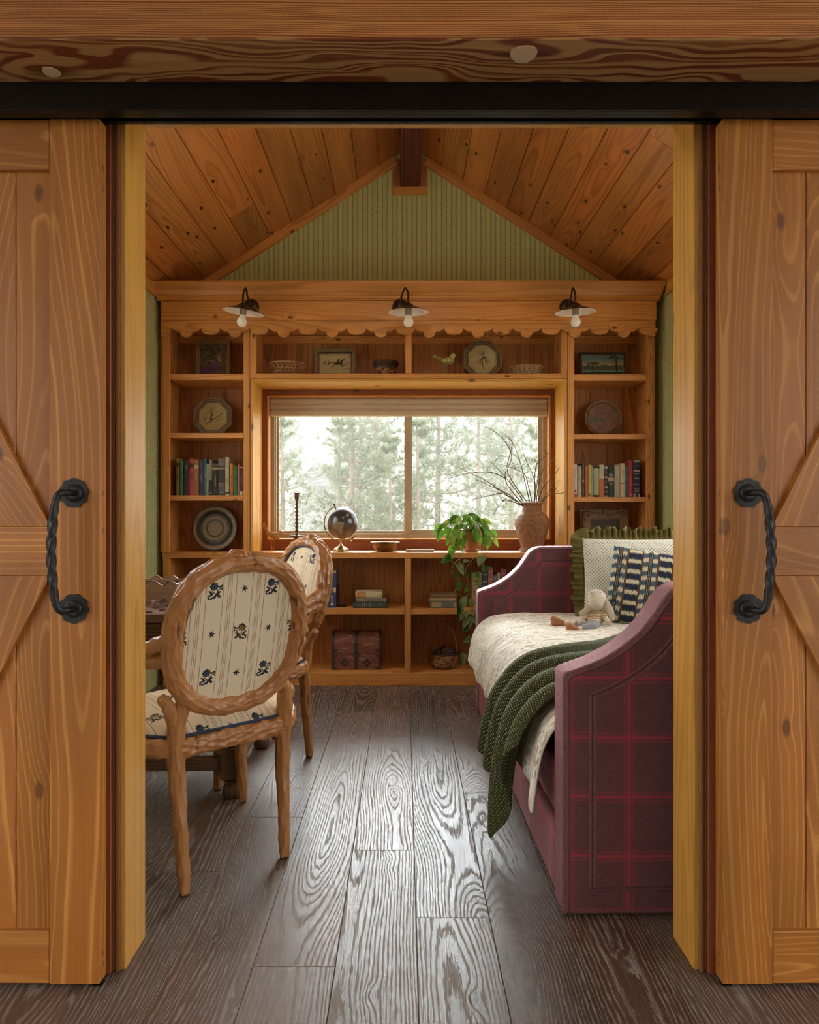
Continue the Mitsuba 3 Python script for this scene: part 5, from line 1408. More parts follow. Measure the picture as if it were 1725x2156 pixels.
grp = 'stack of old books left of the centre post'
h1, h2, h3 = 0.0365, 0.031, 0.039
lying_book(sX(743.5), sX(816), z0, z0 + h1, YS, .15, (0.030, 0.042, 0.034), 'dark green gilt book at the bottom of the left book stack', grp, [('cross', .03, .25, (.22, .24, .15)), ('band', .27, .285, (.25, .25, .16)), ('band', .335, .35, (.25, .25, .16)), ('txt', .36, .47, (.40, .38, .26), 'SCOTT'), ('band', .49, .505, (.25, .25, .16)), ('cross', .52, .72, (.22, .24, .15)), ('band', .735, .75, (.25, .25, .16)), ('cross', .76, .97, (.22, .24, .15))])
lying_book(sX(749.5), sX(814.5), z0 + h1 + .0004, z0 + h1 + h2, YS + .004, .14, (0.135, 0.120, 0.080), 'grey-brown book in the middle of the left book stack', grp, [('txt', .04, .30, (.40, .29, .14), 'TRAILS'), ('band', .88, .95, (.24, .17, .10), .5)])
lying_book(sX(748.5), sX(805), z0 + h1 + h2 + .0004, z0 + h1 + h2 + h3, YS + .002, .135, (0.44, 0.37, 0.205), 'cream book with red title label on top of the left book stack', grp, [('band', .06, .39, (.36, .14, .055)), ('txt', .09, .36, (.52, .38, .20), 'HUNTER'), ('txt', .90, .97, (.34, .16, .07), 'H')])
grp = 'stack of old books right of the centre post'
lying_book(sX(905), sX(963), z0, z0 + .042, YS, .14, (0.110, 0.120, 0.088), 'grey-green book with tan label at the bottom of the right book stack', grp, [('band', .07, .42, (.34, .25, .13)), ('band', .88, .95, (.30, .24, .13), .7)])
lying_book(sX(903), sX(961), z0 + .0424, z0 + .0650, YS + .003, .14, (0.315, 0.215, 0.115), 'plain tan book in the middle of the right book stack', grp)
lying_book(sX(905.5), sX(962), z0 + .0654, z0 + .0920, YS + .002, .14, (0.175, 0.095, 0.045), 'brown book with gilt title on top of the right book stack', grp, [('txt', .05, .30, (.36, .23, .09), 'NOTRE'), ('txt', .34, .92, (.36, .23, .09), 'FRENCH HISTORY')])
grp = 'books on the low bookcase by the far armchair'
standing_book(sX(689.5), sX(707), z0, sZ(1203), YS + .02, .17, (0.043, 0.052, 0.112), 'dark blue book lettered DAVID McCULLOUGH in the low bookcase beside the far armchair', grp,
              [('band', .03, .05, (.40, .28, .10)), ('txt', .24, .36, (.55, .55, .50), 'David McCullough', .012), ('band', .52, .13, (.50, .44, .36)), ('dot', .53, .26, (.24, .13, .06)), ('txt', .75, .20, (.55, .55, .50), 'TRUMAN', .012), ('dot', .91, .12, (.6, .6, .55))])
standing_book(sX(665), sX(688.5), z0, sZ(1210), YS + .03, .16, (0.11, 0.06, 0.04), 'brown book behind the far armchair in the low bookcase', grp)
be = thing('bookend', 'dark metal bookend holding the blue book upright in the low bookcase', 'bookend')
part(be, 'upright', box(sX(708.5), sX(711), YS + .055, YS + .15, z0 + .003, sZ(1236), bevel=.001), 'bronze_dark')
part(be, 'foot', box(sX(708.5), sX(727), YS + .055, YS + .15, z0, z0 + .003, bevel=.0008), 'bronze_dark')
grp = 'small old books in the low bookcase behind the daybed'
for x0, x1, yt, col, nm in ((997.5, 1007, 1208, (.34, .17, .11), 'salmon brown'), (1008.5, 1016, 1207, (.14, .125, .04), 'olive'), (1017.5, 1028.5, 1203, (.055, .058, .085), 'slate blue'), (1029.5, 1039.5, 1196, (.30, .125, .10), 'dull pink'), (1040.5, 1048, 1212, (.16, .13, .11), 'grey-brown'), (1049, 1055, 1207, (.40, .33, .25), 'pale beige'), (1056.5, 1067, 1200, (.28, .08, .09), 'dark rose')):
    standing_book(sX(x0), sX(x1), z0, sZ(yt), YS + .03, .13, col, f'small {nm} book in the low bookcase behind the hanging plant', grp, [('band', .10, .02, (.4, .3, .16)), ('band', .3, .02, (.4, .3, .16))])
single('notebook', cat([box(at(855, 0, 4.66)[0], at(914, 0, 4.66)[0], 4.60, 4.72, CT1 + .0004, CT1 + .003, bevel=.0008), box(at(856, 0, 4.66)[0], at(913, 0, 4.66)[0], 4.602, 4.717, CT1 + .003, CT1 + .0115, bevel=.0008), box(at(855, 0, 4.66)[0], at(914, 0, 4.66)[0], 4.60, 4.72, CT1 + .0115, CT1 + .014, bevel=.0008)])[:2], paint((.30, .22, .13), .7), 'thin tan notebook lying on the counter beside the brass bowl', 'book')
# ------------------------------------------------------------------ pictures and plates on the shelves
mat('frame_gilt', lambda p, n, uv: mix((0.30, 0.185, 0.065), (0.11, 0.062, 0.028), fbm(p.x * 90, p.y * 90, p.z * 90)), 0.42, spec=0.5)
mat('frame_olive', lambda p, n, uv: mix((0.25, 0.185, 0.080), (0.10, 0.068, 0.030), fbm(p.x * 120, p.y * 120, p.z * 120)), 0.45, spec=0.5)
mat('frame_dark', (0.028, 0.020, 0.014), 0.35, spec=0.5)
mat('frame_brown', lambda p, n, uv: mix((0.28, 0.13, 0.048), (0.14, 0.058, 0.022), fbm(p.x * 60, p.y * 60, p.z * 60)), 0.45)
def leaning(m, c, lean, yaw=0.0):
    """Local: x right, z up from the foot, y away from the viewer."""
    return move(m, rotz(yaw) @ rotx(-lean), c)
def picture_frame(poly, steps, material, b, c, lean, yaw=0):
    """A frame from nested outlines: steps = (inset, outward y) pairs; each step is a band."""
    for i, ((i0, y0), (i1, y1)) in enumerate(zip(steps[:-1], steps[1:])):
        a = poly.buffer(-i0, join_style=2); d = poly.buffer(-i1, join_style=2)
        m = extrude(a.difference(d), -0.0005, y0, FXZ)
        part(b, 'moulding', leaning(m, c, lean, yaw), material if not isinstance(material, (list, tuple)) else material[i % len(material)])
def stroke(pts, w, y0=0.0004, y1=0.0012):
    pg = sg.LineString(pts).buffer(w, cap_style=1, resolution=3)
    return extrude(pg, y0, y1, FXZ)
def blob(cx, cy, rx, ry, a=0, y0=0.0004, y1=0.0011, n=14):
    t = np.linspace(0, 2 * np.pi, n, endpoint=False)
    p = np.stack([np.cos(t) * rx, np.sin(t) * ry], 1) @ np.array([[math.cos(a), math.sin(a)], [-math.sin(a), math.cos(a)]]) + [cx, cy]
    return extrude(sg.Polygon(p), y0, y1, FXZ)
mat('old_paper', lambda p, n, uv: mi.Color3f(0.40, 0.315, 0.155) * (0.9 + 0.2 * fbm(p.x * 40, p.y * 40, p.z * 40)), 0.85, spec=0.1)
mat('sepia_ink', (0.050, 0.036, 0.018), 0.9, spec=0.1)
mat('sepia_wash', (0.165, 0.120, 0.055), 0.9, spec=0.1)

# 1 portrait of a lady in a purple dress, twisted rope border
c = np.array([at(448.5, 0, 4.665)[0], 4.665, 2.0420]); lean = math.radians(9)
b = thing('framed_picture', 'portrait-format framed picture of a lady in a purple dress, top shelf of the left bookcase', 'picture')
W1, H1 = 0.228, 0.268
rect = sg.box(-W1 / 2, 0, W1 / 2, H1)
picture_frame(rect, [(0, 0.018), (0.007, 0.022), (0.012, 0.012), (0.024, 0.012)], ['frame_brown', 'frame_gilt', 'frame_brown'], b, c, lean, 0.05)
for s in (-1, 1):
    z = np.linspace(0.004, H1 - 0.004, 90)
    part(b, 'rope_edge', leaning(tube(np.stack([s * (W1 / 2 - 0.004) + 0.0018 * np.cos(z * 700), -0.0215 - 0.0018 * np.sin(z * 700), z], 1), 0.003, 6), c, lean, 0.05), 'frame_gilt', smooth=True)
def lady(p, n, uv):
    x, z = uv.x, uv.y
    g = fbm(x * 70, z * 70, 2.0)
    c = mix((0.050, 0.035, 0.014), (0.115, 0.085, 0.038), smoothstep(0.35, 0.7, g))
    blossom = smoothstep(0.70, 0.78, noise(x * 130, z * 130)) * smoothstep(0.9, 0.2, dr.abs(z - 0.19) / 0.05) * smoothstep(0.06, -0.02, x)
    c = mix(c, (0.26, 0.14, 0.07), blossom * 0.7)
    c = mix(c, (0.085, 0.030, 0.075), inside(ell(x, z, -0.022, 0.062, 0.075, 0.036, 0.25), 0.2))
    c = mix(c, (0.12, 0.045, 0.10), inside(ell(x, z, 0.016, 0.105, 0.026, 0.032, -0.4), 0.2))
    c = mix(c, (0.31, 0.17, 0.11), inside(ell(x, z, 0.035, 0.150, 0.012, 0.015), 0.2))
    c = mix(c, (0.20, 0.06, 0.05), inside(ell(x, z, 0.037, 0.170, 0.018, 0.011), 0.2))
    c = mix(c, (0.40, 0.36, 0.30), inside(ell(x, z, 0.040, 0.128, 0.006, 0.014, 0.3), 0.2) * 0.8)
    c = mix(c, (0.28, 0.18, 0.10), inside(ell(x, z, -0.01, 0.118, 0.02, 0.006, -0.4), 0.2) * 0.7)
    return c
mat('painting_lady', lady, 0.5, spec=0.3)
def canvas(b, w0, w1, h0, h1, y, m, c, lean, yaw=0, name='painting', label=None):
    V, F, U = grid(2, 2, lambda u, v: np.stack([w0 + (w1 - w0) * u, u * 0 - y, h0 + (h1 - h0) * v]))
    U = V[:, [0, 2]]
    bk2 = box(w0, w1, -y + 0.0005, 0.0, h0, h1, bevel=0)
    part(b, 'backing', leaning(bk2[:2], c, lean, yaw), 'frame_dark')
    part(b, name, leaning((V, F, U), c, lean, yaw), m, label)
canvas(b, -W1 / 2 + .022, W1 / 2 - .022, .022, H1 - .022, 0.006, 'painting_lady', c, lean, 0.05)

# 2 print of a galloping horse and rider
c = np.array([at(705.5, 0, 4.69)[0], 4.69, 2.0450]); lean = math.radians(6)
b = thing('framed_print', 'framed sketch of a galloping horse and rider on the shelf over the window', 'picture')
W2, H2 = 0.279, 0.205
rect = sg.box(-W2 / 2, 0, W2 / 2, H2)
picture_frame(rect, [(0, 0.012), (0.010, 0.019), (0.022, 0.014), (0.029, 0.010), (0.036, 0.007)], ['frame_olive', 'frame_olive', 'frame_dark', 'frame_gilt'], b, c, lean)
canvas(b, -W2 / 2 + .034, W2 / 2 - .034, .034, H2 - .034, 0.0055, 'old_paper', c, lean, name='paper')
horse = [blob(0.022, 0.105, 0.030, 0.010, 0.12), blob(0.047, 0.118, 0.014, 0.006, 0.9), blob(0.060, 0.129, 0.012, 0.0045, -0.35), blob(0.020, 0.122, 0.006, 0.011, -0.3), blob(0.026, 0.136, 0.0055, 0.0055)]
horse += [stroke([(-0.004, 0.101), (-0.018, 0.088), (-0.024, 0.078)], 0.0016), stroke([(0.002, 0.098), (-0.005, 0.084), (-0.016, 0.080)], 0.0016), stroke([(0.042, 0.100), (0.058, 0.096), (0.066, 0.087)], 0.0016), stroke([(0.036, 0.098), (0.050, 0.088), (0.048, 0.078)], 0.0016),
          stroke([(-0.007, 0.108), (-0.022, 0.113), (-0.034, 0.108)], 0.0024), stroke([(0.024, 0.127), (0.040, 0.124), (0.054, 0.126)], 0.0012), stroke([(0.022, 0.118), (0.026, 0.104)], 0.002)]
for mm in horse: part(b, 'ink_figure', leaning(move(mm, None, (0, -0.0055, 0)), c, lean), 'sepia_ink')
for x, h in ((-0.075, .010), (-0.066, .014), (-0.046, .018), (-0.041, .011)): part(b, 'ink_figure', leaning(move(blob(x, 0.105 + h * .3, 0.005, h, .1), None, (0, -0.0055, 0)), c, lean), 'sepia_wash')
for i, (x, z, w) in enumerate(((-0.09, 0.096, .05), (0.03, 0.092, .06), (0.055, 0.066, .045), (0.0, 0.060, .03), (0.07, 0.105, .03), (-0.06, 0.058, .03))):
    part(b, 'ink_ground', leaning(move(stroke([(x, z), (x + w * .4, z + .003), (x + w, z)], 0.0013), None, (0, -0.0055, 0)), c, lean), 'sepia_wash')

# 3 octagonal frames with bird prints
def octagon(r, cz):
    a = np.radians(22.5 + 45 * np.arange(8)); q = r / math.cos(math.radians(22.5))
    return sg.Polygon(np.stack([np.cos(a) * q, cz + np.sin(a) * q], 1))
def oct_frame(xp, Y, z0, r, label, motif, lean):
    c = np.array([at(xp, 0, Y)[0], Y, z0])
    b = thing('octagonal_print', label, 'picture', None)
    pg = octagon(r, r)
    picture_frame(pg, [(0, 0.014), (0.007, 0.022), (0.015, 0.016), (0.020, 0.021), (0.026, 0.013), (0.031, 0.016), (0.036, 0.008)], ['frame_olive', 'frame_gilt', 'frame_dark', 'frame_gilt', 'frame_dark', 'frame_olive'], b, c, lean)
    part(b, 'paper', leaning(extrude(pg.buffer(-0.034, join_style=2), 0.002, 0.006, FXZ), c, lean), 'old_paper')
    for nm, mm, mt in motif: part(b, nm, leaning(move(mm, None, (0, -0.006, r)), c, lean), mt)
rr = random.Random(4)
def leafspray(x0, z0, n, L, a0, a1, w=0.0011):
    out = []
    for i in range(n):
        a = a0 + (a1 - a0) * i / max(1, n - 1) + rr.uniform(-.12, .12); l = L * rr.uniform(.7, 1.1)
        out.append(('ink_leaf', stroke([(x0, z0), (x0 + math.cos(a) * l * .5, z0 + math.sin(a) * l * .5 + .003), (x0 + math.cos(a) * l, z0 + math.sin(a) * l)], w), 'sepia_wash'))
    return out
m1 = leafspray(-0.012, 0.032, 7, 0.042, 0.3, 3.6) + leafspray(-0.05, -0.018, 5, 0.02, 1.0, 4.5)
m1 += [('ink_branch', stroke([(-0.046, -0.052), (-0.01, -0.026), (0.02, -0.008), (0.06, 0.022)], 0.0020), 'sepia_ink'), ('ink_branch', stroke([(0.006, -0.034), (0.03, -0.026), (0.046, -0.018)], 0.0013), 'sepia_wash'), ('ink_branch', stroke([(-0.015, -0.030), (-0.014, -0.046)], 0.0018), 'sepia_ink'),
       ('ink_bird', blob(-0.010, -0.006, 0.010, 0.018, -0.3), 'sepia_ink'), ('ink_bird', blob(-0.008, 0.014, 0.009, 0.008), 'sepia_ink'), ('ink_bird', blob(-0.006, -0.004, 0.005, 0.010, -0.3, .0012, .0016), 'old_paper'), ('ink_bird', blob(-0.005, 0.011, 0.004, 0.003, 0, .0012, .0016), 'old_paper')]
oct_frame(448.4, 4.69, 1.6555, 0.1315, 'octagonal framed print of a small bird on a branch, left bookcase', m1, math.radians(5))
m2 = leafspray(0.0, 0.03, 9, 0.038, 0.5, 2.8, .0009) + leafspray(-0.012, -0.022, 7, 0.026, 1.6, 5.0, .0016) + leafspray(0.02, -0.014, 7, 0.028, -1.2, 1.6, .0016)
m2 += [('ink_branch', stroke([(0.004, -0.065), (0.0, -0.03), (0.004, 0.03)], 0.0016), 'sepia_ink'), ('ink_bird', blob(0.006, 0.006, 0.017, 0.008, 0.35), 'sepia_ink'), ('ink_bird', blob(0.021, 0.014, 0.007, 0.007), 'sepia_ink'), ('ink_bird', stroke([(-0.008, 0.002), (-0.024, 0.006)], 0.0022), 'sepia_ink'), ('ink_bird', blob(0.007, 0.002, 0.010, 0.004, .3, .0012, .0016), 'old_paper')]
oct_frame(1016.5, 4.69, 2.0450, 0.1320, 'octagonal framed print of a bird among twigs, shelf over the window', m2, math.radians(5))

# 4 landscape at dusk
c = np.array([at(1269.5, 0, 4.655)[0], 4.655, 2.0405]); lean = math.radians(7)
b = thing('landscape_painting', 'dark framed dusk landscape painting with pine trees, top shelf of the right bookcase', 'picture')
W4, H4 = 0.318, 0.178
picture_frame(sg.box(-W4 / 2, 0, W4 / 2, H4), [(0, 0.015), (0.008, 0.020), (0.016, 0.012), (0.021, 0.008)], ['frame_dark', 'frame_dark', 'frame_gilt'], b, c, lean)
def dusk(p, n, uv):
    x, z = uv.x, uv.y
    t = dr.clip((z - 0.06) / 0.10, 0, 1)
    sky = mix((0.42, 0.24, 0.11), (0.085, 0.16, 0.155), smoothstep(0.05, 0.75, t)) * (0.85 + 0.3 * fbm(x * 25, z * 60, 1.0))
    hill = 0.066 + 0.020 * noise(x * 14, 2.0) + 0.012 * noise(x * 40, 5.0)
    c = dr.select(z < hill, mi.Color3f(0.055, 0.070, 0.045), sky)
    lake = (z < 0.056) & (z > 0.040)
    c = dr.select(lake, mi.Color3f(0.10, 0.20, 0.17), c)
    c = dr.select(z < 0.036 + 0.01 * noise(x * 30, 9.0), mi.Color3f(0.018, 0.026, 0.014), c)
    lim = smoothstep(0.56, 0.66, fbm(x * 60, z * 110, 4.0))
    crown = smoothstep(1.2, 0.6, ell(x, z, 0.085, 0.135, 0.075, 0.028)) * lim
    crown = dr.maximum(crown, smoothstep(1.2, 0.7, ell(x, z, -0.072, 0.098, 0.055, 0.014)) * smoothstep(0.45, 0.55, fbm(x * 70, z * 140, 7.0)))
    crown = dr.maximum(crown, inside(ell(x, z, 0.094, 0.08, 0.006, 0.075), 0.2))
    crown = dr.maximum(crown, inside(ell(x, z, -0.07, 0.072, 0.0028, 0.03), 0.3))
    return mix(c, (0.014, 0.013, 0.008), crown * 0.95)
mat('painting_dusk', dusk, 0.4, spec=0.4)
canvas(b, -W4 / 2 + .02, W4 / 2 - .02, .02, H4 - .02, 0.0065, 'painting_dusk', c, lean)

# 5 ornate gilt frame behind the daybed pillow
c = np.array([at(1273.5, 0, 4.70)[0], 4.70, 0.8725]); lean = math.radians(4)
b = thing('ornate_frame', 'old painting in a heavily carved gilt frame behind the ruffled pillow', 'picture')
W5, H5 = 0.328, 0.280
R5 = sg.box(-W5 / 2, 0, W5 / 2, H5)
picture_frame(R5, [(0, 0.012), (0.012, 0.026), (0.040, 0.020), (0.056, 0.013), (0.068, 0.007)], ['frame_gilt', 'frame_gilt', 'frame_gilt', 'frame_brown'], b, c, lean)
rs = np.random.default_rng(8)
P = resample(R5.buffer(-0.026, join_style=2), 64) if 'resample' in globals() else None
for i, (x, z) in enumerate(P):
    cor = min(abs(abs(x) - (W5 / 2 - .026)), 1) < 0.035 and (z < 0.06 or z > H5 - 0.06)
    s = 0.0095 + (0.006 if cor else 0) + rs.uniform(-.002, .002)
    m = trimesh.creation.icosphere(2, s); v = np.array(m.vertices)
    v *= [1.0, 0.75, 1.3 if i % 2 else 0.9]
    part(b, 'carved_leaf', leaning((v + [x + rs.uniform(-.006, .006), -0.022, z + rs.uniform(-.006, .006)], np.array(m.faces)), c, lean), 'frame_gilt', smooth=True)
def still(p, n, uv):
    x, z = uv.x, uv.y
    c = mix((0.055, 0.040, 0.024), (0.032, 0.024, 0.016), fbm(x * 30, z * 30, 3.0))
    c = mix(c, (0.32, 0.16, 0.09), inside(ell(x, z, 0.030, 0.155, 0.022, 0.018), 0.3))
    return mix(c, (0.24, 0.10, 0.06), inside(ell(x, z, 0.010, 0.140, 0.026, 0.012, 0.3), 0.3))
mat('painting_still', still, 0.4, spec=0.4)
canvas(b, -W5 / 2 + .066, W5 / 2 - .066, .066, H5 - .066, 0.006, 'painting_still', c, lean)

# carved round plate and scalloped tray
def facing_disc(prof, n=96, wave=None):
    """A lathed dish standing on edge: profile (radius, towards the viewer)."""
    a = np.linspace(0, 2 * np.pi, n, endpoint=False); P = np.array(prof, float)
    V = []
    for r, y in P:
        k = r * (1 + (wave(a) * (r / P[:, 0].max()) ** 6 if wave else 0))
        V.append(np.stack([np.cos(a) * k, np.full(n, -y), np.sin(a) * k], 1))
    V = np.vstack(V); F = []
    j = np.arange(n); jj = (j + 1) % n
    for i in range(len(P) - 1):
        F += [np.stack([i * n + j, i * n + jj, (i + 1) * n + jj], 1), np.stack([i * n + j, (i + 1) * n + jj, (i + 1) * n + j], 1)]
    F = np.vstack(F)
    tm = trimesh.Trimesh(V, F, process=False)
    return V, F, V[:, [0, 2]]
def plate_tex(p, n, uv):
    r = dr.sqrt(dr.square(uv.x) + dr.square(uv.y)); a = dr.atan2(uv.y, uv.x)
    base = mix((0.030, 0.026, 0.014), (0.020, 0.017, 0.010), noise(r * 300, a * 4))
    tan = mi.Color3f(0.42, 0.275, 0.13)
    def beads(r0, r1, n_, soft=0.35):
        u = fract(a * n_ / (2 * math.pi)) - 0.5
        v = (r - (r0 + r1) / 2) / (r1 - r0) * 2
        return (1 - smoothstep(0.75, 1.0, dr.square(u * 2.1) + dr.square(v)))
    def line(r0, w): return 1 - smoothstep(w * .6, w, dr.abs(r - r0))
    k = dr.maximum(beads(0.128, 0.141, 56), line(0.1255, 0.0011)); k = dr.maximum(k, line(0.1435, 0.0011))
    k = dr.maximum(k, beads(0.067, 0.081, 36)); k = dr.maximum(k, line(0.0845, 0.0009)); k = dr.maximum(k, line(0.064, 0.0009))
    lat = smoothstep(0.25, 0.4, dr.abs(fract(uv.x / 0.009 + dr.floor(uv.y / 0.009) * 0.5) - 0.5)) + smoothstep(0.3, 0.42, dr.abs(fract(uv.y / 0.009) - 0.5))
    k = dr.maximum(k, dr.clip(lat, 0, 1) * (1 - smoothstep(0.0395, 0.041, r)))
    k = dr.maximum(k, beads(0.041, 0.049, 28))
    return mix(base, tan, dr.clip(k, 0, 1) * 0.9)
mat('plate_paint', plate_tex, 0.35, spec=0.5, two=True)
pl = [(0, -0.016), (0.07, -0.016), (0.135, -0.004), (0.152, 0.002), (0.1545, 0.006), (0.152, 0.009), (0.122, 0.004), (0.104, -0.004), (0.098, -0.006), (0.084, -0.005), (0.06, -0.006), (0.0, -0.006)]
lean = math.radians(7)
single('carved_plate', leaning(move(facing_disc(pl), None, (0, 0, 0.155)), (at(450.4, 0, 4.68)[0], 4.685, 0.8725), lean), 'plate_paint', 'dark round wooden plate with rings of carved tan beads, leaning in the left bookcase', 'plate', smooth=True)
def tray_tex(p, n, uv):
    r = dr.sqrt(dr.square(uv.x) + dr.square(uv.y))
    g = fbm(uv.x * 55, uv.y * 55, 1.0)
    c = mix((0.20, 0.060, 0.035), (0.065, 0.062, 0.030), smoothstep(0.42, 0.6, g))
    v = smoothstep(0.47, 0.5, dr.abs(fract(g * 5.0) - 0.5) * 2 * 0.5 + 0.02)
    c = mix(c, (0.27, 0.18, 0.065), v * 0.6)
    ring_ = dr.maximum(1 - smoothstep(0.002, 0.004, dr.abs(r - 0.104)), smoothstep(0.116, 0.121, r))
    return mix(c, mix((0.25, 0.16, 0.055), (0.09, 0.055, 0.022), noise(uv.x * 150, uv.y * 150)), ring_)
mat('old_tray', tray_tex, 0.42, spec=0.5, two=True)
tp_ = [(0, -0.004), (0.100, -0.004), (0.106, 0.0), (0.113, 0.010), (0.124, 0.015), (0.1265, 0.017), (0.124, 0.0185), (0.112, 0.014), (0.104, 0.003), (0.098, 0.0), (0, 0.0)]
single('round_tray', leaning(move(facing_disc(tp_, 128, lambda a: 0.028 * np.abs(np.sin(a * 7)) ** 0.6 - 0.014), None, (0, 0, 0.127)), (at(1271, 0, 4.69)[0], 4.695, 1.6485), math.radians(6)), 'old_tray', 'dark red painted round tray with scalloped rim in the right bookcase', 'tray', smooth=True)

# ------------------------------------------------------------------ baskets
def woven(name, col0, col1, rough=0.7):
    return mat(name, lambda p, n, uv: mix(col0, col1, noise(uv.x * 3.0, uv.y * 3.0) * 0.5 + 0.5 * noise(p.x * 300, p.y * 300, p.z * 90)), rough, spec=0.35, two=True)
def wicker(profile, n_st, row_h, amp=0.0028, sub=4, per=6, c=(0, 0, 0)):
    """A woven wall: rows of weavers passing in front of and behind n_st stakes; uv = (stake, row)."""
    P = np.asarray(profile, float)
    d = np.r_[0, np.cumsum(np.linalg.norm(np.diff(P, axis=0), axis=1))]
    rows = max(3, int(d[-1] / row_h))
    nv, nu = rows * sub + 1, n_st * per
    t = np.linspace(0, d[-1], nv)
    r, z = np.interp(t, d, P[:, 0]), np.interp(t, d, P[:, 1])
    a = np.arange(nu) / nu * 2 * np.pi
    row = np.floor(t / d[-1] * rows - 1e-6); frac_ = (t / d[-1] * rows) % 1.0
    k = np.sin(np.pi * frac_)[:, None] ** 0.6 * (0.45 + 0.55 * np.cos(a[None] * n_st / 2 + np.pi * row[:, None]))
    rr_ = r[:, None] + amp * k - amp * 0.35
    V = np.stack([rr_ * np.cos(a), rr_ * np.sin(a), z[:, None] + 0 * a], -1).reshape(-1, 3)
    U = np.stack([np.broadcast_to(a * n_st / (2 * np.pi), (nv, nu)), np.broadcast_to((t / d[-1] * rows)[:, None], (nv, nu))], -1).reshape(-1, 2)
    i, j = np.meshgrid(np.arange(nv - 1), np.arange(nu), indexing='ij'); jj = (j + 1) % nu
    q = np.stack([i * nu + j, i * nu + jj, (i + 1) * nu + jj, (i + 1) * nu + j], -1).reshape(-1, 4)
    F = np.vstack([q[:, [0, 1, 2]], q[:, [0, 2, 3]]])
    return V + np.asarray(c, float), F, U
mat('wicker_pale', lambda p, n, uv: mix((0.46, 0.29, 0.125), (0.30, 0.17, 0.065), noise(p.x * 200, p.y * 200, p.z * 200)), 0.6, spec=0.3)
def coil_rim(R, z, r, c, turns=40, squash=1.0):
    a = np.linspace(0, 2 * np.pi, 161)[:-1]
    return tube(np.stack([c[0] + R * np.cos(a), c[1] + R * squash * np.sin(a), c[2] + z + 0 * a], 1), r * (1 + 0.12 * np.sin(a * turns)), 8, closed=True)
# open lattice bowl
c = np.array([at(604.8, 0, 4.65)[0], 4.65, 2.0447])
b = thing('lattice_bowl', 'open lattice wicker bowl on the shelf over the window', 'basket')
R0, R1, hb = 0.075, 0.117, 0.086
part(b, 'rim', cat([coil_rim(R1, hb, 0.0045, c)]), 'wicker_pale', smooth=True)
part(b, 'base', coil_rim(R0, 0.0050, 0.0045, c), 'wicker_pale', smooth=True)
part(b, 'bottom', move(trimesh.creation.cylinder(R0, 0.003, sections=40), None, c + [0, 0, 0.002]), 'wicker_pale')
stk = []
for i in range(22):
    for dirn in (-1, 1):
        a0 = 2 * np.pi * i / 22; t = np.linspace(0, 1, 7)
        a = a0 + dirn * t * 0.43; r = R0 + (R1 - R0) * t ** 0.7
        stk.append(tube(np.stack([c[0] + r * np.cos(a), c[1] + r * np.sin(a), c[2] + .004 + (hb - .004) * t], 1), 0.0021, 5))
for q in (0.32, 0.55): stk.append(coil_rim(R0 + (R1 - R0) * q ** .7, .004 + (hb - .004) * q, 0.0022, c))
part(b, 'lattice', cat(stk), 'wicker_pale', kind='stuff', smooth=True)
# small dark basket
def dark_weave(p, n, uv):
    k = cell_rand(dr.floor(uv.x), dr.floor(uv.y))
    band = smoothstep(0.15, 0.3, fract(uv.y / 14.0)) * smoothstep(0.95, 0.8, fract(uv.y / 14.0))
    return mix((0.055, 0.028, 0.014), (0.34, 0.17, 0.065), dr.select(k > 0.52, mi.Float(1), mi.Float(0.1)) * band) * (0.7 + 0.5 * noise(p.x * 300, p.y * 300, p.z * 300))
mat('wicker_dark', dark_weave, 0.6, spec=0.3, two=True)
c = np.array([at(812, 0, 4.65)[0], 4.65, 2.0447])
b = thing('woven_basket', 'small dark woven basket with tan checks on the shelf over the window', 'basket')
part(b, 'body', wicker([(0.0, 0.004), (0.066, 0.004), (0.070, 0.012), (0.074, 0.05), (0.082, 0.085)], 26, 0.0095, 0.003, 4, 6, c), 'wicker_dark', smooth=True)
part(b, 'rim', move(cat([trimesh.creation.annulus(0.078, 0.0865, 0.022, sections=56)]), None, c + [0, 0, 0.094]), 'wicker_dark', smooth=30)
# low oval lattice basket
c = np.array([at(1111, 0, 4.66)[0], 4.66, 2.0447])
b = thing('oval_basket', 'low oval pale lattice basket at the right end of the shelf over the window', 'basket')
mat('wicker_lattice', lambda p, n, uv: mix((0.10, 0.055, 0.025), (0.44, 0.29, 0.14), smoothstep(0.28, 0.42, dr.maximum(dr.abs(fract(uv.x * 0.5 + uv.y * 0.5) - 0.5), dr.abs(fract(uv.x * 0.5 - uv.y * 0.5) - 0.5)))), 0.6, spec=0.3, two=True)
m = wicker([(0.0, 0.004), (0.098, 0.004), (0.108, 0.014), (0.116, 0.04), (0.117, 0.066)], 44, 0.006, 0.0015, 3, 4)
m = (m[0] * [1, 0.62, 1] + c, m[1], m[2]); part(b, 'body', m, 'wicker_lattice', smooth=True)
part(b, 'rim', coil_rim(0.1175, 0.068, 0.0036, c, 60, 0.62), 'wicker_pale', smooth=True)
part(b, 'handle', tube(spline([c + [-0.112, -.01, .045], c + [-0.122, -.03, .062], c + [-.06, -.066, .073], c + [.04, -.068, .078], c + [.115, -.03, .066]], 10), 0.003, 6), 'wicker_pale', smooth=True)

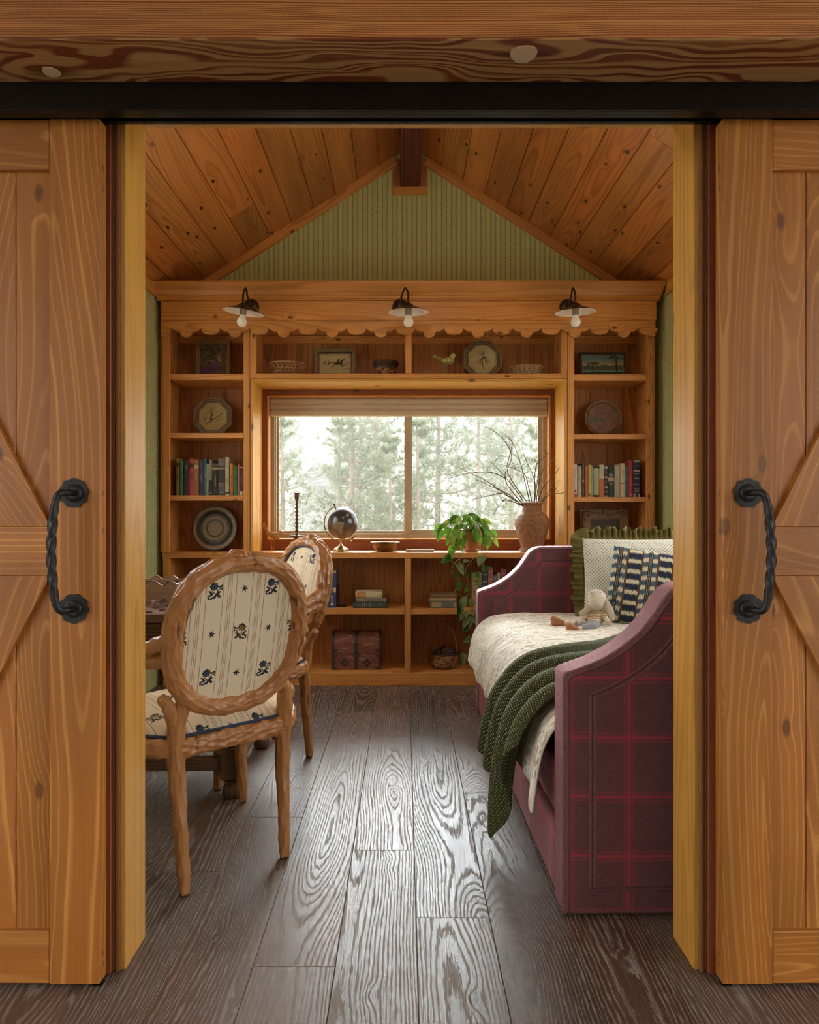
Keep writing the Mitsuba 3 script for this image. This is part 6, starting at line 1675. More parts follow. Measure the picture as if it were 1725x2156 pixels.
# tall wicker vase with branches
mat('wicker_weave', lambda p, n, uv: mix((0.30, 0.140, 0.050), (0.13, 0.055, 0.020), 0.5 * noise(dr.floor(uv.x), dr.floor(uv.y) * 1.3) + 0.5 * noise(p.x * 160, p.y * 160, p.z * 60)), 0.5, spec=0.45, two=True)
c = np.array([at(1120.5, 0, 4.66)[0], 4.66, CT1 + 0.0006])
vz0 = at(0, 1059, 4.66)[2] - c[2]
b = thing('wicker_vase', 'tall brown wicker vase with flared belly on the counter right of the window', 'vase')
vprof = [(0.0, 0.004), (0.072, 0.004), (0.078, 0.012), (0.075, 0.030), (0.082, 0.060), (0.098, 0.110), (0.112, 0.155), (0.1185, 0.190), (0.114, 0.218), (0.096, 0.244), (0.074, 0.262), (0.066, 0.275), (0.064, 0.300), (0.0665, 0.322)]
kz = vz0 / 0.326
part(b, 'body', wicker([(r, z * kz) for r, z in vprof], 34, 0.0058, 0.0036, 4, 6, c), 'wicker_weave', smooth=True)
part(b, 'rim', coil_rim(0.069, 0.324 * kz, 0.0065, c, 34), 'wicker_weave', 'braided rim', smooth=True, uv=np.stack([np.repeat(np.arange(160) * .5, 8), np.zeros(1280)], 1))
part(b, 'foot_ring', coil_rim(0.078, 0.0075, 0.0068, c, 34), 'wicker_weave', smooth=True, uv=np.stack([np.repeat(np.arange(160) * .5, 8), np.zeros(1280)], 1))
mat('twig', lambda p, n, uv: mix((0.050, 0.036, 0.020), (0.115, 0.085, 0.035), noise(p.x * 60, p.y * 60, p.z * 60)), 0.7)
mat('bud', (0.30, 0.30, 0.075), 0.7)
tw = [  # pixel paths from the vase's mouth outwards, with the depth at the tip
    ([(1118, 1062), (1088, 1027), (1069, 992), (1078, 960), (1060, 925), (1037, 906), (1014, 894)], 4.52),
    ([(1104, 1062), (1079, 1035), (1064, 1008), (1071, 968), (1077, 945), (1078, 930), (1062, 913)], 4.60),
    ([(1100, 1062), (1074, 1043), (1050, 1030), (1020, 1010), (990, 996), (961, 982)], 4.48),
    ([(1102, 1062), (1060, 1037), (1030, 1022), (1000, 1009)], 4.74),
    ([(1108, 1060), (1085, 1030), (1060, 1000), (1038, 976), (1033, 972)], 4.76),
    ([(1118, 1060), (1107, 1020), (1097, 978), (1085, 943), (1079, 930)], 4.70),
    ([(1124, 1060), (1114, 1030), (1106, 1000), (1086, 988), (1062, 980)], 4.50),
    ([(1124, 1060), (1128, 1030), (1122, 1000), (1110, 975), (1099, 942)], 4.74),
    ([(1126, 1060), (1131, 1020), (1135, 985), (1137, 952)], 4.62),
    ([(1130, 1060), (1135, 1015), (1143, 990), (1158, 975), (1163, 970)], 4.55),
    ([(1132, 1060), (1142, 1030), (1158, 1010), (1175, 990), (1178, 983)], 4.56),
    ([(1134, 1060), (1150, 1042), (1160, 1030), (1167, 1018)], 4.62),
    ([(1136, 1060), (1152, 1045), (1165, 1040), (1180, 1039), (1193, 1035)], 4.50),
    ([(1106, 1062), (1070, 1053), (1056, 1058), (1048, 1068), (1040, 1083)], 4.50),
    ([(1106, 1062), (1060, 1040), (1040, 1042), (1015, 1047), (998, 1051)], 4.70),
    ([(1066, 1008), (1040, 996), (1010, 994), (980, 998), (944, 1008)], 4.44),
    ([(1128, 1060), (1126, 1015), (1130, 980), (1148, 960), (1156, 953)], 4.50)]
rt = random.Random(11)
nth = 'first second third fourth fifth sixth seventh eighth ninth tenth eleventh twelfth thirteenth fourteenth fifteenth sixteenth seventeenth'.split()
for path, yt in tw:
    n = len(path)
    pts = [at(x, y, 4.655 + (yt - 4.655) * (i / (n - 1))) for i, (x, y) in enumerate(path)]
    pts[0] = pts[0] if path[0][1] < 1050 else np.array([c[0] + (pts[0][0] - c[0]) * .8, 4.66, c[2] + vz0 - 0.03])
    sp = spline(pts, 8)
    b = thing('branch', f'thin bare budding branch in the wicker vase, {nth[sorted((q[0][-1][0], -q[1]) for q in tw).index((path[-1][0], -yt))]} from the left by its tip', 'branch', 'branches in the wicker vase')
    part(b, 'stem', tube(sp, np.linspace(0.0034, 0.0016, len(sp)), 6), 'twig', smooth=True)
    bm = []
    for k in range(6, len(sp), 3):
        q = sp[k] + np.array([rt.uniform(-.004, .004), rt.uniform(-.004, .004), rt.uniform(-.002, .005)])
        bm.append(move(trimesh.creation.icosphere(1, rt.uniform(.0018, .0034)), None, q))
    # short side shoots
    for k in rt.sample(range(8, len(sp) - 3), 3):
        d = np.array([rt.uniform(-1, 1), rt.uniform(-.5, .5), rt.uniform(0, 1.2)]); d = d / np.linalg.norm(d) * rt.uniform(.03, .09)
        s2 = spline([sp[k], sp[k] + d * .5 + [0, 0, .004], sp[k] + d], 5)
        part(b, 'side_shoot', tube(s2, np.linspace(.0015, .0008, len(s2)), 5), 'twig', smooth=True)
        for q in s2[3::3]: bm.append(move(trimesh.creation.icosphere(1, rt.uniform(.0014, .0026)), None, q + [0, 0, .002]))
    part(b, 'buds', cat(bm), 'bud', 'tiny yellow-green buds', kind='stuff', smooth=True)

# handled basket with dark brown pine cones inside
c = np.array([at(936.5, 0, 4.655)[0], 4.655, 0.0845])
b = thing('handled_basket', 'small brown basket with tall hoop handle in the low bookcase', 'basket')
mat('wicker_brown', lambda p, n, uv: mix((0.34, 0.175, 0.075), (0.12, 0.055, 0.024), smoothstep(0.3, 0.7, noise(uv.x * 1.0, uv.y * 1.0))), 0.6, spec=0.3, two=True)
part(b, 'body', wicker([(0.0, 0.004), (0.062, 0.004), (0.080, 0.020), (0.090, 0.048), (0.092, 0.070), (0.090, 0.100)], 34, 0.0075, 0.0034, 4, 6, c), 'wicker_brown', smooth=True)
part(b, 'rim', coil_rim(0.0915, 0.102, 0.005, c, 44), 'wicker_dark', smooth=True, uv=np.stack([np.repeat(np.arange(160) * .5, 8), np.zeros(1280)], 1))
t = np.linspace(0, np.pi, 40)
hp = np.stack([c[0] - 0.086 * np.cos(t) * (1 - 0.10 * np.sin(t)), c[1] + 0.015 * np.cos(t), c[2] + 0.07 + 0.245 * np.sin(t) ** 0.85], 1)
part(b, 'handle', tube(hp, 0.0062, 8), 'frame_brown', smooth=True)
pcx = np.random.default_rng(3)
for i, (dx, dy, dz, R) in enumerate(((0.022, -0.030, 0.105, 0.042), (0.062, 0.008, 0.095, 0.038), (0.0, 0.040, 0.100, 0.040), (-0.045, 0.010, 0.085, 0.038))):
    k = thing('pine_cone', 'dark brown pine cone in the handled basket, ' + ('front one, largest', 'one at the right', 'one at the back', 'one at the left')[i], 'pine cone', 'pine cones in the handled basket')
    sc = []
    for q in range(70):
        f = (q + .5) / 70; ph = q * 2.39996; th = math.acos(1 - 2 * f)
        d = np.array([math.sin(th) * math.cos(ph), math.sin(th) * math.sin(ph), math.cos(th)])
        m = trimesh.creation.icosphere(1, 0.0105); v = np.array(m.vertices) * [1, .8, .45]
        sc.append((v @ rotz(ph).T + d * R * [0.82, 0.82, 0.95], np.array(m.faces)))
    part(k, 'scales', move(cat(sc), rotx(0.8 + i), c + [dx, dy, dz]), paint((.055, .026, .016), .7), kind='stuff', smooth=True)

# ------------------------------------------------------------------ chest
cY = 4.595
c = np.array([at(750.5, 0, cY)[0], cY, 0.0843])
Wc, Dc, Hl, Ht = 0.326, 0.20, 0.106, 0.243
b = thing('treasure_chest', 'small old reddish brown wooden chest with dark iron straps in the low bookcase', 'chest')
def chest_wood(p, n, uv):
    g = fbm(p.x * 14, p.z * 90, p.y * 60, 3)
    c = mix((0.23, 0.075, 0.045), (0.10, 0.035, 0.024), g)
    return mix(c, (0.33, 0.20, 0.11), smoothstep(0.60, 0.74, fbm(p.x * 22, p.z * 130, 5.0)) * 0.6)
mat('chest_wood', chest_wood, 0.6, spec=0.3)
mat('strap_iron', lambda p, n, uv: mi.Color3f(0.026, 0.024, 0.019) * (0.6 + 0.9 * fbm(p.x * 150, p.y * 150, p.z * 150)), 0.5, spec=0.5)
part(b, 'body', move(box(-Wc / 2, Wc / 2, 0, Dc, 0, Hl, g=0, bevel=.003), None, c)[:2], 'chest_wood')
def lidprof(ins=0.0, lo=Hl + .003):
    a = np.linspace(np.pi, 0, 15)
    return [(0.0 - ins, lo)] + [(Dc / 2 - (Dc / 2 + ins) * math.cos(np.pi - t), Hl + .045 + (Ht - Hl - .045 + ins) * math.sin(t) ** 0.75) for t in a] + [(Dc + ins, lo)]
lid = part(b, 'lid', move(extrude(sg.Polygon(lidprof()), -Wc / 2, Wc / 2, FYZ), None, c)[:2], 'chest_wood')
for x0, x1 in ((-Wc / 2 - .001, -Wc / 2 + .016), (-.011, .011), (Wc / 2 - .016, Wc / 2 + .001)):
    st = sg.Polygon(lidprof(.0025)).difference(sg.Polygon(lidprof(-.002, lo=0)))
    k = num(f'{lid}__strap'); scene[k] = shape(move(extrude(st, x0, x1, FYZ), None, c)[:2], 'strap_iron')
    part(b, 'strap', move(box(x0, x1, -.0025, 0.004, 0.001, Hl - .001, bevel=.0008), None, c)[:2], 'strap_iron')
part(b, 'lock_plate', move(extrude(sg.Point(0, 0).buffer(.0185, 12), 0, .0055, FXZ), None, c + [0, -.001, Hl - .004])[:2], 'strap_iron')
part(b, 'lock_knob', move(trimesh.creation.icosphere(2, .0035), None, c + [0, -.0075, Hl - .010]), 'nickel_old', smooth=True)
for x in (-0.078, 0.072):
    dm = sg.Polygon([(-.027, 0), (0, .029), (.027, 0), (0, -.029)]).difference(sg.Polygon([(-.012, 0), (0, .013), (.012, 0), (0, -.013)]))
    part(b, 'diamond_mount', move(extrude(dm, 0, .0032, FXZ), None, c + [x, 0, .048])[:2], 'strap_iron')
for x in (-1, 1):
    for z in (0.012, Hl - .014): part(b, 'corner_mount', move(box(min(x * Wc / 2 - x * .034, x * Wc / 2), max(x * Wc / 2 - x * .034, x * Wc / 2), -.003, .002, z - .007, z + .007, bevel=.001), None, c)[:2], 'strap_iron')
    k = num(f'{lid}__corner_mount'); scene[k] = shape(move(box(min(x * Wc / 2 - x * .034, x * Wc / 2), max(x * Wc / 2 - x * .034, x * Wc / 2), -.0032, .004, Hl + .012, Hl + .028, bevel=.001), None, c)[:2], 'strap_iron')

# ------------------------------------------------------------------ candlestick, globe, bowl, birds
cb = np.array([at(625.3, 0, 4.70)[0], 4.70, CT1 + .0006])
b = thing('candlestick', 'tall dark wooden barley-twist candlestick in front of the window', 'candlestick')
mat('dark_walnut', lambda p, n, uv: mix((0.105, 0.052, 0.030), (0.050, 0.024, 0.015), noise(p.x * 60, p.y * 60, p.z * 9)), 0.4, spec=0.5)
zt = at(0, 1038, 4.70)[2] - cb[2]; zd = at(0, 1128, 4.70)[2] - cb[2]
part(b, 'foot', lathe([(0, 0), (0.046, 0), (0.048, 0.006), (0.040, 0.014), (0.020, 0.022), (0.012, 0.04), (0.015, zd - .022), (0.024, zd - .014), (0, zd - .014)], 40, cb), 'dark_walnut', smooth=40)
part(b, 'drip_pan', lathe([(0, zd - .014), (0.036, zd - .014), (0.052, zd - .004), (0.0545, zd), (0.052, zd + .001), (0.030, zd - .002), (0.018, zd + .006), (0.0, zd + .006)], 44, cb), 'dark_walnut', smooth=40)
z = np.linspace(zd + .004, zt - .052, 90)
th = (z - z[0]) / 0.026 * 2 * np.pi
base_r = 0.0095 + 0.0035 * np.sin(th)
a = np.arange(18) / 18 * 2 * np.pi
V = np.stack([cb[0] + (base_r[:, None]) * np.cos(a) + 0.0016 * np.cos(th)[:, None], cb[1] + base_r[:, None] * np.sin(a), cb[2] + z[:, None] + 0.004 * np.sin(a + 1)], -1).reshape(-1, 3)
i, j = np.meshgrid(np.arange(89), np.arange(18), indexing='ij'); q = np.stack([i * 18 + j, i * 18 + (j + 1) % 18, (i + 1) * 18 + (j + 1) % 18, (i + 1) * 18 + j], -1).reshape(-1, 4)
part(b, 'twisted_stem', (V, np.vstack([q[:, [0, 1, 2]], q[:, [0, 2, 3]]])), 'dark_walnut', smooth=True)
part(b, 'cup', lathe([(0, zt - .058), (0.0125, zt - .056), (0.0085, zt - .050), (0.0155, zt - .034), (0.0165, zt - .016), (0.0160, zt - .006), (0.0195, zt), (0.0115, zt), (0.010, zt - .012), (0, zt - .012)], 32, cb), 'dark_walnut', smooth=40)

gY = 4.66
gc = at(721.3, 1101, gY); gR = 33.0 * gY / FOC
b = thing('globe', 'black and bronze desk globe on a brass stand in front of the window', 'globe')
def ocean(p, n, uv):
    x, y, z = p.x - float(gc[0]), p.y - float(gc[1]), p.z - float(gc[2])
    g = fbm(x * 24, y * 24, z * 24)
    return mix((0.022, 0.024, 0.026), (0.13, 0.075, 0.042), smoothstep(0.35, -0.8, z / gR + (g - 0.5) * 1.0) * 0.9)
mat('globe_ocean', ocean, 0.22, spec=0.6, coat=0.6)
mat('globe_land', lambda p, n, uv: mix((0.30, 0.225, 0.13), (0.14, 0.10, 0.055), fbm(p.x * 140, p.y * 140, p.z * 140)), 0.4)
gs = trimesh.creation.icosphere(4, gR)
part(b, 'sphere', move(gs, None, gc), 'globe_ocean', smooth=True)
def patch(poly, lift=0.0006, cut=0.006):
    """A flat outline (in units of the radius, seen by the viewer) laid onto the front of the sphere."""
    tri = trimesh.creation.triangulate_polygon(poly, engine='triangle') if False else None
    V2, F2 = trimesh.creation.triangulate_polygon(poly.segmentize(0.07), engine='earcut')
    tm = trimesh.Trimesh(np.c_[V2, np.zeros(len(V2))], F2, process=False)
    for _ in range(3): tm = tm.subdivide()
    v = np.array(tm.vertices)[:, :2]; y = -np.sqrt(np.maximum(0, 1 - (v ** 2).sum(1)))
    d = np.c_[v[:, 0], y, v[:, 1]]
    return gc + d * (gR + lift), np.array(tm.faces)
sa = sg.Polygon([(-0.62, -0.06), (-0.50, 0.02), (-0.36, -0.02), (-0.24, 0.10), (0.0, 0.07), (0.18, 0.06), (0.17, -0.20), (0.10, -0.38), (0.13, -0.56), (0.05, -0.72), (0.08, -0.84), (0.02, -0.92), (-0.06, -0.80), (-0.13, -0.62), (-0.22, -0.46), (-0.42, -0.34), (-0.56, -0.20)])
af = sg.Polygon([(0.26, 0.52), (0.38, 0.62), (0.46, 0.58), (0.48, 0.44), (0.40, 0.36), (0.30, 0.42)])
na = sg.Polygon([(-0.80, 0.06), (-0.70, 0.16), (-0.68, 0.02), (-0.72, -0.10)])
for pg in (sa, af, na): part(b, 'continent', patch(pg), 'globe_land', 'tan raised continent', smooth=True)
ax = np.array([-0.415, 0, 0.91])                                     # the tilted axis in the picture plane
Rm = gR * 1.17
ts = np.linspace(0, np.pi, 40)
sidev = np.array([-ax[2], 0, ax[0]])
arc = gc + Rm * (np.cos(ts)[:, None] * ax + np.sin(ts)[:, None] * sidev)
part(b, 'meridian', tube(arc, 0.0042, 8), 'brass_old', smooth=True)
part(b, 'axis_pin', tube([gc + ax * gR * 0.96, gc + ax * gR * 1.30], 0.004, 10), 'bronze_dark', smooth=40)
part(b, 'axis_knob', tube([gc + ax * gR * 1.28, gc + ax * gR * 1.34], 0.0085, 12), 'bronze_dark', smooth=40)
part(b, 'axis_pin', tube([gc - ax * gR * 0.96, gc - ax * gR * 1.27], 0.0036, 10), 'brass_old', smooth=40)
part(b, 'axis_knob', tube([gc - ax * gR * 1.24, gc - ax * gR * 1.32], 0.007, 12), 'brass_old', smooth=40)
fb = np.array([at(717.8, 0, gY)[0], gY, CT1 + .0006])
zn = gc[2] - Rm - fb[2]
part(b, 'stand', lathe([(0, 0), (0.055, 0), (0.0565, 0.006), (0.055, 0.013), (0.050, 0.016), (0.030, 0.028), (0.020, 0.034), (0.018, 0.042), (0.0085, 0.047), (0.0065, max(zn, .05)), (0, max(zn, .05))], 48, fb), 'brass_old', smooth=35)
def crescent():
    t = np.linspace(math.radians(214), math.radians(316), 24)
    return np.stack([gc[0] + Rm * np.cos(t), np.full(24, gc[1]), gc[2] + Rm * np.sin(t)], 1)
part(b, 'cradle', tube(crescent(), 0.0052, 8), 'brass_old', smooth=True)

mat('hammered_brass', lambda p, n, uv: mix((0.34, 0.20, 0.075), (0.15, 0.08, 0.03), fbm(p.x * 50, p.y * 50, p.z * 50)), 0.3, metal=0.9,
    bump=(lambda p, n, uv: voronoi(dr.atan2(p.y - 4.635, p.x + 0.13) * 10, p.z * 90)[0], 0.0008))
c = np.array([at(811.3, 0, 4.635)[0], 4.635, CT1 + .0006])
single('brass_bowl', lathe([(0, 0), (0.050, 0), (0.062, 0.006), (0.080, 0.024), (0.087, 0.042), (0.090, 0.056), (0.0985, 0.0605), (0.0985, 0.0625), (0.088, 0.0605), (0.083, 0.044), (0.074, 0.026), (0.055, 0.010), (0, 0.008)], 64, c), 'hammered_brass', 'shallow brass bowl with a rolled rim on the counter below the window', 'bowl', smooth=40)

def bird(name, label, sp, Y, body_col, wing_col, leg_col, tail, legs, flip=1):
    """sp: dict of pixel positions: head, breast, back, rump, beak tip; lengths follow the depth."""
    b = thing(name, label, 'bird figurine')
    s = Y / FOC
    P = {k: at(*v[:2], Y) for k, v in sp.items()}
    r = {k: v[2] * s for k, v in sp.items()}
    mm = manifold3d.Manifold.batch_hull([sph(P['head'], r['head'], 24), sph(P['breast'] + [0, 0, 0], r['breast'] * .8, 24)]) + manifold3d.Manifold.batch_hull([sph(P['breast'], r['breast'], 24), sph(P['rump'], r['rump'], 24)])
    t = soft(mm, 0.004, 14)
    part(b, 'body', t, body_col, smooth=True)
    t0, t1, w = tail
    a, e = at(*t0, Y), at(*t1, Y)
    d = (e - a) / np.linalg.norm(e - a); nrm = np.cross(d, [0, 1, 0])
    for k in (-1, 0, 1):
        o = nrm * k * w * s * 0.55 + np.array([0, k * 0.004, 0])
        m = hull([p for p in [a + o * .5 + q for q in (nrm * .003, -nrm * .003, np.array([0, .003, 0]), np.array([0, -.003, 0]))] + [e + o + q for q in (nrm * w * s * .35, -nrm * w * s * .35, np.array([0, .002, 0]), np.array([0, -.002, 0]))]])
        part(b, 'tail_feather', m, wing_col)
    for sy in (-1, 1):
        w0 = (P['breast'] * .55 + P['rump'] * .45)
        m = trimesh.creation.icosphere(3, 1.0); v = np.array(m.vertices)
        ln = P['rump'] - P['breast']; L = np.linalg.norm(ln); ln /= L; up = np.cross(ln, [0, 1.0, 0])
        v = v[:, :1] * ln * L * 0.66 + v[:, 1:2] * np.array([0, .004, 0]) + v[:, 2:] * up * r['breast'] * .62
        part(b, 'wing', (v + w0 + [0, sy * r['breast'] * .80, 0] + ln * .004, np.array(m.faces)), wing_col, smooth=True)
    bt_ = at(*sp['beak'][:2], Y); hd = P['head']
    d = (bt_ - hd) / np.linalg.norm(bt_ - hd)
    m = hull([bt_] + [hd + d * r['head'] * .8 + q for q in (np.array([0, 0, .005]), np.array([0, 0, -.004]), np.array([0, .004, 0]), np.array([0, -.004, 0]))])
    part(b, 'beak', m, leg_col)
    part(b, 'eye', move(trimesh.creation.icosphere(2, .0022), None, hd + np.array([d[0] * r['head'] * .4, -r['head'] * .90, .003])), 'frame_dark', smooth=True)
    for i, lp in enumerate(legs):
        q = [at(x, y, Y + (i - .5) * .012) for x, y in lp]
        part(b, 'leg', tube(spline(q, 5), .0021, 6), leg_col, smooth=True)
    return b
mat('gold_leaf', lambda p, n, uv: mix((0.50, 0.27, 0.07), (0.28, 0.13, 0.035), fbm(p.x * 120, p.y * 120, p.z * 120)), 0.4, metal=0.35, spec=0.6)
zfoot = lambda Y, z: VY + (EYE - z) * FOC / Y
bird('bird_figurine', 'golden bird figurine with raised tail on the counter by the candlestick', dict(head=(591, 1121, 5.2), breast=(582, 1128, 8.4), rump=(566, 1124, 5.0), beak=(598, 1122, 1)), 4.66, 'gold_leaf', 'gold_leaf', 'gold_leaf', ((565, 1121), (553, 1102), 5), [[(573, 1134), (571, 1145), (573, zfoot(4.654, CT1 + .0025))], [(577, 1134), (575, 1146), (578, zfoot(4.666, CT1 + .0025))]])
mat('green_bird', lambda p, n, uv: mix((0.36, 0.34, 0.10), (0.10, 0.085, 0.030), smoothstep(0.52, 0.66, fbm(p.x * 95, p.y * 95, p.z * 95))), 0.45, spec=0.4)
mat('green_bird_legs', (0.17, 0.21, 0.055), 0.5)
bird('bird_figurine', 'yellow-green bird figurine on the shelf over the window, left of the octagonal print', dict(head=(954.5, 747.5, 5.2), breast=(948, 759, 8.6), rump=(933, 760, 5.2), beak=(961, 748.5, 1)), 4.60, 'green_bird', 'green_bird', 'green_bird_legs', ((931, 757), (913, 749), 4), [[(938, 766), (932, 776), (936, zfoot(4.594, 2.0470))], [(943, 767), (937, 777), (940, zfoot(4.606, 2.0470))]])
# ------------------------------------------------------------------ potted trailing plant
def leaf_green(c0, c1):
    return lambda p, n, uv: mix(c0, c1, noise(p.x * 60, p.y * 60, p.z * 60)) * (1 - 0.25 * (1 - smoothstep(0.02, 0.06, dr.abs(uv.x - 0.5))) + 0.12 * smoothstep(0.2, 0.5, dr.abs(fract(uv.y * 7 + dr.abs(uv.x - 0.5) * 3) - 0.5)))
for nm, c0, c1 in (('leaf_mid', (0.085, 0.20, 0.022), (0.14, 0.29, 0.040)), ('leaf_dark', (0.030, 0.085, 0.014), (0.060, 0.14, 0.024)), ('leaf_light', (0.21, 0.33, 0.045), (0.30, 0.42, 0.075)), ('leaf_grey', (0.14, 0.19, 0.070), (0.20, 0.26, 0.10))):
    scene[nm] = {'type': 'principledthin', 'base_color': mikit.proc(leaf_green(c0, c1)), 'roughness': 0.30, 'diff_trans': 0.7, 'spec_trans': 0.0, 'eta': 1.5}
mat('vine_stem', (0.22, 0.24, 0.075), 0.6)
mat('terracotta', lambda p, n, uv: mix((0.42, 0.185, 0.092), (0.34, 0.14, 0.068), fbm(p.x * 40, p.y * 40, p.z * 40)), 0.75, spec=0.2)
mat('soil', (0.03, 0.02, 0.014), 0.95)
pY = 4.635
pc_ = np.array([at(993, 0, pY)[0], pY, CT1 + 0.0006])
plant = thing('potted_vine', 'trailing green vine in a terracotta pot on the counter, hanging beside the daybed', 'potted plant')
part(plant, 'saucer', lathe([(0, 0), (0.045, 0), (0.054, 0.014), (0.050, 0.0145), (0.042, 0.006), (0, 0.006)], 44, pc_), 'terracotta', smooth=40)
part(plant, 'pot', lathe([(0, 0.008), (0.036, 0.008), (0.047, 0.105), (0.052, 0.105), (0.053, 0.130), (0.046, 0.130), (0.044, 0.118), (0, 0.118)], 48, pc_), 'terracotta', smooth=35)
part(plant, 'soil', move(trimesh.creation.cylinder(0.0435, 0.004, sections=32), None, pc_ + [0, 0, 0.1195]), 'soil')
def leaf_mesh(base, d, nrm, L, w, droop, cup=0.25):
    """A heart-shaped leaf from its base along d, drooping; 7 x 9 grid."""
    d = np.array(d, float); d /= np.linalg.norm(d)
    nrm = np.array(nrm, float); nrm -= d * (nrm @ d); nrm /= np.linalg.norm(nrm) + 1e-9
    sd = np.cross(d, nrm)
    def fn(u, v):
        x = u * 2 - 1
        wid = w * (np.sin(np.pi * np.clip(v, 0, 1) ** 0.62) ** 0.85 * (1 - 0.25 * v) + 0.02)
        along = L * (v - 0.10 * (1 - v) * x ** 2 * (v < 0.5))
        h = cup * np.abs(x) * wid - droop * L * v ** 2 + 0.04 * wid * np.sin(v * 9 + x * 2)
        return np.moveaxis(base + along[..., None] * d + (x * wid)[..., None] * sd + h[..., None] * nrm, -1, 0)
    return grid(7, 10, fn)
rp = random.Random(21)
vines = []
def put_leaf(base, d, L, kind, nrm=None, droop=0.25, w=None):
    nrm = nrm if nrm is not None else (rp.uniform(-.4, .4), rp.uniform(-1.2, -.3), rp.uniform(.3, 1.0))
    part(plant, 'leaf', leaf_mesh(np.asarray(base, float), d, nrm, L, w or L * rp.uniform(.25, .33), droop, rp.uniform(.1, .4)), kind, smooth=True)
crown = pc_ + np.array([0, 0, 0.125])
kinds = ['leaf_mid', 'leaf_mid', 'leaf_dark', 'leaf_light']
# the bushy crown: stalks arching out of the pot, one leaf each
crown_px = [(925, 1107, 0), (938, 1118, 0), (945, 1095, 2), (955, 1085, 2), (951, 1128, 1), (960, 1140, 0), (948, 1142, 3), (942, 1130, 3), (968, 1105, 0), (975, 1082, 1), (984, 1092, 0), (966, 1092, 2), (990, 1100, 0), (997, 1095, 0), (1005, 1100, 1), (1012, 1092, 3), (1021, 1094, 3),
            (1014, 1112, 0), (1026, 1118, 1), (1032, 1130, 2), (1022, 1140, 2), (1030, 1148, 0), (1012, 1140, 1), (1044, 1124, 0), (972, 1122, 0), (976, 1138, 1), (968, 1152, 0), (982, 1115, 0), (996, 1116, 1), (1004, 1120, 0), (958, 1110, 1), (935, 1100, 3), (1018, 1100, 0), (1000, 1085, 1), (962, 1128, 3), (1052, 1148, 3), (985, 1106, 1), (1009, 1128, 0), (952, 1155, 0), (944, 1172, 1), (956, 1166, 0)]
for _ in range(30):
    a_, q_ = rp.uniform(0, 6.28), math.sqrt(rp.uniform(.15, 1))
    crown_px.append((int(983 + 76 * q_ * math.cos(a_)), int(1116 + 38 * q_ * math.sin(a_)), rp.choice([0, 0, 1, 1, 2, 3])))
for i, (x, y, kk) in enumerate(crown_px):
    Yd = pY + rp.uniform(-0.13, 0.02) - (0.04 if y > 1120 else 0)
    if y > 1148: Yd = min(Yd, 4.47)
    tip = at(x, y, Yd)
    out = tip - crown; out[1] *= 0.9
    mid = crown + out * 0.55 + np.array([0, 0, 0.035 + 0.12 * np.hypot(out[0], out[1]) + max(0, -out[2]) * .25])
    base = crown + out * 0.82 + np.array([0, 0, 0.015 + max(0, -out[2]) * 0.2])
    st = spline([crown + np.array([rp.uniform(-.025, .025), rp.uniform(-.02, .02), -0.005]), mid, base], 7)
    part(plant, 'stalk', tube(st, np.linspace(.0022, .0014, len(st)), 6), 'vine_stem', smooth=True)
    d = 0.75 * out / (np.linalg.norm(out) + 1e-9) + np.array([rp.uniform(-.35, .35), -0.15, -0.75 - (0.5 if y > 1115 else 0)])
    put_leaf(st[-1], d, rp.uniform(.052, .086), kinds[kk], nrm=(rp.uniform(-.7, .7), rp.uniform(-1.2, -.2), rp.uniform(.2, 1.0)), droop=rp.uniform(.05, .35))
# the vines hanging over the counter's edge
hang = [([(985, 1128), (972, 1160), (965, 1190), (950, 1180)], 0), ([(990, 1130), (975, 1165), (955, 1190), (952, 1205), (964, 1212), (968, 1224), (964, 1240), (958, 1245), (972, 1255), (990, 1262), (1000, 1276)], 1),
        ([(1000, 1130), (1008, 1150), (1000, 1170), (990, 1185), (980, 1200), (986, 1225), (988, 1245), (980, 1262), (970, 1275), (978, 1288), (990, 1300)], 2),
        ([(1006, 1130), (1014, 1160), (1018, 1185), (1013, 1210), (1006, 1235), (998, 1262), (997, 1285)], 3), ([(1012, 1128), (1020, 1165), (1016, 1200), (1000, 1230), (994, 1255), (999, 1290), (1000, 1330), (1000, 1365), (990, 1377), (976, 1378)], 4)]
hleaf = [(940, 1178, 1, .10), (951, 1168, 0, .10), (982, 1182, 3, .075), (971, 1198, 3, .085), (1013, 1180, 3, .105), (962, 1213, 1, .06), (1002, 1212, 2, .085), (1022, 1198, 1, .07), (967, 1233, 1, .075), (984, 1210, 1, .05), (983, 1240, 2, .07), (1003, 1226, 2, .07), (978, 1265, 4, .10), (972, 1274, 4, .085), (992, 1268, 4, .07), (968, 1285, 1, .075), (982, 1294, 3, .06),
         (971, 1300, 3, .06), (990, 1310, 4, .08), (980, 1312, 3, .075), (1000, 1306, 4, .07), (979, 1327, 1, .05), (985, 1347, 3, .080), (976, 1388, 3, .080), (1004, 1250, 4, .07), (996, 1290, 4, .06)]
for path, i in hang:
    pts = []
    for q, (x, y) in enumerate(path):
        Yv = 4.60 if q == 0 else (4.49 if y < 1166 else 4.455 + 0.008 * math.sin(q * 2.1 + i))
        pts.append(at(x, y, Yv))
    sp = spline(pts, 9)
    part(plant, 'vine', tube(sp, np.linspace(.0022, .0013, len(sp)), 6), 'vine_stem', smooth=True)
    vines.append(sp)
allv = np.vstack(vines)
pal = ['leaf_mid', 'leaf_dark', 'leaf_mid', 'leaf_grey', 'leaf_grey']
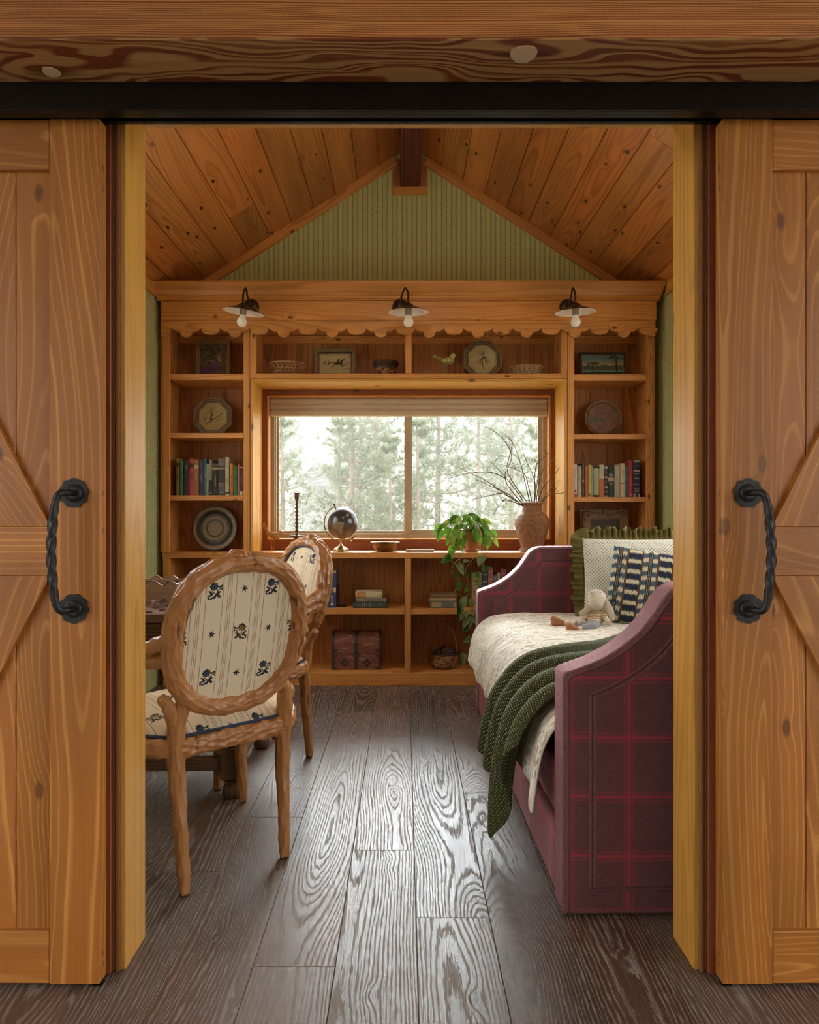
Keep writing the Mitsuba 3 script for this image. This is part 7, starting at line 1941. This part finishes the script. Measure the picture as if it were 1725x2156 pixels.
for x, y, kk, L in hleaf:
    c = at(x, y, 4.43)
    j = np.argmin(np.linalg.norm((allv - c) * [1, .3, 1], axis=1)); v = allv[j]
    d = c - v
    if np.linalg.norm(d) < 0.012: d = np.array([rp.uniform(-.6, .2), -.1, -1.0])
    d = d / np.linalg.norm(d) + np.array([0, -.1, -.55])
    d /= np.linalg.norm(d)
    b0 = c - d * L * .45
    st = spline([v, (v + b0) / 2 + [0, -.004, .004], b0], 4)
    part(plant, 'stalk', tube(st, .0013, 5), 'vine_stem', smooth=True)
    put_leaf(b0, d, L, pal[kk], nrm=(rp.uniform(-.5, .5), -1.0, rp.uniform(.1, .5)), droop=rp.uniform(.02, .2))

# ------------------------------------------------------------------ game table, tray, puzzle
tb = thing('game_table', 'dark oak table with turned legs beside the left wall, covered in puzzle pieces', 'table')
TX0, TX1, TY0, TY1, TZ = -1.60, -0.655, 2.705, 3.42, 0.742
n = 5
for i in range(n):
    w = (TY1 - TY0) / n
    part(tb, 'top_board', box(TX0, TX1, TY0 + i * w + .0006, TY0 + (i + 1) * w - .0006, TZ - 0.036, TZ, g=0, bevel=0.004), 'table_oak')
ins = 0.05
for a in (box(TX0 + ins, TX1 - ins, TY0 + ins, TY0 + ins + .024, TZ - .150, TZ - .0365, g=0), box(TX0 + ins, TX1 - ins, TY1 - ins - .024, TY1 - ins, TZ - .150, TZ - .0365, g=0), box(TX1 - ins - .024, TX1 - ins, TY0 + ins + .024, TY1 - ins - .024, TZ - .150, TZ - .0365, g=1), box(TX0 + ins, TX0 + ins + .024, TY0 + ins + .024, TY1 - ins - .024, TZ - .150, TZ - .0365, g=1)):
    ap = part(tb, 'apron', a, 'table_oak')
for i in range(6):
    z = TZ - .142 + i * .017
    part(tb, 'apron_reed', tube([(TX0 + ins + .01, TY0 + ins - .001, z + .006), (TX1 - ins - .01, TY0 + ins - .001, z + .006)], .0062, 8), 'table_oak', smooth=True, uv=np.random.default_rng(i).uniform(0, .1, (18, 2)) + [40 * next(KID) + 20, 0])
lx0, lx1, ly0, ly1 = TX0 + .085, -0.692, 2.765, TY1 - .085
lp = [(0, 0.0), (0.030, 0.0), (0.036, 0.010), (0.040, 0.026), (0.034, 0.044), (0.026, 0.056), (0.034, 0.068), (0.036, 0.076), (0.0, 0.076)]
up = [(0, 0.205), (0.034, 0.205), (0.034, 0.215), (0.024, 0.228), (0.034, 0.26), (0.040, 0.32), (0.034, 0.40), (0.022, 0.455), (0.030, 0.475), (0.022, 0.49), (0.036, 0.515), (0.036, 0.525), (0, 0.525)]
def turned(prof, x, y):
    m = lathe(prof, 28, (x, y, 0)); v = np.array(m.vertices)
    return v, np.array(m.faces), np.stack([v[:, 2] + 20 + 40 * next(KID), np.arctan2(v[:, 1] - y, v[:, 0] - x) * .03], 1)
for x in (lx0, lx1):
    for y in (ly0, ly1):
        l = part(tb, 'leg', box(x - .038, x + .038, y - .038, y + .038, .078, .205, g=2, bevel=.004), 'table_oak')
        k = num(f'{l}__top_block'); scene[k] = shape(box(x - .038, x + .038, y - .038, y + .038, .525, TZ - .0365, g=2, bevel=.004), 'table_oak')
        for pr_ in (lp, up):
            k = num(f'{l}__turning'); scene[k] = shape(turned(pr_, x, y), 'table_oak', smooth=True)
for a in (box(lx0 + .038, lx1 - .038, ly0 - .02, ly0 + .02, .108, .160, g=0, bevel=.004), box(lx0 + .038, lx1 - .038, ly1 - .02, ly1 + .02, .108, .160, g=0, bevel=.004), box(lx1 - .02, lx1 + .02, ly0 + .038, ly1 - .038, .108, .160, g=1, bevel=.004), box(lx0 - .02, lx0 + .02, ly0 + .038, ly1 - .038, .108, .160, g=1, bevel=.004)):
    part(tb, 'stretcher', a, 'table_oak')
# tray with wavy rims
ty = thing('wavy_tray', 'brown wooden tray with wavy scalloped sides standing on the table', 'tray')
mat('tray_wood', lambda p, n, uv: mix((0.30, 0.18, 0.095), (0.16, 0.085, 0.042), fbm(p.x * 12, p.y * 12, p.z * 120)), 0.45, spec=0.5)
def wavy(x0, x1, h0, amp, per, ph):
    x = np.linspace(x0, x1, 90)
    return sg.Polygon([(x1, 0), (x0, 0)] + [(q, h0 + amp * math.cos((q - ph) / per * 2 * np.pi)) for q in x])
tx0, tx1 = -1.52, -1.03
ya, yb = 3.115, 3.375
per = 36.5 * 3.12 / FOC
pk = at(327, 0, 3.12)[0]
part(ty, 'side', move(extrude(wavy(tx0, tx1, .074, .0095, per, pk), -ya - .012, -ya, FXZ), None, (0, 0, TZ + .0005))[:2], 'tray_wood')
part(ty, 'side', move(extrude(wavy(tx0, tx1, .078, .0095, per, pk - .01), -yb - .012, -yb, FXZ), None, (0, 0, TZ + .0005))[:2], 'tray_wood')
for x in (tx0, tx1 - .012): part(ty, 'end', box(x, x + .012, ya + .0125, yb - .0005, TZ + .0005, TZ + .075), 'tray_wood')
part(ty, 'bottom', box(tx0 + .0125, tx1 - .0125, ya + .0125, yb - .0005, TZ + .0005, TZ + .05), 'tray_wood')
def jig(r, n, x0, x1, y0, y1, z, lay=1):
    out = []
    for i in range(n):
        w, h = r.uniform(.016, .024, 2)
        pg = sg.box(-w / 2, -h / 2, w / 2, h / 2)
        for q in range(4):
            a = q * np.pi / 2; px_, py_ = math.cos(a) * w / 2, math.sin(a) * h / 2
            k = r.uniform()
            if k < .5: pg = pg.union(sg.Point(px_ * 1.22, py_ * 1.22).buffer(.0035, 3))
            else: pg = pg.difference(sg.Point(px_ * .85, py_ * .85).buffer(.0033, 3))
        pg = max(getattr(pg, 'geoms', [pg]), key=lambda g: g.area)
        m = extrude(pg, 0, .0024, np.eye(3))
        tilt = rotx(r.uniform(-.3, .3)) @ roty(r.uniform(-.3, .3)) if lay > 1 else rotx(r.uniform(-.1, .1))
        zz = z + .0012 + (r.uniform(0, .008) + .003 if lay > 1 else .0006)
        out.append(move(m[:2], rotz(r.uniform(0, 6.28)) @ tilt, (r.uniform(x0, x1), r.uniform(y0, y1), zz)))
    return cat(out)
rj = np.random.default_rng(31)
mat('puzzle_piece', lambda p, n, uv: mix((0.040, 0.024, 0.018), (0.14, 0.070, 0.045), cell_rand(dr.floor(p.x * 55), dr.floor(p.y * 55))), 0.22, spec=0.6)
single('puzzle_pieces', cat([jig(rj, 90, -1.45, -.70, 2.74, 3.08, TZ), jig(rj, 60, -1.3, -.9, 2.80, 3.08, TZ, 2)]), 'puzzle_piece', 'dark jigsaw puzzle pieces strewn over the table top', 'puzzle pieces', kind='stuff')
single('puzzle_pieces', jig(rj, 150, tx0 + .03, tx1 - .03, ya + .03, yb - .02, TZ + .054, 2), 'puzzle_piece', 'dark jigsaw puzzle pieces heaped in the wavy tray', 'puzzle pieces', kind='stuff')

# ------------------------------------------------------------------ the forest beyond the window
mat('grass', lambda p, n, uv: mix((0.30, 0.31, 0.17), (0.46, 0.44, 0.33), fbm(p.x * 0.8, p.y * 0.8, p.z)), 0.95, spec=0.1)
struct('ground', box(-60, 60, 5.2, 90, -0.6, -0.25, bevel=0), 'grass')
mat('gravel', lambda p, n, uv: mi.Color3f(0.66, 0.65, 0.62) * (0.9 + 0.2 * noise(p.x * 9, p.y * 9, 0)), 0.95, spec=0.1)
drive = sg.Polygon([(-4.4, 5.8), (-0.6, 5.8), (-1.15, 10), (-2.0, 16), (-3.4, 24), (-6.6, 26), (-5.8, 18), (-4.2, 10)])
struct('driveway', extrude(drive, -.25, -.235, np.eye(3)), 'gravel')
def needle_green(c0, c1): return lambda p, n, uv: mix(c0, c1, noise(p.x * 2.2, p.y * 2.2, p.z * 2.2) * .6 + .4 * noise(p.x * 14, p.y * 14, p.z * 14))
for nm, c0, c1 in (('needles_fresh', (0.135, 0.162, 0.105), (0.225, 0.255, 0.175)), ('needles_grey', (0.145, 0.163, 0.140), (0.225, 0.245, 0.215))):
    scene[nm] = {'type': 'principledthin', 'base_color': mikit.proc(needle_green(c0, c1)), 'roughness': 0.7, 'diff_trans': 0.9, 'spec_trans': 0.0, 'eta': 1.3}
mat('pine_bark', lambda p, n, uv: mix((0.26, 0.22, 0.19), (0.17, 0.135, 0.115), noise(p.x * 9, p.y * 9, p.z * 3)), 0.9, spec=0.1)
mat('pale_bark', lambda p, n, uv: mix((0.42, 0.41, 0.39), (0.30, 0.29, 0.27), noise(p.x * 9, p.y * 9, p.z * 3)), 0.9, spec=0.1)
def conifer(seed, H, spread, whorls, bare=0.05, tufts=5, up=0.35, dense=9):
    r = np.random.default_rng(seed)
    trunk = tube(np.stack([0.03 * np.sin(np.linspace(0, 3, 12)), 0.03 * np.cos(np.linspace(0, 2, 12)), np.linspace(0, H, 12)], 1), np.linspace(0.018 * H, 0.003 * H, 12), 8)
    tris, br = [], []
    for w in range(whorls):
        f = bare + (1 - bare) * (w + r.uniform(0, .6)) / whorls
        z = f * H; L = spread * (1 - f) ** 0.75 * r.uniform(.75, 1.15) + 0.12
        for k in range(r.integers(4, 7)):
            a = r.uniform(0, 2 * np.pi); l = L * r.uniform(.6, 1.1)
            t = np.linspace(0, 1, 5)
            p = np.stack([np.cos(a) * l * t, np.sin(a) * l * t, z + l * (up * t ** 2 - .12 * t)], 1)
            br.append(tube(p, np.linspace(.012, .004, 5) * min(1, l) + .002, 4, cap=False))
            for q in np.linspace(.30, 1.0, tufts):
                c = np.array([np.interp(q, t, p[:, i]) for i in range(3)])
                for s in range(2 if q < 1 else 3):
                    c2 = c + r.normal(0, .10 * l * (1.1 - q) + .02, 3)
                    d0 = np.array([np.cos(a) * .6, np.sin(a) * .6, .55])
                    for _ in range(dense):
                        d = d0 + r.normal(0, .75, 3); d /= np.linalg.norm(d)
                        sd = np.cross(d, r.normal(0, 1, 3)); sd /= np.linalg.norm(sd)
                        ln = r.uniform(.09, .17)
                        tris.append([c2 + sd * .007, c2 - sd * .007, c2 + d * ln])
    V = np.array(tris).reshape(-1, 3)
    return trunk, cat(br), (V, np.arange(len(V)).reshape(-1, 3))
def crop(m, sd):
    pl_, = (m,)
    return shape(pl_, 'pine_bark')
HK = (5.2, 6.6, 7.0)
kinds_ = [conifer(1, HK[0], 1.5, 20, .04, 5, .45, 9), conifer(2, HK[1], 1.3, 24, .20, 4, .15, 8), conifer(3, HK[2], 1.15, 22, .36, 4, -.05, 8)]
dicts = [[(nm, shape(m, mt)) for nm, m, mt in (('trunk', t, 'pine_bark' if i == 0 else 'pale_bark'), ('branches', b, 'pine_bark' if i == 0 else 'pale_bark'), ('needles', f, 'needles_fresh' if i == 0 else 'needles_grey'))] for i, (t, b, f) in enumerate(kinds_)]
desc = ['young bushy pine', 'slender grey-green pine', 'tall pale-trunked pine']
#     (pixel x, distance, kind, scale, height of its foot)
spots = [(592, 8.6, 0, .55, -.4), (565, 10.5, 0, .9, -.4), (745, 9.2, 0, .70, -.5), (716, 11.5, 0, .62, -.5), (790, 11.0, 0, .82, -.4), (820, 8.4, 0, .50, -.5), (925, 10.0, 0, .85, -.4), (1010, 13, 0, .8, -.4), (880, 8.8, 0, .55, -.5), (1075, 11.5, 0, .75, -.4), (1140, 9.4, 0, .62, -.5), (760, 15, 0, 1.1, -.4),
         (615, 19, 1, 1.0, -.3), (718, 24, 1, 1.1, -.3), (795, 18, 1, 1.0, -.3), (748, 21, 2, .95, -.3), (830, 26, 2, 1.0, -.3), (598, 22, 2, .9, -.3), (884, 17, 2, .8, -.3), (893, 15.5, 2, .75, -.3), (985, 18, 2, .85, -.3), (1043, 19, 2, .8, -.3), (1066, 16.5, 2, .8, -.3), (1090, 20, 2, .9, -.3), (1008, 24, 1, 1.1, -.3),
         (950, 22, 1, 1.0, -.3), (1120, 24, 1, 1.0, -.3), (560, 27, 1, 1.1, -.3), (770, 30, 1, 1.2, 0), (672, 32, 2, 1.0, 0), (710, 34, 1, 1.3, 0), (870, 32, 1, 1.3, 0), (920, 30, 2, 1.0, 0), (960, 34, 1, 1.3, 0), (1030, 31, 1, 1.3, 0), (1075, 35, 2, 1.1, 0), (1150, 32, 1, 1.3, 0), (620, 36, 1, 1.4, 0), (810, 36, 1, 1.4, 0), (540, 33, 2, 1.1, 0), (1170, 27, 2, 1, -.2), (645, 28, 1, 1.1, 0), (628, 31, 2, 1.1, 0), (688, 30, 1, 1.2, 0), (500, 20, 1, 1, -.3), (1210, 18, 1, 1, -.3)]
ORD = 'first second third fourth fifth sixth seventh eighth ninth tenth eleventh twelfth thirteenth fourteenth fifteenth sixteenth seventeenth eighteenth nineteenth twentieth'.split()
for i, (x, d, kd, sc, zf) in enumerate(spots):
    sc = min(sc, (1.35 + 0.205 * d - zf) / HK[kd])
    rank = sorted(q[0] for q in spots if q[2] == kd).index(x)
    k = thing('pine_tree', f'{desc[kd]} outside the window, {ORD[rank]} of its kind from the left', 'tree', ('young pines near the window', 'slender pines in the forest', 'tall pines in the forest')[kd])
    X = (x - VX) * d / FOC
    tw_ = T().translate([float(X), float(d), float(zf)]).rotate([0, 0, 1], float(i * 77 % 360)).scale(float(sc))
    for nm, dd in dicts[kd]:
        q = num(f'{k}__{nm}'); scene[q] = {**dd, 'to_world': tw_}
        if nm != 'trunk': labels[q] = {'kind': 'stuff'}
# a shed in the haze among the trees
sd = thing('shed', 'pale grey shed standing among the trees beyond the window', 'shed')
mat('shed_board', (0.16, 0.16, 0.165), 0.9, spec=0.1)
mat('shed_roof', (0.13, 0.13, 0.14), 0.8, spec=0.1)
x0, x1 = (636 - VX) * 23 / FOC, (700 - VX) * 23 / FOC
for i in range(8):
    w = (x1 - x0) / 8
    part(sd, 'wall_board', box(x0 + i * w + .004, x0 + (i + 1) * w - .004, 23.0, 24.5, -.25, 1.95, g=2, bevel=.004)[:2], 'shed_board')
part(sd, 'roof', extrude(sg.Polygon([(x0 - .25, 1.95), (x1 + .25, 1.95), ((x0 + x1) / 2, 2.75)]), -24.7, -22.8, FXZ)[:2], 'shed_roof')

# thin mist between the trees
scene['forest_mist'] = {'type': 'cube', 'to_world': T().translate([0, 34, 9.5]).scale([45, 28.4, 10]), 'bsdf': {'type': 'null'},
                        'interior': {'type': 'homogeneous', 'albedo': 0.97, 'sigma_t': 0.011, 'phase': {'type': 'isotropic'}}}
labels['forest_mist'] = {'kind': 'structure'}
